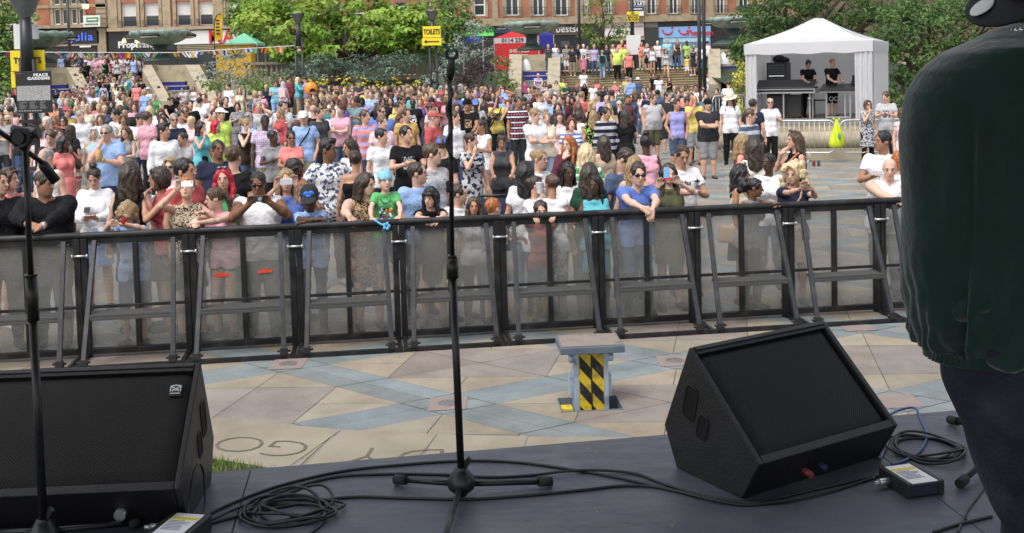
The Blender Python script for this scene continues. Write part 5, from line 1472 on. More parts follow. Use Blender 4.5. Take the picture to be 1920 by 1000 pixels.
def shrub(name, label, lobes, mats, seed, n_per=110, size=.16, clump_r=(.22, .45), nclump=20, z=None, cat='shrub', group=None, **kw):
 Y = sum(l[4] for l in lobes) / len(lobes); px = sum(l[0] for l in lobes) / len(lobes)
 zz = z if z is not None else min(W(l[0], l[1] + l[3], l[4]).z for l in lobes) - .15
 return tree(name, label, fpt(px, Y, zz), lobes, mats, n_per, size, seed, .04, clump_r, nclump, group, cat, **kw)
shrub('silver_shrub', 'large silver grey shrub right of the tiled fountain cascade', [(425, 118, 42, 22, 56, 1.6), (400, 145, 26, 18, 54, 1.3), (450, 142, 32, 16, 54, 1.3), (440, 98, 24, 10, 57, 1.2)], SILV, 31)
shrub('green_shrub', 'dense blue-green shrub mass under the lime green tree', [(600, 118, 50, 16, 57.5, 1.3), (680, 122, 60, 20, 57.5, 1.3), (750, 118, 45, 20, 57.5, 1.3), (560, 135, 34, 14, 55, 1), (700, 140, 60, 12, 55, 1)], BLUEG, 32, nclump=40, n_per=150)
shrub('silver_bush', 'tall silvery bush in front of the green shop sign', [(880, 75, 34, 22, 58, 1.3), (862, 100, 24, 20, 57, 1.1), (905, 95, 20, 20, 57, 1), (890, 50, 24, 12, 58, .9)], SILV, 33, n_per=80)
shrub('purple_bush', 'round dark purple bush left of the wide steps', [(890, 142, 34, 22, 54, 1.2), (905, 128, 22, 14, 54.5, 1), (870, 150, 20, 14, 53.5, 1)], PURP, 34, n_per=150)
shrub('olive_bush', 'olive green bush beside the fountain wall at the wide steps', [(945, 145, 20, 22, 55, 1), (935, 118, 20, 14, 56, 1), (955, 160, 14, 12, 54, .8)], OLIV, 35)
shrub('silver_shrub', 'pale silver shrub below the second toilets sign', [(838, 142, 28, 20, 54, 1.1), (815, 155, 26, 14, 53, .9), (850, 112, 14, 14, 56, .8)], SILV, 36)
shrub('white_leaved_shrub', 'pale leaved shrub left of the yellow flower bed', [(495, 145, 26, 16, 54, 1), (590, 148, 20, 12, 53.5, .8), (530, 150, 20, 12, 53, .8)], [SILV[0], MIDG[0], BLUEG[0]], 37)
shrub('golden_shrub', 'upright golden yellow shrub beside the white marquee', [(1393, 135, 8, 26, 36, .35), (1386, 165, 11, 26, 35.5, .4), (1397, 195, 10, 22, 35, .4), (1390, 215, 14, 16, 34.5, .4)], GOLD, 38, n_per=160, size=.12, clump_r=(.12, .24), nclump=26)
shrub('green_shrub', 'low green shrub in front of the silver shrub at the cascade wall', [(400, 165, 22, 14, 52.5, .8), (470, 160, 22, 12, 52.5, .8), (500, 165, 26, 10, 52, .8)], MIDG, 39)
# yellow day lilies
for px, hw, sd, lb in ((590, 34, 41, 'bed of yellow day lilies left of the standing man in a grey t-shirt'), (660, 30, 42, 'bed of yellow day lilies right of the standing man in a grey t-shirt'), (750, 46, 43, 'bed of yellow day lilies below the lime green tree at its right')):
 t = shrub('lily_bed', lb, [(px, 163, hw, 9, 52, .5), (px, 168, hw, 7, 51.5, .4)], MIDG, sd, size=.2, clump_r=(.2, .32), cat='flower bed', aspect=.18, droop=-.8)
 rr = random.Random(sd); cl = []
 for _ in range(20):
  p = W(px + rr.uniform(-hw, hw), rr.uniform(146, 164), 51.5) - Vector(t.location); cl.append((tuple(p), (.09, .09, .06), 0))
 o = link(bpy.data.objects.new('flowers', leaf_mesh('flowers', cl, -5, .11, [mat_leaf('lily_petal', (.75, .62, .05), .2)], sd))); o.parent = t; o['kind'] = 'stuff'
# balustrade, lamp posts, poles and signs
bl = empty('balustrade', label='weathered stone balustrade with bulging balusters above the silver shrub', cat='balustrade')
xa, xb = W(455, 120, 62).x, W(830, 120, 62).x; zt = W(520, 116, 62).z
m = MB(); m.box((xa, 61.8, zt - .16), (xb, 62.2, zt)); m.box((xa, 61.8, zt - 1.2), (xb, 62.2, zt - .95)); m.build('coping', M_STONE2, bl)
m = MB()
for k in range(40):
 x = xa + .2 + k * .3
 if x > xb - .1: break
 m.lathe([(.07, -.95), (.13, -.7), (.1, -.45), (.06, -.3), (.09, -.17)], 10, (x, 62, zt))
m.build('balusters', M_STONE2, bl)
M_POST = mat('post_paint', (.02, .022, .026), rough=.4, var=.3)
M_YEL = mat('yellow_sign', (.80, .62, .02), rough=.45, var=.06, scale=1.5)
M_BLK = mat('sign_black', (.012, .012, .013), rough=.6, var=.1)
def lamp_post(px, ytop, Y, ybase, rw, label, zb=0.0, two=.16):
 c = W(px, ytop, Y); t = empty('lamp_post', (c.x, Y, zb), label=label, cat='lamp post', group='bowl topped lamp posts')
 z = c.z - zb
 m = MB()
 for s in (-1, 1): m.tube([(s * two, 0, -.2), (s * two, 0, z - 1.3)], .055, 10)
 m.tube([(0, 0, z - 1.6), (0, 0, z - .45)], [.13, .1], 12)
 for k in range(3): m.box((-two - .07, -.09, (z - 1.3) * (.3 + .3 * k)), (two + .07, .09, (z - 1.3) * (.3 + .3 * k) + .07))
 m.build('post', M_POST, t)
 m = MB(); m.lathe([(.10, -.5), (.16, -.42), (rw * .93, -.06), (rw, -.03), (rw, 0), (rw * .9, 0), (.12, -.34)], 24, (0, 0, z)); m.build('bowl', mat('lamp_bowl', (.16, .17, .18), rough=.35, metal=.6, var=.3), t)
 return t
lamp_post(558, 25, 52, 150, .36, 'bowl topped lamp post standing in front of the lime green tree')
l2 = lamp_post(810, 20, 52, 178, .33, 'bowl topped lamp post carrying the TOILETS sign with an arrow')
l3 = lamp_post(45, -16, 20.5, 230, .34, 'near lamp post at the left carrying the toilets sign and the map board', two=.11)
def sign(px0, px1, py0, py1, Y, label, cat='sign', board=M_YEL, th=.03):
 a, b = W(px0, py1, Y), W(px1, py0, Y); t = empty('sign', ((a.x + b.x) / 2, Y, a.z), label=label, cat=cat)
 w, h = b.x - a.x, b.z - a.z
 m = MB(); m.box((-w / 2, -th, 0), (w / 2, 0, h)); m.build('board', board, t, bevel=.004); return t, w, h
t, w, h = sign(793, 826, 49, 71, 51.6, 'yellow TOILETS sign on the lamp post by the lime green tree')
lettering('TOILETS', .34, M_BLK, (0, -.036, h * .48), t, depth=.006, bold=.012, sx=.62); 
t, w, h = sign(791.5, 827.5, 71, 86, 51.58, 'yellow sign with a black arrow pointing left under the TOILETS sign')
m = MB(); m.box((-w * .28, -.045, h * .44), (w * .38, -.032, h * .58)); m.prism([(-w * .4, -.032, h * .51), (-w * .26, -.032, h * .24), (-w * .26, -.032, h * .78)], (0, -.012, 0)); m.build('arrow', M_BLK, t, fix=True)
t, w, h = sign(22, 84, 94, 134, 20.7, 'yellow TOILETS sign behind the near lamp post')
lettering('TOILETS', .16, M_BLK, (0, -.036, h * .5), t, depth=.006, bold=.005, sx=.9)
t, w, h = sign(23, 36, 135, 165, 20.75, 'lower plain yellow sign peeping out left of the map board')
# white panels high on the near lamp post
for (a, b, c, d, lb) in ((28, 46, 46, 93, 'tall blank white panel strapped to the left of the near lamp post'), (61, 72, 46, 74, 'short blank white panel strapped to the right of the near lamp post')):
 t, w, h = sign(a, b, c, d, 20.8, lb, 'panel', M_CREAMSIGN)
t, w, h = sign(33, 96, 133, 213, 20.2, 'black PEACE GARDENS map board on the near lamp post', 'map board', M_BLK)
m = MB(); m.box((-w * .47, -.034, h * .30), (w * .47, -.031, h * .655)); 
mm = bpy.data.materials.new('map_print'); mm.use_nodes = True
_n = mm.node_tree.nodes; _l = mm.node_tree.links; _v = _n.new('ShaderNodeTexVoronoi'); _v.feature = 'DISTANCE_TO_EDGE'; _v.inputs['Scale'].default_value = 34; _tc = _n.new('ShaderNodeTexCoord'); _l.new(_tc.outputs['Object'], _v.inputs[0])
_r = _n.new('ShaderNodeMapRange'); _r.inputs[2].default_value = .12; _r.inputs[3].default_value = .5; _r.inputs[4].default_value = .22; _l.new(_v.outputs['Distance'], _r.inputs[0])
_cc = _n.new('ShaderNodeCombineColor'); [_l.new(_r.outputs[0], _cc.inputs[i]) for i in range(3)]; _l.new(_cc.outputs[0], _n['Principled BSDF'].inputs['Base Color'])
m.build('map', mm, t)
lettering('PEACE', .072, M_CREAMSIGN, (w * .22, -.036, h * .905), t, depth=.004, bold=.004, sx=1.15, spacing=1.2)
lettering('GARDENS', .072, M_CREAMSIGN, (w * .16, -.036, h * .825), t, depth=.004, bold=.004, sx=1.15, spacing=1.2)
m = MB(); rr = random.Random(2)
for c in range(3):
 for k in range(9):
  x0 = -w * .42 + c * w * .29; z = h * (.265 - k * .02); m.box((x0, -.034, z), (x0 + w * rr.uniform(.1, .24), -.031, z + .004))
for k in range(9): m.box((-w * .44 + k * .05, -.034, h * .045), (-w * .44 + k * .05 + .03, -.031, h * .07))
m.build('small_print', mat('map_text', (.35, .35, .36)), t)
m = MB(); m.box((-w * .47, -.034, h * .945), (-w * .32, -.031, h * .96)); m.build('red_mark', mat('red_mark', (.5, .05, .05)), t)
def pole(px, y0, y1, Y, r, label, zb=None, cat='pole', group=None):
 a = W(px, y1, Y); b = W(px, y0, Y); z0 = a.z if zb is None else zb
 t = empty('pole', (a.x, Y, z0), label=label, cat=cat, group=group)
 m = MB(); m.tube([(0, 0, -.1), (0, 0, b.z - z0)], r, 10); m.lathe([(r * 1.8, 0), (r * 1.8, .9), (r, 1.05)], 10); m.build('shaft', M_POST, t); return t
pole(1313, -80, 190, 44, .075, 'left of two tall black poles before the wide steps', 0)
pole(1322, -80, 190, 44.3, .075, 'right of two tall black poles before the wide steps', 0)
pole(1187, -60, 135, 65.5, .12, 'dark pole carrying the yellow no alcohol sign at the top of the steps', TERR_Z)
pole(1087, -60, 90, 72, .1, 'dark pole left of the feathery tree on the terrace', TERR_Z)
pole(131, -20, 104, 75, .1, 'dark pole in front of the black shopfront at the left', TERR_Z)
t, w, h = sign(1175.5, 1198, 22, 41, 65.2, 'small yellow notice with four lines of black writing high on a dark pole')
for k, s_ in enumerate(('NO', 'ALCOHOL', 'BEYOND', 'THIS POINT')): lettering(s_, .16, M_BLK, (0, -.036, h * (.86 - .235 * k)), t, depth=.006, bold=.006)
t, w, h = sign(1175, 1201, 66, 103, 65.0, 'blank white panel fixed at the foot of the dark pole on the terrace', 'panel', M_CREAMSIGN)
# handrail on the left steps
hr = empty('handrail', label='steel handrail running down the crowded left steps', cat='handrail')
a, b = W(201, 135, 64), W(240, 195, 58); m = MB(); m.tube([a, b], .035, 8)
for k in range(4): q = a.lerp(b, k / 3); m.tube([q, (q.x, q.y, terrain(q.y) - .05)], .025, 6)
m.build('rail', mat('steel', (.4, .4, .41), rough=.3, metal=.8), hr)
# bunting across the left
bu = empty('bunting', label='string of national flags stretched above the crowd at the left', cat='bunting')
pts = [W(-30 + 600 * k / 40, 97 + 2 * sin(pi * k / 40) + (0 if k < 24 else -(k - 24) * .75), 54.0) for k in range(41)]
m = MB(); m.tube(pts, .018, 5); m.build('string', M_CREAMSIGN, bu)
fc = ['b8242c', 'e6e6ea', '2f5fb8', '2f8a52', 'd8b030', 'e07a30', '24386c', 'c8c8cc']; rr = random.Random(8)
for k in range(2, 40):
 p = pts[k]
 if rr.random() < .12: continue
 a, b = rr.sample(fc, 2); w, h = rr.uniform(.24, .42), rr.uniform(.12, .34) * (1 if k < 33 else 1.5); m = MB(); sw = rr.uniform(-.2, .2)
 for q in range(3):
  x0, x1 = p.x + w * (q / 3 - .5), p.x + w * ((q + 1) / 3 - .5)
  dy0, dy1 = .06 * sin(q * 2 + k), .06 * sin(q * 2 + 2 + k)
  m.add([(x0, p.y + dy0, p.z - .02), (x1, p.y + dy1, p.z - .02), (x1 + sw, p.y + dy1 + .05, p.z - h * rr.uniform(.8, 1.1)), (x0 + sw, p.y + dy0 + .05, p.z - h * rr.uniform(.8, 1.1))], [(0, 1, 2, 3)], q % 2)
 m.build('flag', [mat('flag_cloth', srgb(a), var=.1), mat('flag_cloth', srgb(b), var=.1)], bu)
# white marquee with the sound desk
def mat_canvas(name, c, tr=.3, **kw):
 m = mat(name, c, rough=.55, var=.06, scale=1.2, bump=.7, bscale=2.6, **kw)
 if m.get('tl'): return m
 m['tl'] = 1
 N = m.node_tree.nodes; L = m.node_tree.links; b = N['Principled BSDF']
 tl = N.new('ShaderNodeBsdfTranslucent'); tl.inputs[0].default_value = (*c, 1); mx = N.new('ShaderNodeMixShader'); mx.inputs[0].default_value = tr
 L.new(b.outputs[0], mx.inputs[1]); L.new(tl.outputs[0], mx.inputs[2]); L.new(mx.outputs[0], N['Material Output'].inputs[0]); return m
M_TENT = mat_canvas('white_canvas', (.7, .7, .715))
M_ALU = mat('aluminium', (.5, .5, .52), rough=.35, metal=.8, var=.1)
TA = R(25.5)
_fr = W(1637, 97, 31.5); TW, TD = 3.8, 3.9
FL = .86
tent = empty('marquee', (_fr.x, 31.5, FL), -TA, label='white peaked marquee with open front sheltering the sound desks', cat='marquee')
# local frame: x to the left is negative along the front, y goes back
def tl_(x, y, z): return Vector((x, y, z))
EZ, VZ, PZ = W(1637, 76, 31.5).z - FL, W(1637, 97, 31.5).z - FL, W(1535, 33, 33.6).z - FL
m = MB()
n = 14
# roof: four sagging sides to a short ridge
R0, R1 = Vector((-TW * .53, TD * .5, PZ)), Vector((-TW * .46, TD * .5, PZ - .02))
cs = [Vector((-TW, 0, EZ)), Vector((0, 0, EZ)), Vector((0, TD, EZ)), Vector((-TW, TD, EZ))]
def rfun(p0, p1, q0, q1):
 vs = []
 for j in range(n + 1):
  t = j / n
  for i in range(n + 1):
   s = i / n; a = p0.lerp(p1, s); b = q0.lerp(q1, s); p = a.lerp(b, t); p.z -= .16 * sin(pi * t) * (.45 + .55 * sin(pi * s)); p.z += .012 * sin(9 * s + 5 * t)
   vs.append(p)
 m.add(vs, [(j * (n + 1) + i, j * (n + 1) + i + 1, (j + 1) * (n + 1) + i + 1, (j + 1) * (n + 1) + i) for j in range(n) for i in range(n)], 0, True)
rfun(cs[0], cs[1], R0, R1); rfun(cs[1], cs[2], R1, R1); rfun(cs[2], cs[3], R1, R0); rfun(cs[3], cs[0], R0, R0)
m.build('roof', M_TENT, tent)
m = MB()
for a, b in ((cs[0], cs[1]), (cs[1], cs[2]), (cs[3], cs[0])):
 d = (b - a).normalized(); o_ = Vector((d.y, -d.x, 0)) * .03; k = 24
 vs = []
 for i in range(k + 1):
  p = a.lerp(b, i / k) + o_; wv = .02 * sin(i * 1.3)
  vs += [p + Vector((0, 0, .01)), p + o_ * wv * 10 + Vector((0, 0, VZ - EZ + .02 * sin(i * .9)))]
 m.add(vs, [(2 * i, 2 * i + 1, 2 * i + 3, 2 * i + 2) for i in range(k)], 0, True)
m.build('valance', M_TENT, tent)
def curtain(a, b, amp, waves, nm='side_curtain', ztop=None):
 m = MB(); k = 60; a = Vector(a); b = Vector(b); d = (b - a).normalized(); o_ = Vector((d.y, -d.x, 0)); vs = []
 zt = ztop or EZ
 for j in range(9):
  z = zt * (1 - j / 8)
  for i in range(k + 1):
   s = i / k; p = a.lerp(b, s) + o_ * (amp * (.5 + .5 * j / 8) * sin(waves * 2 * pi * s + .6 * sin(j * .5))); p.z = z + .0; vs.append(p)
 m.add(vs, [(j * (k + 1) + i, (j + 1) * (k + 1) + i, (j + 1) * (k + 1) + i + 1, j * (k + 1) + i + 1) for j in range(8) for i in range(k)], 0, True)
 return m.build(nm, M_TENT, tent)
curtain((-.52, .02, 0), (-.02, .02, 0), .05, 3.5)
curtain((-TW + .02, .02, 0), (-TW + .36, .02, 0), .04, 2.5)
curtain((0, .05, 0), (0, TD, 0), .04, 9)
curtain((-TW, .05, 0), (-TW, TD, 0), .04, 7)
curtain((-TW + .02, TD, 0), (-.02, TD, 0), .02, 5, 'back_wall')
m = MB()
for x, y in ((-TW, 0), (0, 0), (0, TD), (-TW, TD)): m.tube([(x + (.05 if x < 0 else -.05), y + (.06 if y == 0 else -.06), 0), (x + (.05 if x < 0 else -.05), y + (.06 if y == 0 else -.06), EZ)], .035, 8)
m.bar((-TW, .06, VZ + .02), (0, .06, VZ + .02), .05)
m.build('frame', M_ALU, tent)
def T(x, y, z=0.0): return Matrix.Translation(tent.location) @ Matrix.Rotation(-TA, 4, 'Z') @ Vector((x, y, z))
# platform under it: stone plinth, decking and the rounded bench before it
m = MB(); q = [T(-TW - 1.2, -.55, -.03), T(.6, -.55, -.03), T(.6, TD + .5, -.03), T(-TW - 1.2, TD + .5, -.03)]
m.prism(q, (0, 0, -FL + .0)); tag(m.build('plinth', M_STEP, fix=True), kind='structure')
m = MB(); m.box((-TW - .6, -.5, -.026), (.35, TD, -.004)); m.box((-TW - .6, -.56, -.14), (.35, -.5, -.004))
pl = m.build('stage_deck', [mat('deck_grey', (.20, .19, .175), var=.2)]); pl.location = tent.location; pl.rotation_euler = (0, 0, -TA); tag(pl, kind='structure')
m = MB(); a, b = G(1330, 306), G(1900, 300); a.y += .75; b.y += .75
a.z = b.z = .52; m.tube([a, b], .23, 18); a.z = b.z = 0; m.bar(a + Vector((0, .1, .15)), b + Vector((0, .1, .15)), .5, .32)
tag(m.build('stone_bench', M_FSTONE), 'long rounded stone bench running behind the steel crowd barriers', 'bench')
# sound desk in its flight case
def T_empty(name, x, y, rz, label, cat): return empty(name, T(x, y), -TA + rz, label=label, cat=cat)
M_CASE = mat('flight_case', (.02, .02, .022), rough=.45, var=.3)
d = T_empty('mixing_desk', -2.75, .75, 0, 'large sound mixing desk in a silver edged flight case at the left of the marquee', 'mixing desk')
m = MB(); m.box((-.95, -.3, .82), (.95, .55, .98)); m.build('body', M_CASE, d, bevel=.01)
m = MB(); m.box((-.97, -.33, .79), (.97, -.305, .83)); m.box((-.97, -.33, .90), (.97, -.305, .925)); m.box((-.99, -.32, .79), (-.955, .55, .93)); m.box((.955, -.32, .79), (.99, .55, .93)); m.build('edge_trim', M_ALU, d)
m = MB(); m.prism([(-.9, .15, .985), (.9, .15, .985), (.9, .5, 1.2), (-.9, .5, 1.2)], (0, .05, 0)); m.build('meter_bridge', M_CASE, d, fix=True)
m = MB()
for x in (-.8, 0, .8): m.bar((x, -.1, 0), (x, -.1, .79), .045); m.bar((x, .4, 0), (x, .4, .79), .045)
for x in (-.8, .8): m.tube([(x - .05, -.15, .62), (x + .05, -.15, .62)], .06, 10)
m.build('stand', M_ALU, d)
r_ = T_empty('flight_case', -2.75, .95, 0, 'black flight case standing under the left sound desk', 'case')
m = MB(); m.box((-.55, -.12, .06), (.5, .4, .72)); m.build('body', M_CASE, r_, bevel=.01)
m = MB()
for x in (-.45, .4): m.ell((x, -.1, .04), (.03, .03, .04)); m.ell((x, .3, .04), (.03, .03, .04))
m.build('castors', M_BLK, r_)
r_ = T_empty('equipment_rack', -3.05, 2.5, 0, 'tall rack of sound equipment at the back left of the marquee', 'rack')
m = MB(); m.box((-.55, -.3, .1), (.1, .4, 1.75)); m.build('case', M_CASE, r_, bevel=.01)
m = MB()
for k in range(9): m.box((-.5, -.315, .95 + k * .085), (.05, -.302, 1.0 + k * .085))
m.build('units', mat('rack_units', (.09, .095, .1), rough=.35, var=.6, scale=20), r_)
m = MB(); rr = random.Random(4)
for k in range(14): m.box((-.46 + .035 * k, -.32, 1.3), (-.44 + .035 * k, -.316, 1.325))
m.build('lights', emit('rack_light', (.7, .8, .9), .8), r_)
m = MB(); m.ell((-.2, 0, 1.86), (.22, .2, .14), 10, 6); m.ell((.0, .05, 1.82), (.14, .2, .1), 10, 6); bg = m.build('holdall', mat_cloth('charcoal')); bg.location = r_.location; bg.rotation_euler = r_.rotation_euler
tag(bg, 'crumpled dark bag lying on top of the equipment rack', 'bag')
d = T_empty('monitor_desk', -1.0, .65, 0, 'smaller black sound desk on a tubular stand at the right of the marquee', 'mixing desk')
m = MB(); m.prism([(-.62, -.3, .84), (.5, -.3, .84), (.5, .45, .98), (-.62, .45, .98)], (0, 0, .07)); m.build('body', M_CASE, d, fix=True)
m = MB()
for x in (-.45, .1, .25): m.bar((x, 0, 0), (x, 0, .84), .045)
m.bar((-.62, -.2, .82), (.5, -.2, .82), .05); m.bar((-.45, -.2, .05), (.25, -.2, .05), .04)
for x in (-.3, -.15, 0): m.tube([(x + .06 * cos(t), -.05 + .03 * sin(t * 2), .6 + .06 * sin(t)) for t in [i * pi / 5 for i in range(10)]], .012, 5, closed=True)
m.build('stand', M_ALU, d)
m = MB(); m.box((-.16, .05, 1.06), (.12, .25, 1.15)); m.prism([(-.16, .2, 1.15), (.12, .2, 1.15), (.12, .3, 1.32), (-.16, .3, 1.32)], (0, .02, 0)); lt = m.build('laptop', M_BLK, fix=True); lt.location = d.location + Vector((.45, 0, -.02)); lt.rotation_euler = d.rotation_euler
tag(lt, 'small black laptop on the right hand sound desk', 'laptop')
d = T_empty('small_table', -1.75, 1.9, 0, 'low grey table at the back of the marquee between the two desks', 'table')
m = MB(); m.box((-.35, -.25, .5), (.35, .25, .54)); m.build('top', M_CASE, d)
for sx in (-.3, .3):
 for sy in (-.2, .2): m = MB(); m.bar((sx, sy, 0), (sx, sy, .5), .035); m.build('leg', M_ALU, d)
# steel crowd barriers by the marquee
M_GALV = mat('galvanised_steel', (.52, .53, .55), rough=.4, metal=.6, var=.2, scale=9)
def hurdle(p0, p1, label, h=1.08):
 p0 = Vector(p0); p1 = Vector(p1); L_ = (p1 - p0).length; a = atan2(p1.y - p0.y, p1.x - p0.x)
 t = empty('crowd_barrier', (*p0.xy, 0), a, label=label, cat='crowd barrier', group='steel crowd barriers by the marquee')
 z0, z1, r = .24, h, .17; m = MB(); pts = []
 for (cx, cz, s0) in ((L_ - r, z1 - r, 0), (r, z1 - r, 90), (r, z0 + r, 180), (L_ - r, z0 + r, 270)):
  for k in range(7): q = R(s0 + 15 * k); pts.append((cx + r * cos(q), 0, cz + r * sin(q)))
 m.tube(pts, .022, 8, closed=True); m.build('frame', M_GALV, t)
 m = MB(); k = int(L_ / .125)
 for i in range(1, k): m.tube([(L_ * i / k, 0, z0), (L_ * i / k, 0, z1)], .008, 6)
 m.build('bars', M_GALV, t)
 for x in (L_ * .22, L_ * .78): m = MB(); m.tube([(x, 0, z0), (x, 0, .04)], .02, 6); m.tube([(x, -.3, .0), (x, -.12, .05), (x, .12, .05), (x, .3, .0)], .02, 6); m.build('foot', M_GALV, t)
 return t
q = [G(1352, 302), G(1566, 304), G(1576, 304), G(1790, 300)]
hurdle(q[0], q[1], 'steel crowd barrier in front of the left sound desk'); hurdle(q[2], q[3], 'steel crowd barrier in front of the right side of the marquee')
hurdle(W(1336, 190, 34).xy.to_3d(), W(1398, 190, 34.5).xy.to_3d(), 'steel crowd barrier beside the golden shrub left of the marquee', 1.6)
bagp = W(1569, 225, 27.3)
m = MB(); rg = random.Random(3); prof = [(.02, .02), (.05, -.06), (.085, -.16), (.13, -.3), (.165, -.44), (.185, -.58), (.18, -.66), (.13, -.70), (0, -.70)]
m.lathe(prof, 26, bagp, 0, True, lambda a, r, z: (1 + .16 * sin(a * 4 + z * 9) * min(1, r * 9) + .09 * sin(a * 9 + z * 23) - .35 * abs(sin(a)), 0.02 * sin(a * 6 + z * 4)))
for s in (-.05, .05): m.tube([(bagp.x + s, bagp.y, bagp.z), (bagp.x + s * 1.5, bagp.y + .03, bagp.z + .04), (bagp.x + s, bagp.y + .08, bagp.z - .02)], .02, 6)
cb = tag(m.build('carrier_bag', mat('yellow_green_plastic', srgb('c4d42a'), rough=.35, var=.2, scale=5, bump=.6, bscale=14)), 'yellow-green plastic carrier bag hanging between two steel crowd barriers', 'carrier bag')
m = MB(); m.ell((bagp.x + .02, bagp.y - .125, bagp.z - .42), (.045, .02, .08), 10, 6); m.build('print', mat('green_print', srgb('3d9a6a')), cb)
p = G(1389, 226); t = empty('traffic_cone', (W(1388, 200, 29).x, 29, 0), label='orange and white traffic cone left of the marquee', cat='traffic cone')
m = MB(); m.lathe([(.14, .04), (.135, .12), (.105, .36)], 20); m.lathe([(.075, .58), (.05, .74)], 20); m.box((-.2, -.2, 0), (.2, .2, .04)); m.lathe([(.05, .74), (.02, 1.0), (0, 1.0)], 20); m.build('body', mat('cone_orange', srgb('e8602c'), rough=.4), t)
m = MB(); m.lathe([(.106, .36), (.076, .58)], 20); m.build('reflective_band', M_CREAMSIGN, t)
for k, px in enumerate((1526, 1535)):
 p = G(px, 312); m = MB(); m.lathe([(.035, 0), (.038, .02), (.038, .13), (.03, .15), (0, .15)], 14, (p.x, p.y, 0)); tag(m.build('drink_can', mat('can_red', srgb(('7a3026', '4a4c52')[k]), rough=.3, metal=.3, var=.4, scale=30)), ('reddish', 'dark grey')[k] + ' drinks can standing on the paving by the barrier foot', 'can')
# red gazebo and other stalls on the terrace
def gazebo(px0, px1, ytop, yeave, yval, Y, c, label, white=None, floor=TERR_Z):
 a, b = W(px0, yeave, Y), W(px1, yeave, Y); w = b.x - a.x; t = empty('gazebo', ((a.x + b.x) / 2, Y, floor), label=label, cat='gazebo')
 ez = a.z - floor; vz = W(px0, yval, Y).z - floor; pz = W((px0 + px1) / 2, ytop, Y + w / 2).z - floor; h = w / 2
 mt = mat_canvas('canopy_cloth', c)
 m = MB(); ap = Vector((0, h, pz)); cc = [Vector((-h, 0, ez)), Vector((h, 0, ez)), Vector((h, w, ez)), Vector((-h, w, ez))]
 for i in range(4): A, B = cc[i], cc[(i + 1) % 4]; M_ = A.lerp(B, .5).lerp(ap, .5) + Vector((0, 0, -.1)); m.add([A, B, ap, M_], [(0, 1, 3), (1, 2, 3), (2, 0, 3)], 0, True)
 m.build('canopy', mt, t)
 m = MB()
 for i in range(4): A, B = cc[i], cc[(i + 1) % 4]; m.add([A, B, B + Vector((0, 0, vz - ez)), A + Vector((0, 0, vz - ez))], [(0, 3, 2, 1)])
 m.build('valance', mat_canvas('valance_cloth', white or c), t)
 m = MB()
 for q in cc: m.bar((q.x, q.y, 0), (q.x, q.y, ez), .05)
 m.build('frame', M_GALV, t); return t, h, ez, vz
t, h, ez, vz = gazebo(926, 1022, 54, 72, 82, 73, srgb('d8332e'), 'red gazebo with a white printed valance beside the bronze fountain', (.75, .75, .77))
lettering('0114 239 39', .4, mat('navy_letters', srgb('2c3060')), (-h * .12, -.03, (ez + vz) / 2), t, depth=.01, bold=.01)
m = MB(); m.box((-h, -.01, .2), (h, .02, vz - .01)); m.build('side_wall', mat('red_cloth', srgb('c2302e'), rough=.8, var=.1), t)
lettering('SHEFFIELD', .3, M_CREAMSIGN, (-h * .02, -.03, vz - .55), t, depth=.01, bold=.006); lettering('GET', .62, M_CREAMSIGN, (-h * .02, -.03, vz - 1.05), t, depth=.01, bold=.02)
gazebo(420, 482, 62, 82, 86, 70, srgb('7fc8a4'), 'pale green gazebo above a yellow stall left of the lime tree', srgb('7fc8a4'))
gazebo(655, 705, 66, 80, 84, 70, srgb('8fcabe'), 'pale green gazebo glimpsed under the lime tree', srgb('5f9c92'))
gazebo(1010, 1038, 58, 66, 90, 72, srgb('34389a'), 'blue gazebo right of the red gazebo', srgb('34389a'))
gazebo(868, 905, 62, 76, 80, 71, srgb('3f5fae'), 'blue gazebo behind the silvery bush', srgb('3f5fae'))
def stall(px0, px1, y0, y1, Y, c, label, nm='stall'):
 a, b = W(px0, y1, Y), W(px1, y0, Y); t = empty(nm, ((a.x + b.x) / 2, Y, TERR_Z), label=label, cat='stall'); w = (b.x - a.x) / 2
 m = MB(); m.box((-w, 0, 0), (w, 1.2, b.z - TERR_Z)); m.build('counter', mat('stall_cloth', c, var=.15), t)
 m = MB(); m.box((-w - .08, -.15, b.z - TERR_Z + .002), (w + .08, 1.3, b.z - TERR_Z + .06)); m.build('top', M_STONE2, t)
stall(405, 470, 84, 118, 69, srgb('c09a2c'), 'mustard yellow stall under the pale green gazebo at the left')
stall(780, 860, 82, 112, 70, srgb('1f4a44'), 'dark green stall under the trees behind the toilets sign')
# feather flag
t = empty('feather_flag', (W(402, 80, 66).x, 66, TERR_Z), label='yellow feather flag on a curved pole left of the lime green tree', cat='flag')
a, b = W(400, 78, 66), W(412, 26, 66); hz = b.z - TERR_Z; m = MB()
pr = [(0, a.z - TERR_Z), (0, hz * .72), (.06, hz * .9), (.22, hz * .985), (.42, hz)]; m.tube([(x, 0, z) for x, z in [(0, 0)] + pr], .03, 6); m.build('pole', M_POST, t)
m = MB(); vs = []
for k in range(17):
 s = k / 16; z = a.z - TERR_Z + (hz - a.z + TERR_Z) * s; x0 = .02 if s < .7 else .02 + .4 * ((s - .7) / .3) ** 2; w = .5 * min(1, s * 6 + .25) * (1 - max(0, s - .8) * 3.2); vs += [(x0, 0, z), (x0 + w, .06 * sin(s * 9), z)]
m.add(vs, [(2 * k, 2 * k + 1, 2 * k + 3, 2 * k + 2) for k in range(16)], 0, True); m.build('sail', mat_canvas('flag_yellow', srgb('e0b428')), t)
m = MB()
for k in range(5): z = a.z - TERR_Z + (hz - a.z + TERR_Z) * (.25 + .12 * k); m.box((.14, -.05, z), (.36, -.03, z + .09))
m.build('print', M_BLK, t)
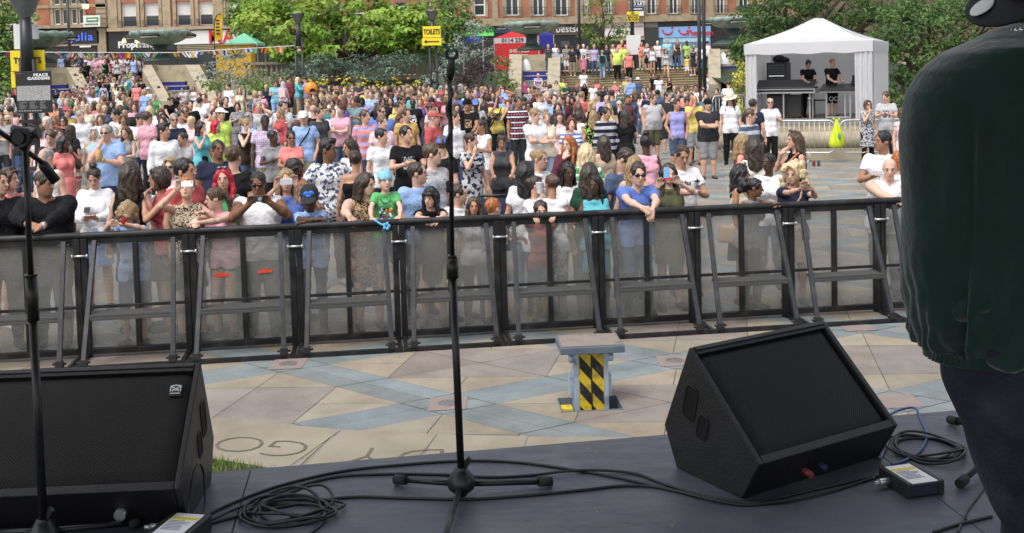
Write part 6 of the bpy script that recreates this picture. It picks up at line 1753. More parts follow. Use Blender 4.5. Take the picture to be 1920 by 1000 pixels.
p = W(583, 167, 41); m = MB(); m.ell(p, (.25, .25, .28), 18, 12); m.lathe([(0, -.33), (.03, -.31), (.01, -.27)], 8, p); tag(m.build('balloon', mat('balloon_orange', srgb('f08a28'), rough=.25, var=.05)), 'round orange balloon floating over the seated crowd', 'balloon')
# stage barrier
BANG = R(7.434); BV, BU0 = 10.4864, -2.785
def BUV(u, v, z=0.0): return Vector((u * cos(BANG) - v * sin(BANG), u * sin(BANG) + v * cos(BANG), z))
M_BAR = mat('black_barrier', (.012, .0125, .014), rough=.45, var=.35, scale=7, spec=.4, dirt=((.08, .075, .07), .4, 6))
M_BRACE = mat('brace_steel', (.024, .026, .031), rough=.4, var=.4, scale=8, dirt=((.09, .085, .08), .5, 9))
M_ZINC = mat('zinc', (.55, .55, .57), rough=.3, metal=.7)
def mat_mesh():
 m = bpy.data.materials.new('perforated_sheet'); m.use_nodes = True
 nt = m.node_tree; N = nt.nodes; L = nt.links; b = N['Principled BSDF']
 b.inputs['Roughness'].default_value = .5; b.inputs['Metallic'].default_value = .0
 tc = N.new('ShaderNodeTexCoord')
 no = N.new('ShaderNodeTexNoise'); no.inputs['Scale'].default_value = 2.4; no.inputs['Detail'].default_value = 9; no.inputs['Roughness'].default_value = .7; L.new(tc.outputs['Object'], no.inputs[0])
 r = N.new('ShaderNodeMapRange'); r.inputs[1].default_value = .3; r.inputs[2].default_value = .7; r.inputs[3].default_value = .2; r.inputs[4].default_value = .36; L.new(no.outputs['Fac'], r.inputs[0])
 cc = N.new('ShaderNodeCombineColor'); L.new(r.outputs[0], cc.inputs[0]); L.new(r.outputs[0], cc.inputs[1])
 mu = N.new('ShaderNodeMath'); mu.operation = 'MULTIPLY'; mu.inputs[1].default_value = .93; L.new(r.outputs[0], mu.inputs[0]); L.new(mu.outputs[0], cc.inputs[2]); L.new(cc.outputs[0], b.inputs['Base Color'])
 wv = N.new('ShaderNodeTexWave'); wv.bands_direction = 'Z'; wv.inputs['Scale'].default_value = 24; wv.inputs['Distortion'].default_value = .25; L.new(tc.outputs['Object'], wv.inputs[0])
 n2 = N.new('ShaderNodeTexNoise'); n2.inputs['Scale'].default_value = 1.3; L.new(tc.outputs['Object'], n2.inputs[0])
 a1 = N.new('ShaderNodeMapRange'); a1.inputs[3].default_value = .5; a1.inputs[4].default_value = .7; L.new(wv.outputs['Fac'], a1.inputs[0])
 a2 = N.new('ShaderNodeMath'); a2.operation = 'MULTIPLY_ADD'; a2.inputs[1].default_value = .3; L.new(n2.outputs['Fac'], a2.inputs[0]); a2.inputs[2].default_value = -.15
 a3 = N.new('ShaderNodeMath'); a3.operation = 'ADD'; L.new(a1.outputs[0], a3.inputs[0]); L.new(a2.outputs[0], a3.inputs[1])
 tr = N.new('ShaderNodeBsdfTransparent'); mx = N.new('ShaderNodeMixShader'); L.new(a3.outputs[0], mx.inputs[0])
 L.new(b.outputs[0], mx.inputs[1]); L.new(tr.outputs[0], mx.inputs[2]); L.new(mx.outputs[0], N['Material Output'].inputs[0])
 return m
M_MESH = mat_mesh()
def barrier_section(u, i):
 px = PX(BUV(u + .5, BV, .6))[0]
 t = empty('barrier_section', BUV(u, BV), BANG, cat='barrier', group='black barrier sections in front of the stage')
 rr = random.Random(i)
 H = 1.17
 m = MB()
 m.tube([(-.0, 0, H), (1.0, 0, H)], .032, 10); m.box((.003, .0, H - .085), (.997, .045, H - .02))
 m.box((.003, -.02, 0), (.062, .04, H - .03)); m.box((.938, -.02, 0), (.997, .04, H - .03)); m.box((.475, -.015, .07), (.525, .03, H - .086))
 m.box((.063, -.02, .03), (.937, .035, .085)); m.box((.063, -.018, .47), (.937, .0, .5))
 m.build('frame', M_BAR, t, bevel=.004)
 m = MB(); m.box((.055, .042, .06), (.945, .045, H - .06)); m.build('mesh_panel', M_MESH, t)
 for x0, x1 in ((.14, .105), (.86, .895)):
  m = MB(); a, b = Vector((x0, -.035, H - .05)), Vector((x1, -.475, .06)); m.bar(a, b, .044, .04)
  m.box((x0 - .05, -.05, H - .09), (x0 + .05, -.03, H - .07)); m.build('brace', M_BRACE, t, bevel=.004)
  m = MB(); m.tube([(x1 - .06, -.475, .075), (x1 + .06, -.475, .075)], .012, 6); m.box((x1 - .035, -.5, .005), (x1 + .035, -.45, .1)); m.build('brace_foot', M_BAR, t)
 m = MB(); m.box((.13, -.33, .45), (.87, -.13, .475)); m.box((.13, -.335, .42), (.87, -.315, .449)); m.build('step', mat('step_tread', (.06, .06, .06), rough=.7, var=.3, scale=30, bump=.8, bscale=90), t, bevel=.004)
 m = MB(); m.bar((0.003, -.48, .025), (.997, -.48, .025), .04, .035); m.bar((.03, -.46, .022), (.03, -.02, .022), .035, .03); m.bar((.97, -.46, .022), (.97, -.02, .022), .035, .03); m.build('base', M_BAR, t)
 m = MB(); m.tube([(.93, -.04, .98), (1.07, -.04, .98)], .011, 8); m.tube([(.925, -.04, .98), (.94, -.04, .98)], .02, 8); m.tube([(1.06, -.04, .98), (1.075, -.04, .98)], .02, 8); m.build('clamp_bolt', M_ZINC, t)
 return t, px
BSEC = [barrier_section(BU0 + i, i) for i in range(-2, 10)]
# orange-red stickers on two panels
for (px, py, w, rz) in ((416, 516, .075, 0), (497, 509, .07, 3)):
 u = None
 for v_ in (BV - .012,):
  d = W(px, py, 10); k = 0
  c0 = Vector((0, 0, CAMH)); dr = (d - c0); n_ = Vector((-sin(BANG), cos(BANG), 0)); s_ = (BV + .035 - c0.dot(n_)) / dr.dot(n_); p = c0 + dr * s_
 m = MB(); m.box((-w, -.002, -.015), (w, .002, .012)); m.box((-w * .5, -.0021, .012), (w * .4, .002, .022))
 o = m.build('sticker', mat('sticker_red', srgb('d8452a'), rough=.5, var=.1)); o.location = p; o.rotation_euler = (0, R(-rz), BANG)
 tag(o, ('red sticker on the mesh panel in front of the girl in the pink top', 'red sticker on the mesh panel in front of the man with the camera')[px > 450], 'sticker')
# striped pop-up service pedestal in its pit
_pl = Vector((_pc.x, _pc.y, 0)); _px = Vector((cos(_rr_a := R(4)), sin(_rr_a), 0)); 
ped = empty('service_pedestal', (_pl.x + .01, _pl.y + .05, 0), R(4), label='raised service pedestal with yellow and black stripes under a stone lid', cat='service pedestal')
M_PST = mat('pale_blue_steel', srgb('b4c6da'), rough=.35, metal=.3, var=.3, scale=5, dirt=((.12, .14, .18), .7, 11))
M_PYEL = mat('hazard_yellow', (.72, .53, .03), rough=.45, var=.15, scale=6, dirt=((.16, .13, .07), .8, 14)); M_PBLK = mat('hazard_black', (.014, .014, .015), rough=.5, dirt=((.12, .11, .09), .6, 18))
m = MB(); m.box((-.135, -.08, -.3), (-.098, .1, .42)); m.box((.098, -.08, -.3), (.135, .1, .42)); m.box((-.098, -.075, -.3), (.098, .1, .42))
m.box((-.165, -.03, .05), (-.136, .08, .22)); m.box((.136, -.03, .05), (.165, .08, .22)); m.build('column', M_PST, ped, bevel=.003)
m = MB(); m.box((-.097, -.082, -.3), (.097, -.076, .42)); m.build('stripe_panel', M_PYEL, ped)
m = MB()
for s0, s1 in ((-.094, -.006), (.006, .094)):
 for k in range(-3, 6):
  z = k * .2; a = [(s0, -.084, z + .1), (s1, -.084, z - .0), (s1, -.084, z + .1), (s0, -.084, z + .2)]
  a = [(x, y, min(.418, max(-.28, q))) for x, y, q in a]
  if a[0][2] < a[3][2] - .001 or a[1][2] < a[2][2] - .001: m.add(a, [(0, 1, 2, 3)])
m.box((-.005, -.086, -.3), (.005, -.0825, .4)); m.build('black_stripes', M_PBLK, ped)
m = MB(); m.prism([(-.25, -.19, .435), (.25, -.19, .435), (.25, .2, .435), (-.25, .2, .435)], (0, 0, .055)); m.build('lid_tray', mat('tray_steel', srgb('6d7c8c'), rough=.35, metal=.4, var=.4, scale=7), ped, fix=True, bevel=.006)
m = MB(); m.box((-.235, -.175, .491), (.235, .185, .498)); m.build('lid', mat('lid_stone', srgb('857a72'), rough=.8, var=.3, scale=7, bump=.5, dirt=((.12, .1, .09), .7, 9)), ped)
for s in (-1, 1): m = MB(); m.tube([(s * .135, -.05, .37), (s * .175, -.05, .37)], .035, 14); m.bar((s * .15, -.03, .4), (s * .2, -.03, .435), .05, .02); m.build('bracket', M_PST, ped)
pit = empty('service_pit', (_pl.x, _pl.y, 0), R(4), label='open steel lined pit in the paving round the striped pedestal', cat='pit')
m = MB(); m.box((-.235, -.16, -.6), (.235, .17, -.59)); 
for lo, hi in (((-.245, -.17, -.6), (-.2355, .18, .006)), ((.2355, -.17, -.6), (.245, .18, .006)), ((-.2355, -.17, -.6), (.2355, -.1605, .006)), ((-.2355, .1705, -.6), (.2355, .18, .006))): m.box(lo, hi)
m.build('lining', mat('pit_steel', (.2, .23, .26), rough=.4, metal=.2, var=.4), pit)
m = MB(); m.box((-.228, -.06, -.12), (-.142, .05, -.012)); m.build('hinge_plate', M_PYEL, pit)
# wedge monitors
def mat_carpet_paint():
 return mat('textured_black_paint', (.009, .009, .01), rough=.42, var=.3, scale=20, bump=.4, bscale=220, spec=.5, dirt=((.03, .03, .033), .3, 5))
M_CAB = mat_carpet_paint()
def mat_grille():
 m = bpy.data.materials.new('perforated_grille'); m.use_nodes = True
 nt = m.node_tree; N = nt.nodes; L = nt.links; b = N['Principled BSDF']; b.inputs['Roughness'].default_value = .5; b.inputs['Specular IOR Level'].default_value = .2
 tc = N.new('ShaderNodeTexCoord'); mp = N.new('ShaderNodeMapping'); mp.inputs['Scale'].default_value = (1, 1, 1); L.new(tc.outputs['UV'], mp.inputs[0])
 sx = N.new('ShaderNodeSeparateXYZ'); L.new(mp.outputs[0], sx.inputs[0])
 def mth(op, a, b_=None, c=None):
  n = N.new('ShaderNodeMath'); n.operation = op
  for i, q in enumerate((a, b_, c)):
   if q is None: continue
   if isinstance(q, (int, float)): n.inputs[i].default_value = q
   else: L.new(q, n.inputs[i])
  return n.outputs[0]
 P_ = 520.0
 a = mth('SINE', mth('MULTIPLY', sx.outputs[0], P_)); c = mth('SINE', mth('MULTIPLY', sx.outputs[1], P_))
 f = mth('MULTIPLY_ADD', mth('MULTIPLY', a, c), .5, .5)
 no = N.new('ShaderNodeTexNoise'); no.inputs['Scale'].default_value = 3; no.inputs['Detail'].default_value = 8; L.new(tc.outputs['Object'], no.inputs[0])
 r = N.new('ShaderNodeMapRange'); r.inputs[1].default_value = .35; r.inputs[2].default_value = .65; r.inputs[3].default_value = .0015; r.inputs[4].default_value = .022; L.new(f, r.inputs[0])
 v = mth('MULTIPLY', r.outputs[0], mth('MULTIPLY_ADD', no.outputs['Fac'], 1.2, .4))
 cc = N.new('ShaderNodeCombineColor'); [L.new(v, cc.inputs[i]) for i in range(3)]; L.new(cc.outputs[0], b.inputs['Base Color'])
 bp = N.new('ShaderNodeBump'); bp.inputs['Strength'].default_value = .6; bp.inputs['Distance'].default_value = .002; L.new(f, bp.inputs['Height']); L.new(bp.outputs[0], b.inputs['Normal'])
 return m
M_GRILLE = mat_grille()
def wedge(loc, rz, label, Wd, left=True, badge=False):
 t = empty('stage_monitor', loc, rz, label=label, cat='stage monitor', group='black wedge monitors')
 D, E_, A, B, C_ = (0, 0), (-.09, .152), (.275, .487), (.43, .15), (.36, 0)
 prof = [D, E_, A, B, C_]
 m = MB(); th = .022
 for x0, x1 in ((-Wd, -Wd + th), (-th, 0)):
  m = MB(); m.prism([(x0, y, z) for y, z in prof], (x1 - x0, 0, 0)); m.build('side_panel', M_CAB, t, fix=True, bevel=.005)
 m = MB(); xi0, xi1 = -Wd + th + .0005, -th - .0005
 d = Vector((0, A[0] - E_[0], A[1] - E_[1])).normalized(); nrm = Vector((0, -d.z, d.y))
 e3, a3 = Vector((0, *E_)), Vector((0, *A))
 def strip(p, q, thick):      # board between two profile points
  p, q = Vector((0, *p)), Vector((0, *q)); dd = (q - p).normalized(); nn = Vector((0, dd.z, -dd.y)) * thick
  vs = [Vector((x, 0, 0)) + v for x in (xi0, xi1) for v in (p, q, q + nn, p + nn)]
  m.add(vs, [(0, 1, 2, 3), (7, 6, 5, 4), (0, 4, 5, 1), (1, 5, 6, 2), (2, 6, 7, 3), (3, 7, 4, 0)])
 strip(D, E_, .02); strip(A, B, .02); strip(B, C_, .02); strip(C_, D, .02)
 for p, q in ((e3, e3 + d * .03), (a3 - d * .035, a3)):
  vs = [Vector((x, 0, 0)) + v for x in (xi0, xi1) for v in (p, q, q - nrm * .03, p - nrm * .03)]
  m.add(vs, [(0, 3, 2, 1), (4, 5, 6, 7), (0, 1, 5, 4), (1, 2, 6, 5), (2, 3, 7, 6), (3, 0, 4, 7)])
 m.build('cabinet', M_CAB, t, fix=True, bevel=.003)
 me_v, me_f, uv = [], [], []; nx, ny = 24, 16; L0, L1 = .022, (a3 - e3).length - .026
 for j in range(ny + 1):
  for i in range(nx + 1):
   s, q = i / nx, j / ny
   edge = min(s, 1 - s, ) * Wd; e2 = min(q, 1 - q) * (L1 - L0)
   bow = -.022 + .013 * min(1, edge / .03) * min(1, e2 / .03) + .004 * sin(pi * s) * sin(pi * q)
   p = e3 + d * (L0 + (L1 - L0) * q) + nrm * bow; me_v.append((xi0 + .006 + (xi1 - xi0 - .012) * s, p.y, p.z)); uv.append((s * Wd, q * (L1 - L0)))
 me_f = [(j * (nx + 1) + i, j * (nx + 1) + i + 1, (j + 1) * (nx + 1) + i + 1, (j + 1) * (nx + 1) + i) for j in range(ny) for i in range(nx)]
 me = bpy.data.meshes.new('grille'); me.from_pydata(me_v, [], me_f); ul = me.uv_layers.new(name='UVMap')
 for l in me.loops: ul.data[l.index].uv = uv[l.vertex_index]
 me.polygons.foreach_set('use_smooth', [True] * len(me_f)); me.materials.append(M_GRILLE)
 o = link(bpy.data.objects.new('grille', me)); o.parent = t
 xs = 0.0 if left else -Wd; sg = 1 if left else -1
 for (yy, zz, ry, rz_, rot) in ((.272, .275, .034, .07, 14), (.205, .2, .028, .05, 18)):
  m = MB(); pts = []
  for k in range(16):
   a = 2 * pi * k / 16; ca, sa = cos(a), sin(a); px_ = (abs(ca) ** .5) * (1 if ca > 0 else -1) * ry; pz_ = (abs(sa) ** .5) * (1 if sa > 0 else -1) * rz_
   yy2 = px_ * cos(R(rot)) - pz_ * sin(R(rot)); zz2 = px_ * sin(R(rot)) + pz_ * cos(R(rot)); pts.append((xs + sg * .0012, yy + yy2, zz + zz2))
  m.add(pts, [tuple(range(16))]); m.tube([Vector(p) + Vector((sg * .0005, 0, 0)) for p in pts], .0022, 6, 1, closed=True)
  m.build('handle_slot', [mat('slot_dark', (.002, .002, .002), rough=.9), M_CAB], t)
 if badge:
  p = a3 - d * .115 - nrm * .003; m = MB()
  bx = empty('badge', (-.10, p.y, p.z)); bx.parent = t
  rot = Matrix(((1, 0, 0), (0, d.y, -nrm.y * -1), (0, d.z, nrm.z))).to_4x4()
  bx.matrix_basis = Matrix.Translation((-.075, p.y, p.z)) @ Matrix(((1, 0, 0, 0), (0, d.y, nrm.y, 0), (0, d.z, nrm.z, 0), (0, 0, 0, 1)))
  m.box((-.033, -.033, 0), (.033, .036, .006)); bb = m.build('badge', M_BLK, t); bb.matrix_basis = bx.matrix_basis @ Matrix.Scale(.68, 4)
  bpy.data.objects.remove(bx)
  m = MB()
  for q in ([(-.026, -.008), (-.026, .024), (0, .008), (.026, .024), (.026, -.008)], [(-.014, -.008), (-.014, .006), (0, -.002), (.014, .006), (.014, -.008)]):
   for a_, b_ in zip(q[:-1], q[1:]): m.bar((*a_, .008), (*b_, .008), .005, .003)
  m.bar((-.026, .024, .008), (.0, .03, .008), .005, .003); m.bar((.026, .024, .008), (0, .03, .008), .005, .003)
  for k in range(9): m.box((-.026 + k * .0058, -.022, .007), (-.022 + k * .0058, -.016, .009))
  e = m.build('emblem', M_CREAMSIGN, bb)
 return t
MON_L = wedge((-1.165, 3.645, STAGE_Z), R(3), 'black wedge monitor at the left with a white badge on its grille', .78, True, True)
MON_R = wedge((1.400, 4.085, STAGE_Z), R(31), 'black wedge monitor turned sideways at the right of the stage', .72, False)
# sockets and plugs on the right monitor and the left one
m = MB(); m.tube([(-.45, -.02, .06), (-.45, -.075, .05)], .012, 10); m.build('red_plug', mat('plug_red', srgb('8a4046'), rough=.5), MON_R)
m = MB(); m.tube([(-.37, -.02, .065), (-.37, -.07, .055)], .011, 10); m.build('blue_plug', mat('plug_blue', srgb('2c2f58'), rough=.5), MON_R)
m = MB(); m.tube([(-.215, -.02, .06), (-.215, -.06, .055)], .02, 12); m.build('socket', M_ZINC, MON_L)
# microphone stands
M_STAND = mat('stand_black', (.010, .010, .011), rough=.38, var=.3, spec=.5)
def base_tripod(m, leg, M0, r=.011, L_=.32, a0=0, mats=None, t=None, hz=.062):
 m.lathe([(.0, hz + .05), (.022, hz + .05), (.03, hz + .035), (.048, hz + .01), (.052, hz - .015), (.045, hz - .03), (.024, hz - .045), (.018, hz - .055)], 20)
 m.bar((.012, 0, hz + .05), (.035, -.01, hz + .085), .012, .018)
ms = empty('microphone_stand', G(865, 905, STAGE_Z + .055), R(0), label='straight black microphone stand with an empty clip in the centre of the stage', cat='microphone stand', group='black microphone stands')
b0 = ms.location.copy(); ms.location.z = STAGE_Z
m = MB(); base_tripod(m, None, None); m.build('hub', M_STAND, ms)
for px, py in ((743, 899), (1032, 903), (818, 1056)):
 e = G(px, py, STAGE_Z + .02) - Vector((b0.x, b0.y, STAGE_Z)); d = (e - Vector((0, 0, .05)))
 m = MB(); m.tube([Vector((0, 0, .05)) + d * .1, e], .0105, 10); lg = m.build('leg', M_STAND, ms)
 m = MB(); m.tube([e - d.normalized() * .045, e + d.normalized() * .006], .018, 12); m.build('rubber_foot', mat('rubber', (.02, .02, .021), rough=.8), lg)
def mst(py, px): p = W(px, py, b0.y); return Vector((p.x - b0.x, 0, p.z - STAGE_Z))
m = MB(); m.tube([(0, 0, .1), mst(520, 849)], .0135, 14); m.build('lower_tube', M_STAND, ms)
m = MB(); m.tube([mst(522, 849), mst(484, 848)], .0215, 14); m.tube([mst(484, 848), mst(478, 848)], .017, 14); m.build('clutch', M_STAND, ms)
m = MB(); m.tube([mst(480, 848), mst(120, 843)], .0085, 12); m.build('upper_tube', M_STAND, ms)
m = MB(); m.tube([mst(150, 844), mst(128, 846), mst(112, 847)], [.010, .017, .011], 12)
c = mst(101, 847); m.tube([c + Vector((.019 * sin(a), 0, -.018 * cos(a))) for a in [R(-140) + k * R(280) / 14 for k in range(15)]], .0065, 8); m.tube([mst(114, 847), c + Vector((0, 0, -.018))], .008, 8)
m.build('clip', mat('clip_rubber', (.014, .014, .015), rough=.6), ms)
m = MB()
pts = [mst(300 - k * 12, 843) + Vector((.010 * cos(k * 1.2), -.012 * abs(sin(k * 1.2)) - .006, 0)) for k in range(14)]; m.tube(pts, .006, 7); m.build('cable_loop', M_STAND, ms)
m = MB(); m.box((.03, -.018, 0), (.045, .018, .07)); q = m.build('tag', mat('tag_black', (.02, .02, .022), rough=.7), ms); q.location = mst(245, 848)
m = MB(); q = mst(345, 843); m.lathe([(.012, -.03), (.015, -.02), (.011, -.01), (.015, 0), (.012, .01)], 12, q); m.build('ring_clamp', M_STAND, ms)
bs = empty('microphone_stand', (0, 0, STAGE_Z), 0, label='black boom microphone stand at the left edge in front of the left monitor', cat='microphone stand', group='black microphone stands')
_b = G(84, 1035, STAGE_Z); bs.location = (_b.x, _b.y, STAGE_Z)
def bst(px, py, dy=0.0): p = W(px, py, _b.y + dy); return Vector((p.x - _b.x, dy, p.z - STAGE_Z))
m = MB(); base_tripod(m, None, None); m.build('hub', M_STAND, bs)
for a in (35, 155, 275):
 e = Vector((.3 * cos(R(a)), .3 * sin(R(a)), .018)); m = MB(); m.tube([(0, 0, .07), e], .0105, 10); lg = m.build('leg', M_STAND, bs); m = MB(); m.tube([e * .9, e * 1.02], .017, 10); m.build('rubber_foot', mat('rubber', (.02, .02, .021), rough=.8), lg)
m = MB(); m.tube([(0, 0, .1), bst(62, 600)], .0135, 14); m.build('lower_tube', M_STAND, bs)
m = MB(); m.tube([bst(63, 602), bst(58, 518)], .019, 14); m.build('clutch', M_STAND, bs)
m = MB(); m.tube([bst(58, 520), bst(46, 262)], .0095, 12); m.tube([bst(58, 518), bst(57.6, 514)], .0205, 14); m.build('upper_tube', M_STAND, bs)
m = MB(); j = bst(42, 258); m.tube([j + Vector((0, -.02, 0)), j + Vector((0, .05, 0))], .032, 16); m.tube([j + Vector((0, -.035, .0)), j + Vector((0, -.02, 0))], .02, 12); m.tube([j + Vector((.01, 0, .0)), j + Vector((.045, 0, .012))], .014, 10); m.tube([j + Vector((.045, 0, .012)), j + Vector((.055, 0, .014))], .02, 10); m.tube([bst(46, 275), j], .016, 12)
m.build('boom_joint', M_STAND, bs)
m = MB(); a, b = bst(-120, 160, -.2), bst(88, 312, .06); m.tube([a, b], .0085, 10); m.build('boom', M_STAND, bs)
m = MB(); a, b = bst(78, 305, .05), bst(104, 340, .08); m.tube([a, a.lerp(b, .15), b], [.013, .017, .018], 12); m.build('counterweight', M_STAND, bs)
# the third stand: two rubber-tipped legs show behind the singer's trousers
ts = empty('microphone_stand', (0, 0, STAGE_Z), 0, label='black microphone stand hidden behind the man in green, two feet showing', cat='microphone stand', group='black microphone stands')
_p1, _p2 = G(1782, 796, STAGE_Z), G(1800, 917, STAGE_Z); _ct = G(1900, 850, STAGE_Z); ts.location = _ct
m = MB(); base_tripod(m, None, None); m.tube([(0, 0, .1), (0, 0, 1.15)], .0125, 12); m.build('post', M_STAND, ts)
for e in (_p1 - _ct, _p2 - _ct):
 e = e + Vector((0, 0, .02)); d = e - Vector((0, 0, .07)); m = MB(); m.tube([(0, 0, .07), e], .0105, 10); lg = m.build('leg', M_STAND, ts); m = MB(); m.tube([e - d.normalized() * .045, e + d.normalized() * .006], .018, 12); m.build('rubber_foot', mat('rubber', (.02, .02, .021), rough=.8), lg)
# cables
M_CABLE = mat('black_cable', (.014, .014, .016), rough=.42, var=.2, spec=.5)
M_CABLEB = mat('blue_cable', srgb('3a4f86'), rough=.4, var=.15)
def smooth(pts, n=8):
 P_ = [pts[0]] + list(pts) + [pts[-1]]; out = []
 for i in range(1, len(P_) - 2):
  for k in range(n):
   t = k / n; a, b, c, d = P_[i - 1], P_[i], P_[i + 1], P_[i + 2]
   out.append(.5 * ((2 * b) + (c - a) * t + (2 * a - 5 * b + 4 * c - d) * t * t + (3 * b - a - 3 * c + d) * t ** 3))
 out.append(Vector(pts[-1])); return out
def cable(pix, label, r=.0055, m_=M_CABLE, lift=None, nm='cable'):
 pts = [G(p[0], p[1], STAGE_Z + r + (p[2] if len(p) > 2 else 0)) for p in pix]
 m = MB(); m.tube(smooth(pts), r, 8); return tag(m.build(nm, m_), label, 'cable')
cable([(355, 985), (420, 950), (520, 912), (640, 884), (760, 871), (880, 864), (980, 868), (1080, 882), (1150, 894), (1200, 905), (1270, 922), (1340, 935), (1420, 940), (1520, 920), (1610, 900), (1660, 892)], 'black cable running behind the centre stand from left coil to the right monitor')
cable([(360, 992, .002), (440, 955, .003), (520, 925, .002), (620, 896), (720, 889), (830, 890), (920, 895), (1000, 891), (1060, 884, .008), (1120, 882, .006), (1190, 888), (1240, 906), (1300, 925), (1360, 938, .004), (1440, 943, .004), (1540, 925, .004), (1640, 896)], 'black cable crossing the other near the right monitor')
cable([(380, 985), (470, 962), (560, 945), (660, 932), (760, 934), (880, 936), (1000, 928), (1100, 918), (1170, 911), (1240, 915), (1330, 936, .004), (1400, 947), (1480, 940)], 'black cable passing in front of the centre stand foot')
def coil(cx, cy, loops, label, rx=.13, ry=.11, seed=1, m_=M_CABLE, tail=None, r=.0055):
 rr = random.Random(seed); c = G(cx, cy, STAGE_Z); pts = []
 ox = oy = 0
 for k in range(loops):
  ox, oy = rr.uniform(-.035, .035), rr.uniform(-.03, .03); sx, sy = rx * rr.uniform(.75, 1.15), ry * rr.uniform(.7, 1.1); ph = rr.uniform(-.2, .2)
  for i in range(12):
   a = 2 * pi * i / 12 + ph; pts.append(Vector((c.x + ox + sx * cos(a), c.y + oy + sy * sin(a), STAGE_Z + r + .007 * k * (.5 + .5 * sin(a * 2 + k)))))
 if tail: pts += [G(*q, STAGE_Z + r) for q in tail]
 m = MB(); m.tube(smooth(pts, 4), r, 7); return tag(m.build('cable_coil', m_), label, 'cable')
coil(548, 962, 7, 'tangled coil of black cable on the stage in front of the left monitor', .135, .12, 3, tail=[(600, 985), (560, 1010), (470, 1020)])
coil(1733, 845, 5, 'loose coil of black cable behind the white topped box at the right', .125, .15, 6, tail=[(1790, 860), (1790, 850)], r=.005)
cable([(1668, 778), (1690, 768), (1716, 766), (1728, 790), (1738, 815), (1728, 842), (1700, 862), (1672, 872)], 'blue cable looping behind the coil by the right monitor', .0055, M_CABLEB)
cable([(1650, 862), (1662, 838), (1668, 818), (1672, 800)], 'short blue cable rising beside the right monitor', .005, M_CABLEB)
cable([(1750, 998), (1790, 985), (1830, 975), (1860, 968)], 'black cable on the floor by the trouser legs of the man in green', .005)
cable([(1795, 1000), (1812, 960), (1828, 938), (1845, 915)], 'thin black cable dropping beside the trouser legs of the man in green', .004)
# cable hanging on the left monitor's side
m = MB(); _q = [Vector((-1.16 + .012, 3.6, 1.14)), Vector((-1.150, 3.66, 1.24)), Vector((-1.148, 3.74, 1.27)), Vector((-1.15, 3.80, 1.2)), Vector((-1.13, 3.72, 1.11)), Vector((-1.14, 3.6, 1.105))]
m.tube(smooth(_q), .004, 7); tag(m.build('cable', M_CABLE), 'thin cable looping up the side of the left monitor', 'cable')
def di_box(loc, rz, label, silver=True):
 t = empty('di_box', loc, rz, label=label, cat='DI box')
 m = MB(); m.box((-.07, -.085, .004), (.07, .085, .05)); m.build('body', mat('blue_grey_metal', srgb('2c2e44'), rough=.4, metal=.1), t, bevel=.004)
 m = MB(); m.box((-.074, -.092, .0), (-.052, .092, .056)); m.box((.052, -.092, 0), (.074, .092, .056)); m.build('end_cheek', M_CASE, t, bevel=.006)
 m = MB(); m.box((-.052, -.084, .051), (.052, .084, .053)); m.build('label', mat('paper_label', (.85, .85, .86), rough=.5, var=.04), t)
 m = MB(); m.box((-.045, .035, .0535), (.045, .052, .0545)); m.build('yellow_strip', M_YEL, t)
 m = MB(); rr = random.Random(1)
 for k in range(7): m.box((-.044, .022 - k * .011, .0535), (-.044 + rr.uniform(.05, .085), .026 - k * .011, .0542))
 m.build('small_print', mat('print_grey', (.3, .3, .34)), t)
 m = MB(); m.tube([(-.075, .02, .028), (-.115, .02, .028)], .012, 10); m.tube([(-.115, .02, .028), (-.135, .015, .026)], .008, 8); m.build('plug', M_ZINC, t)
 return t
di_box(G(1708, 915, STAGE_Z), R(14), 'dark box with a white label top lying at the foot of the right monitor')
di_box(G(336, 1012, STAGE_Z), R(-12), 'box with white and yellow label at the bottom edge below the left monitor')
# the man in green at the right edge
M_SWEAT = mat('green_sweatshirt', srgb('1c332c'), rough=.9, var=.3, scale=9, bump=.5, bscale=30, spec=.15, sheen=.5)
M_JEANS = mat('dark_jeans', (.013, .015, .028), rough=.9, var=.4, scale=26, bump=.6, bscale=120, dirt=((.075, .085, .12), .6, 5))
SGX, SGY = 1.215, 2.48
K = skeleton('stand', 'm', 62, 22, over={1: ((.17, -.24, 1.0), (.35, .7, -.3), (-.2, -.6, -.8)), -1: ((.2, -.24, .98), (.6, .5, -.3), (-.2, -.6, -.8))})
K['S'] = {s: v - Vector((0, 0, .105)) for s, v in K['S'].items()}
for s in (1, -1): K['L'][s] = (K['L'][s][0] + Vector((.02 * s, 0, 0)), Vector((s * .1 - .105, 0, .5)), Vector((s * .1 - .21, .03, .085)))
K['H'] = K['H'] + Vector((-.055, -.03, -.045))
bp = body_prims(K, 'm', True)
v, q = grow(bp, .009)
singer = link(bpy.data.objects.new('person', np_mesh('person', v, q, mat_skin('d'))))
singer.location = (SGX, SGY, STAGE_Z); singer.rotation_euler = (0, 0, R(172)); SGS = 1.86 / 1.755; singer.scale = (SGS * .93, SGS * .95, SGS)
tag(singer, 'person in a dark green sweatshirt and dark jeans seen from behind at the right edge', 'person')
def fold(P):
 a = np.sin(P[2] * 24 + P[0] * 14 + 2.5 * np.sin(P[0] * 9 + P[1] * 5)); b = np.sin(P[0] * 17 + 3 * np.sin(P[2] * 7) + P[1] * 9)
 low = np.clip((1.1 - P[2]) / .16, 0, 1)
 c = np.sin(P[0] * 34 + 2 * np.sin(P[2] * 14) + P[1] * 20)
 d = np.sin(P[2] * 13 + P[0] * 6 - P[1] * 9 + 1.4 * np.sin(P[0] * 12)) * np.clip((1.4 - P[2]) / .3, 0, 1)
 return (.012 * a * b * (.5 + low) + .016 * low * c - .008 * low + .011 * d).astype(np.float32)
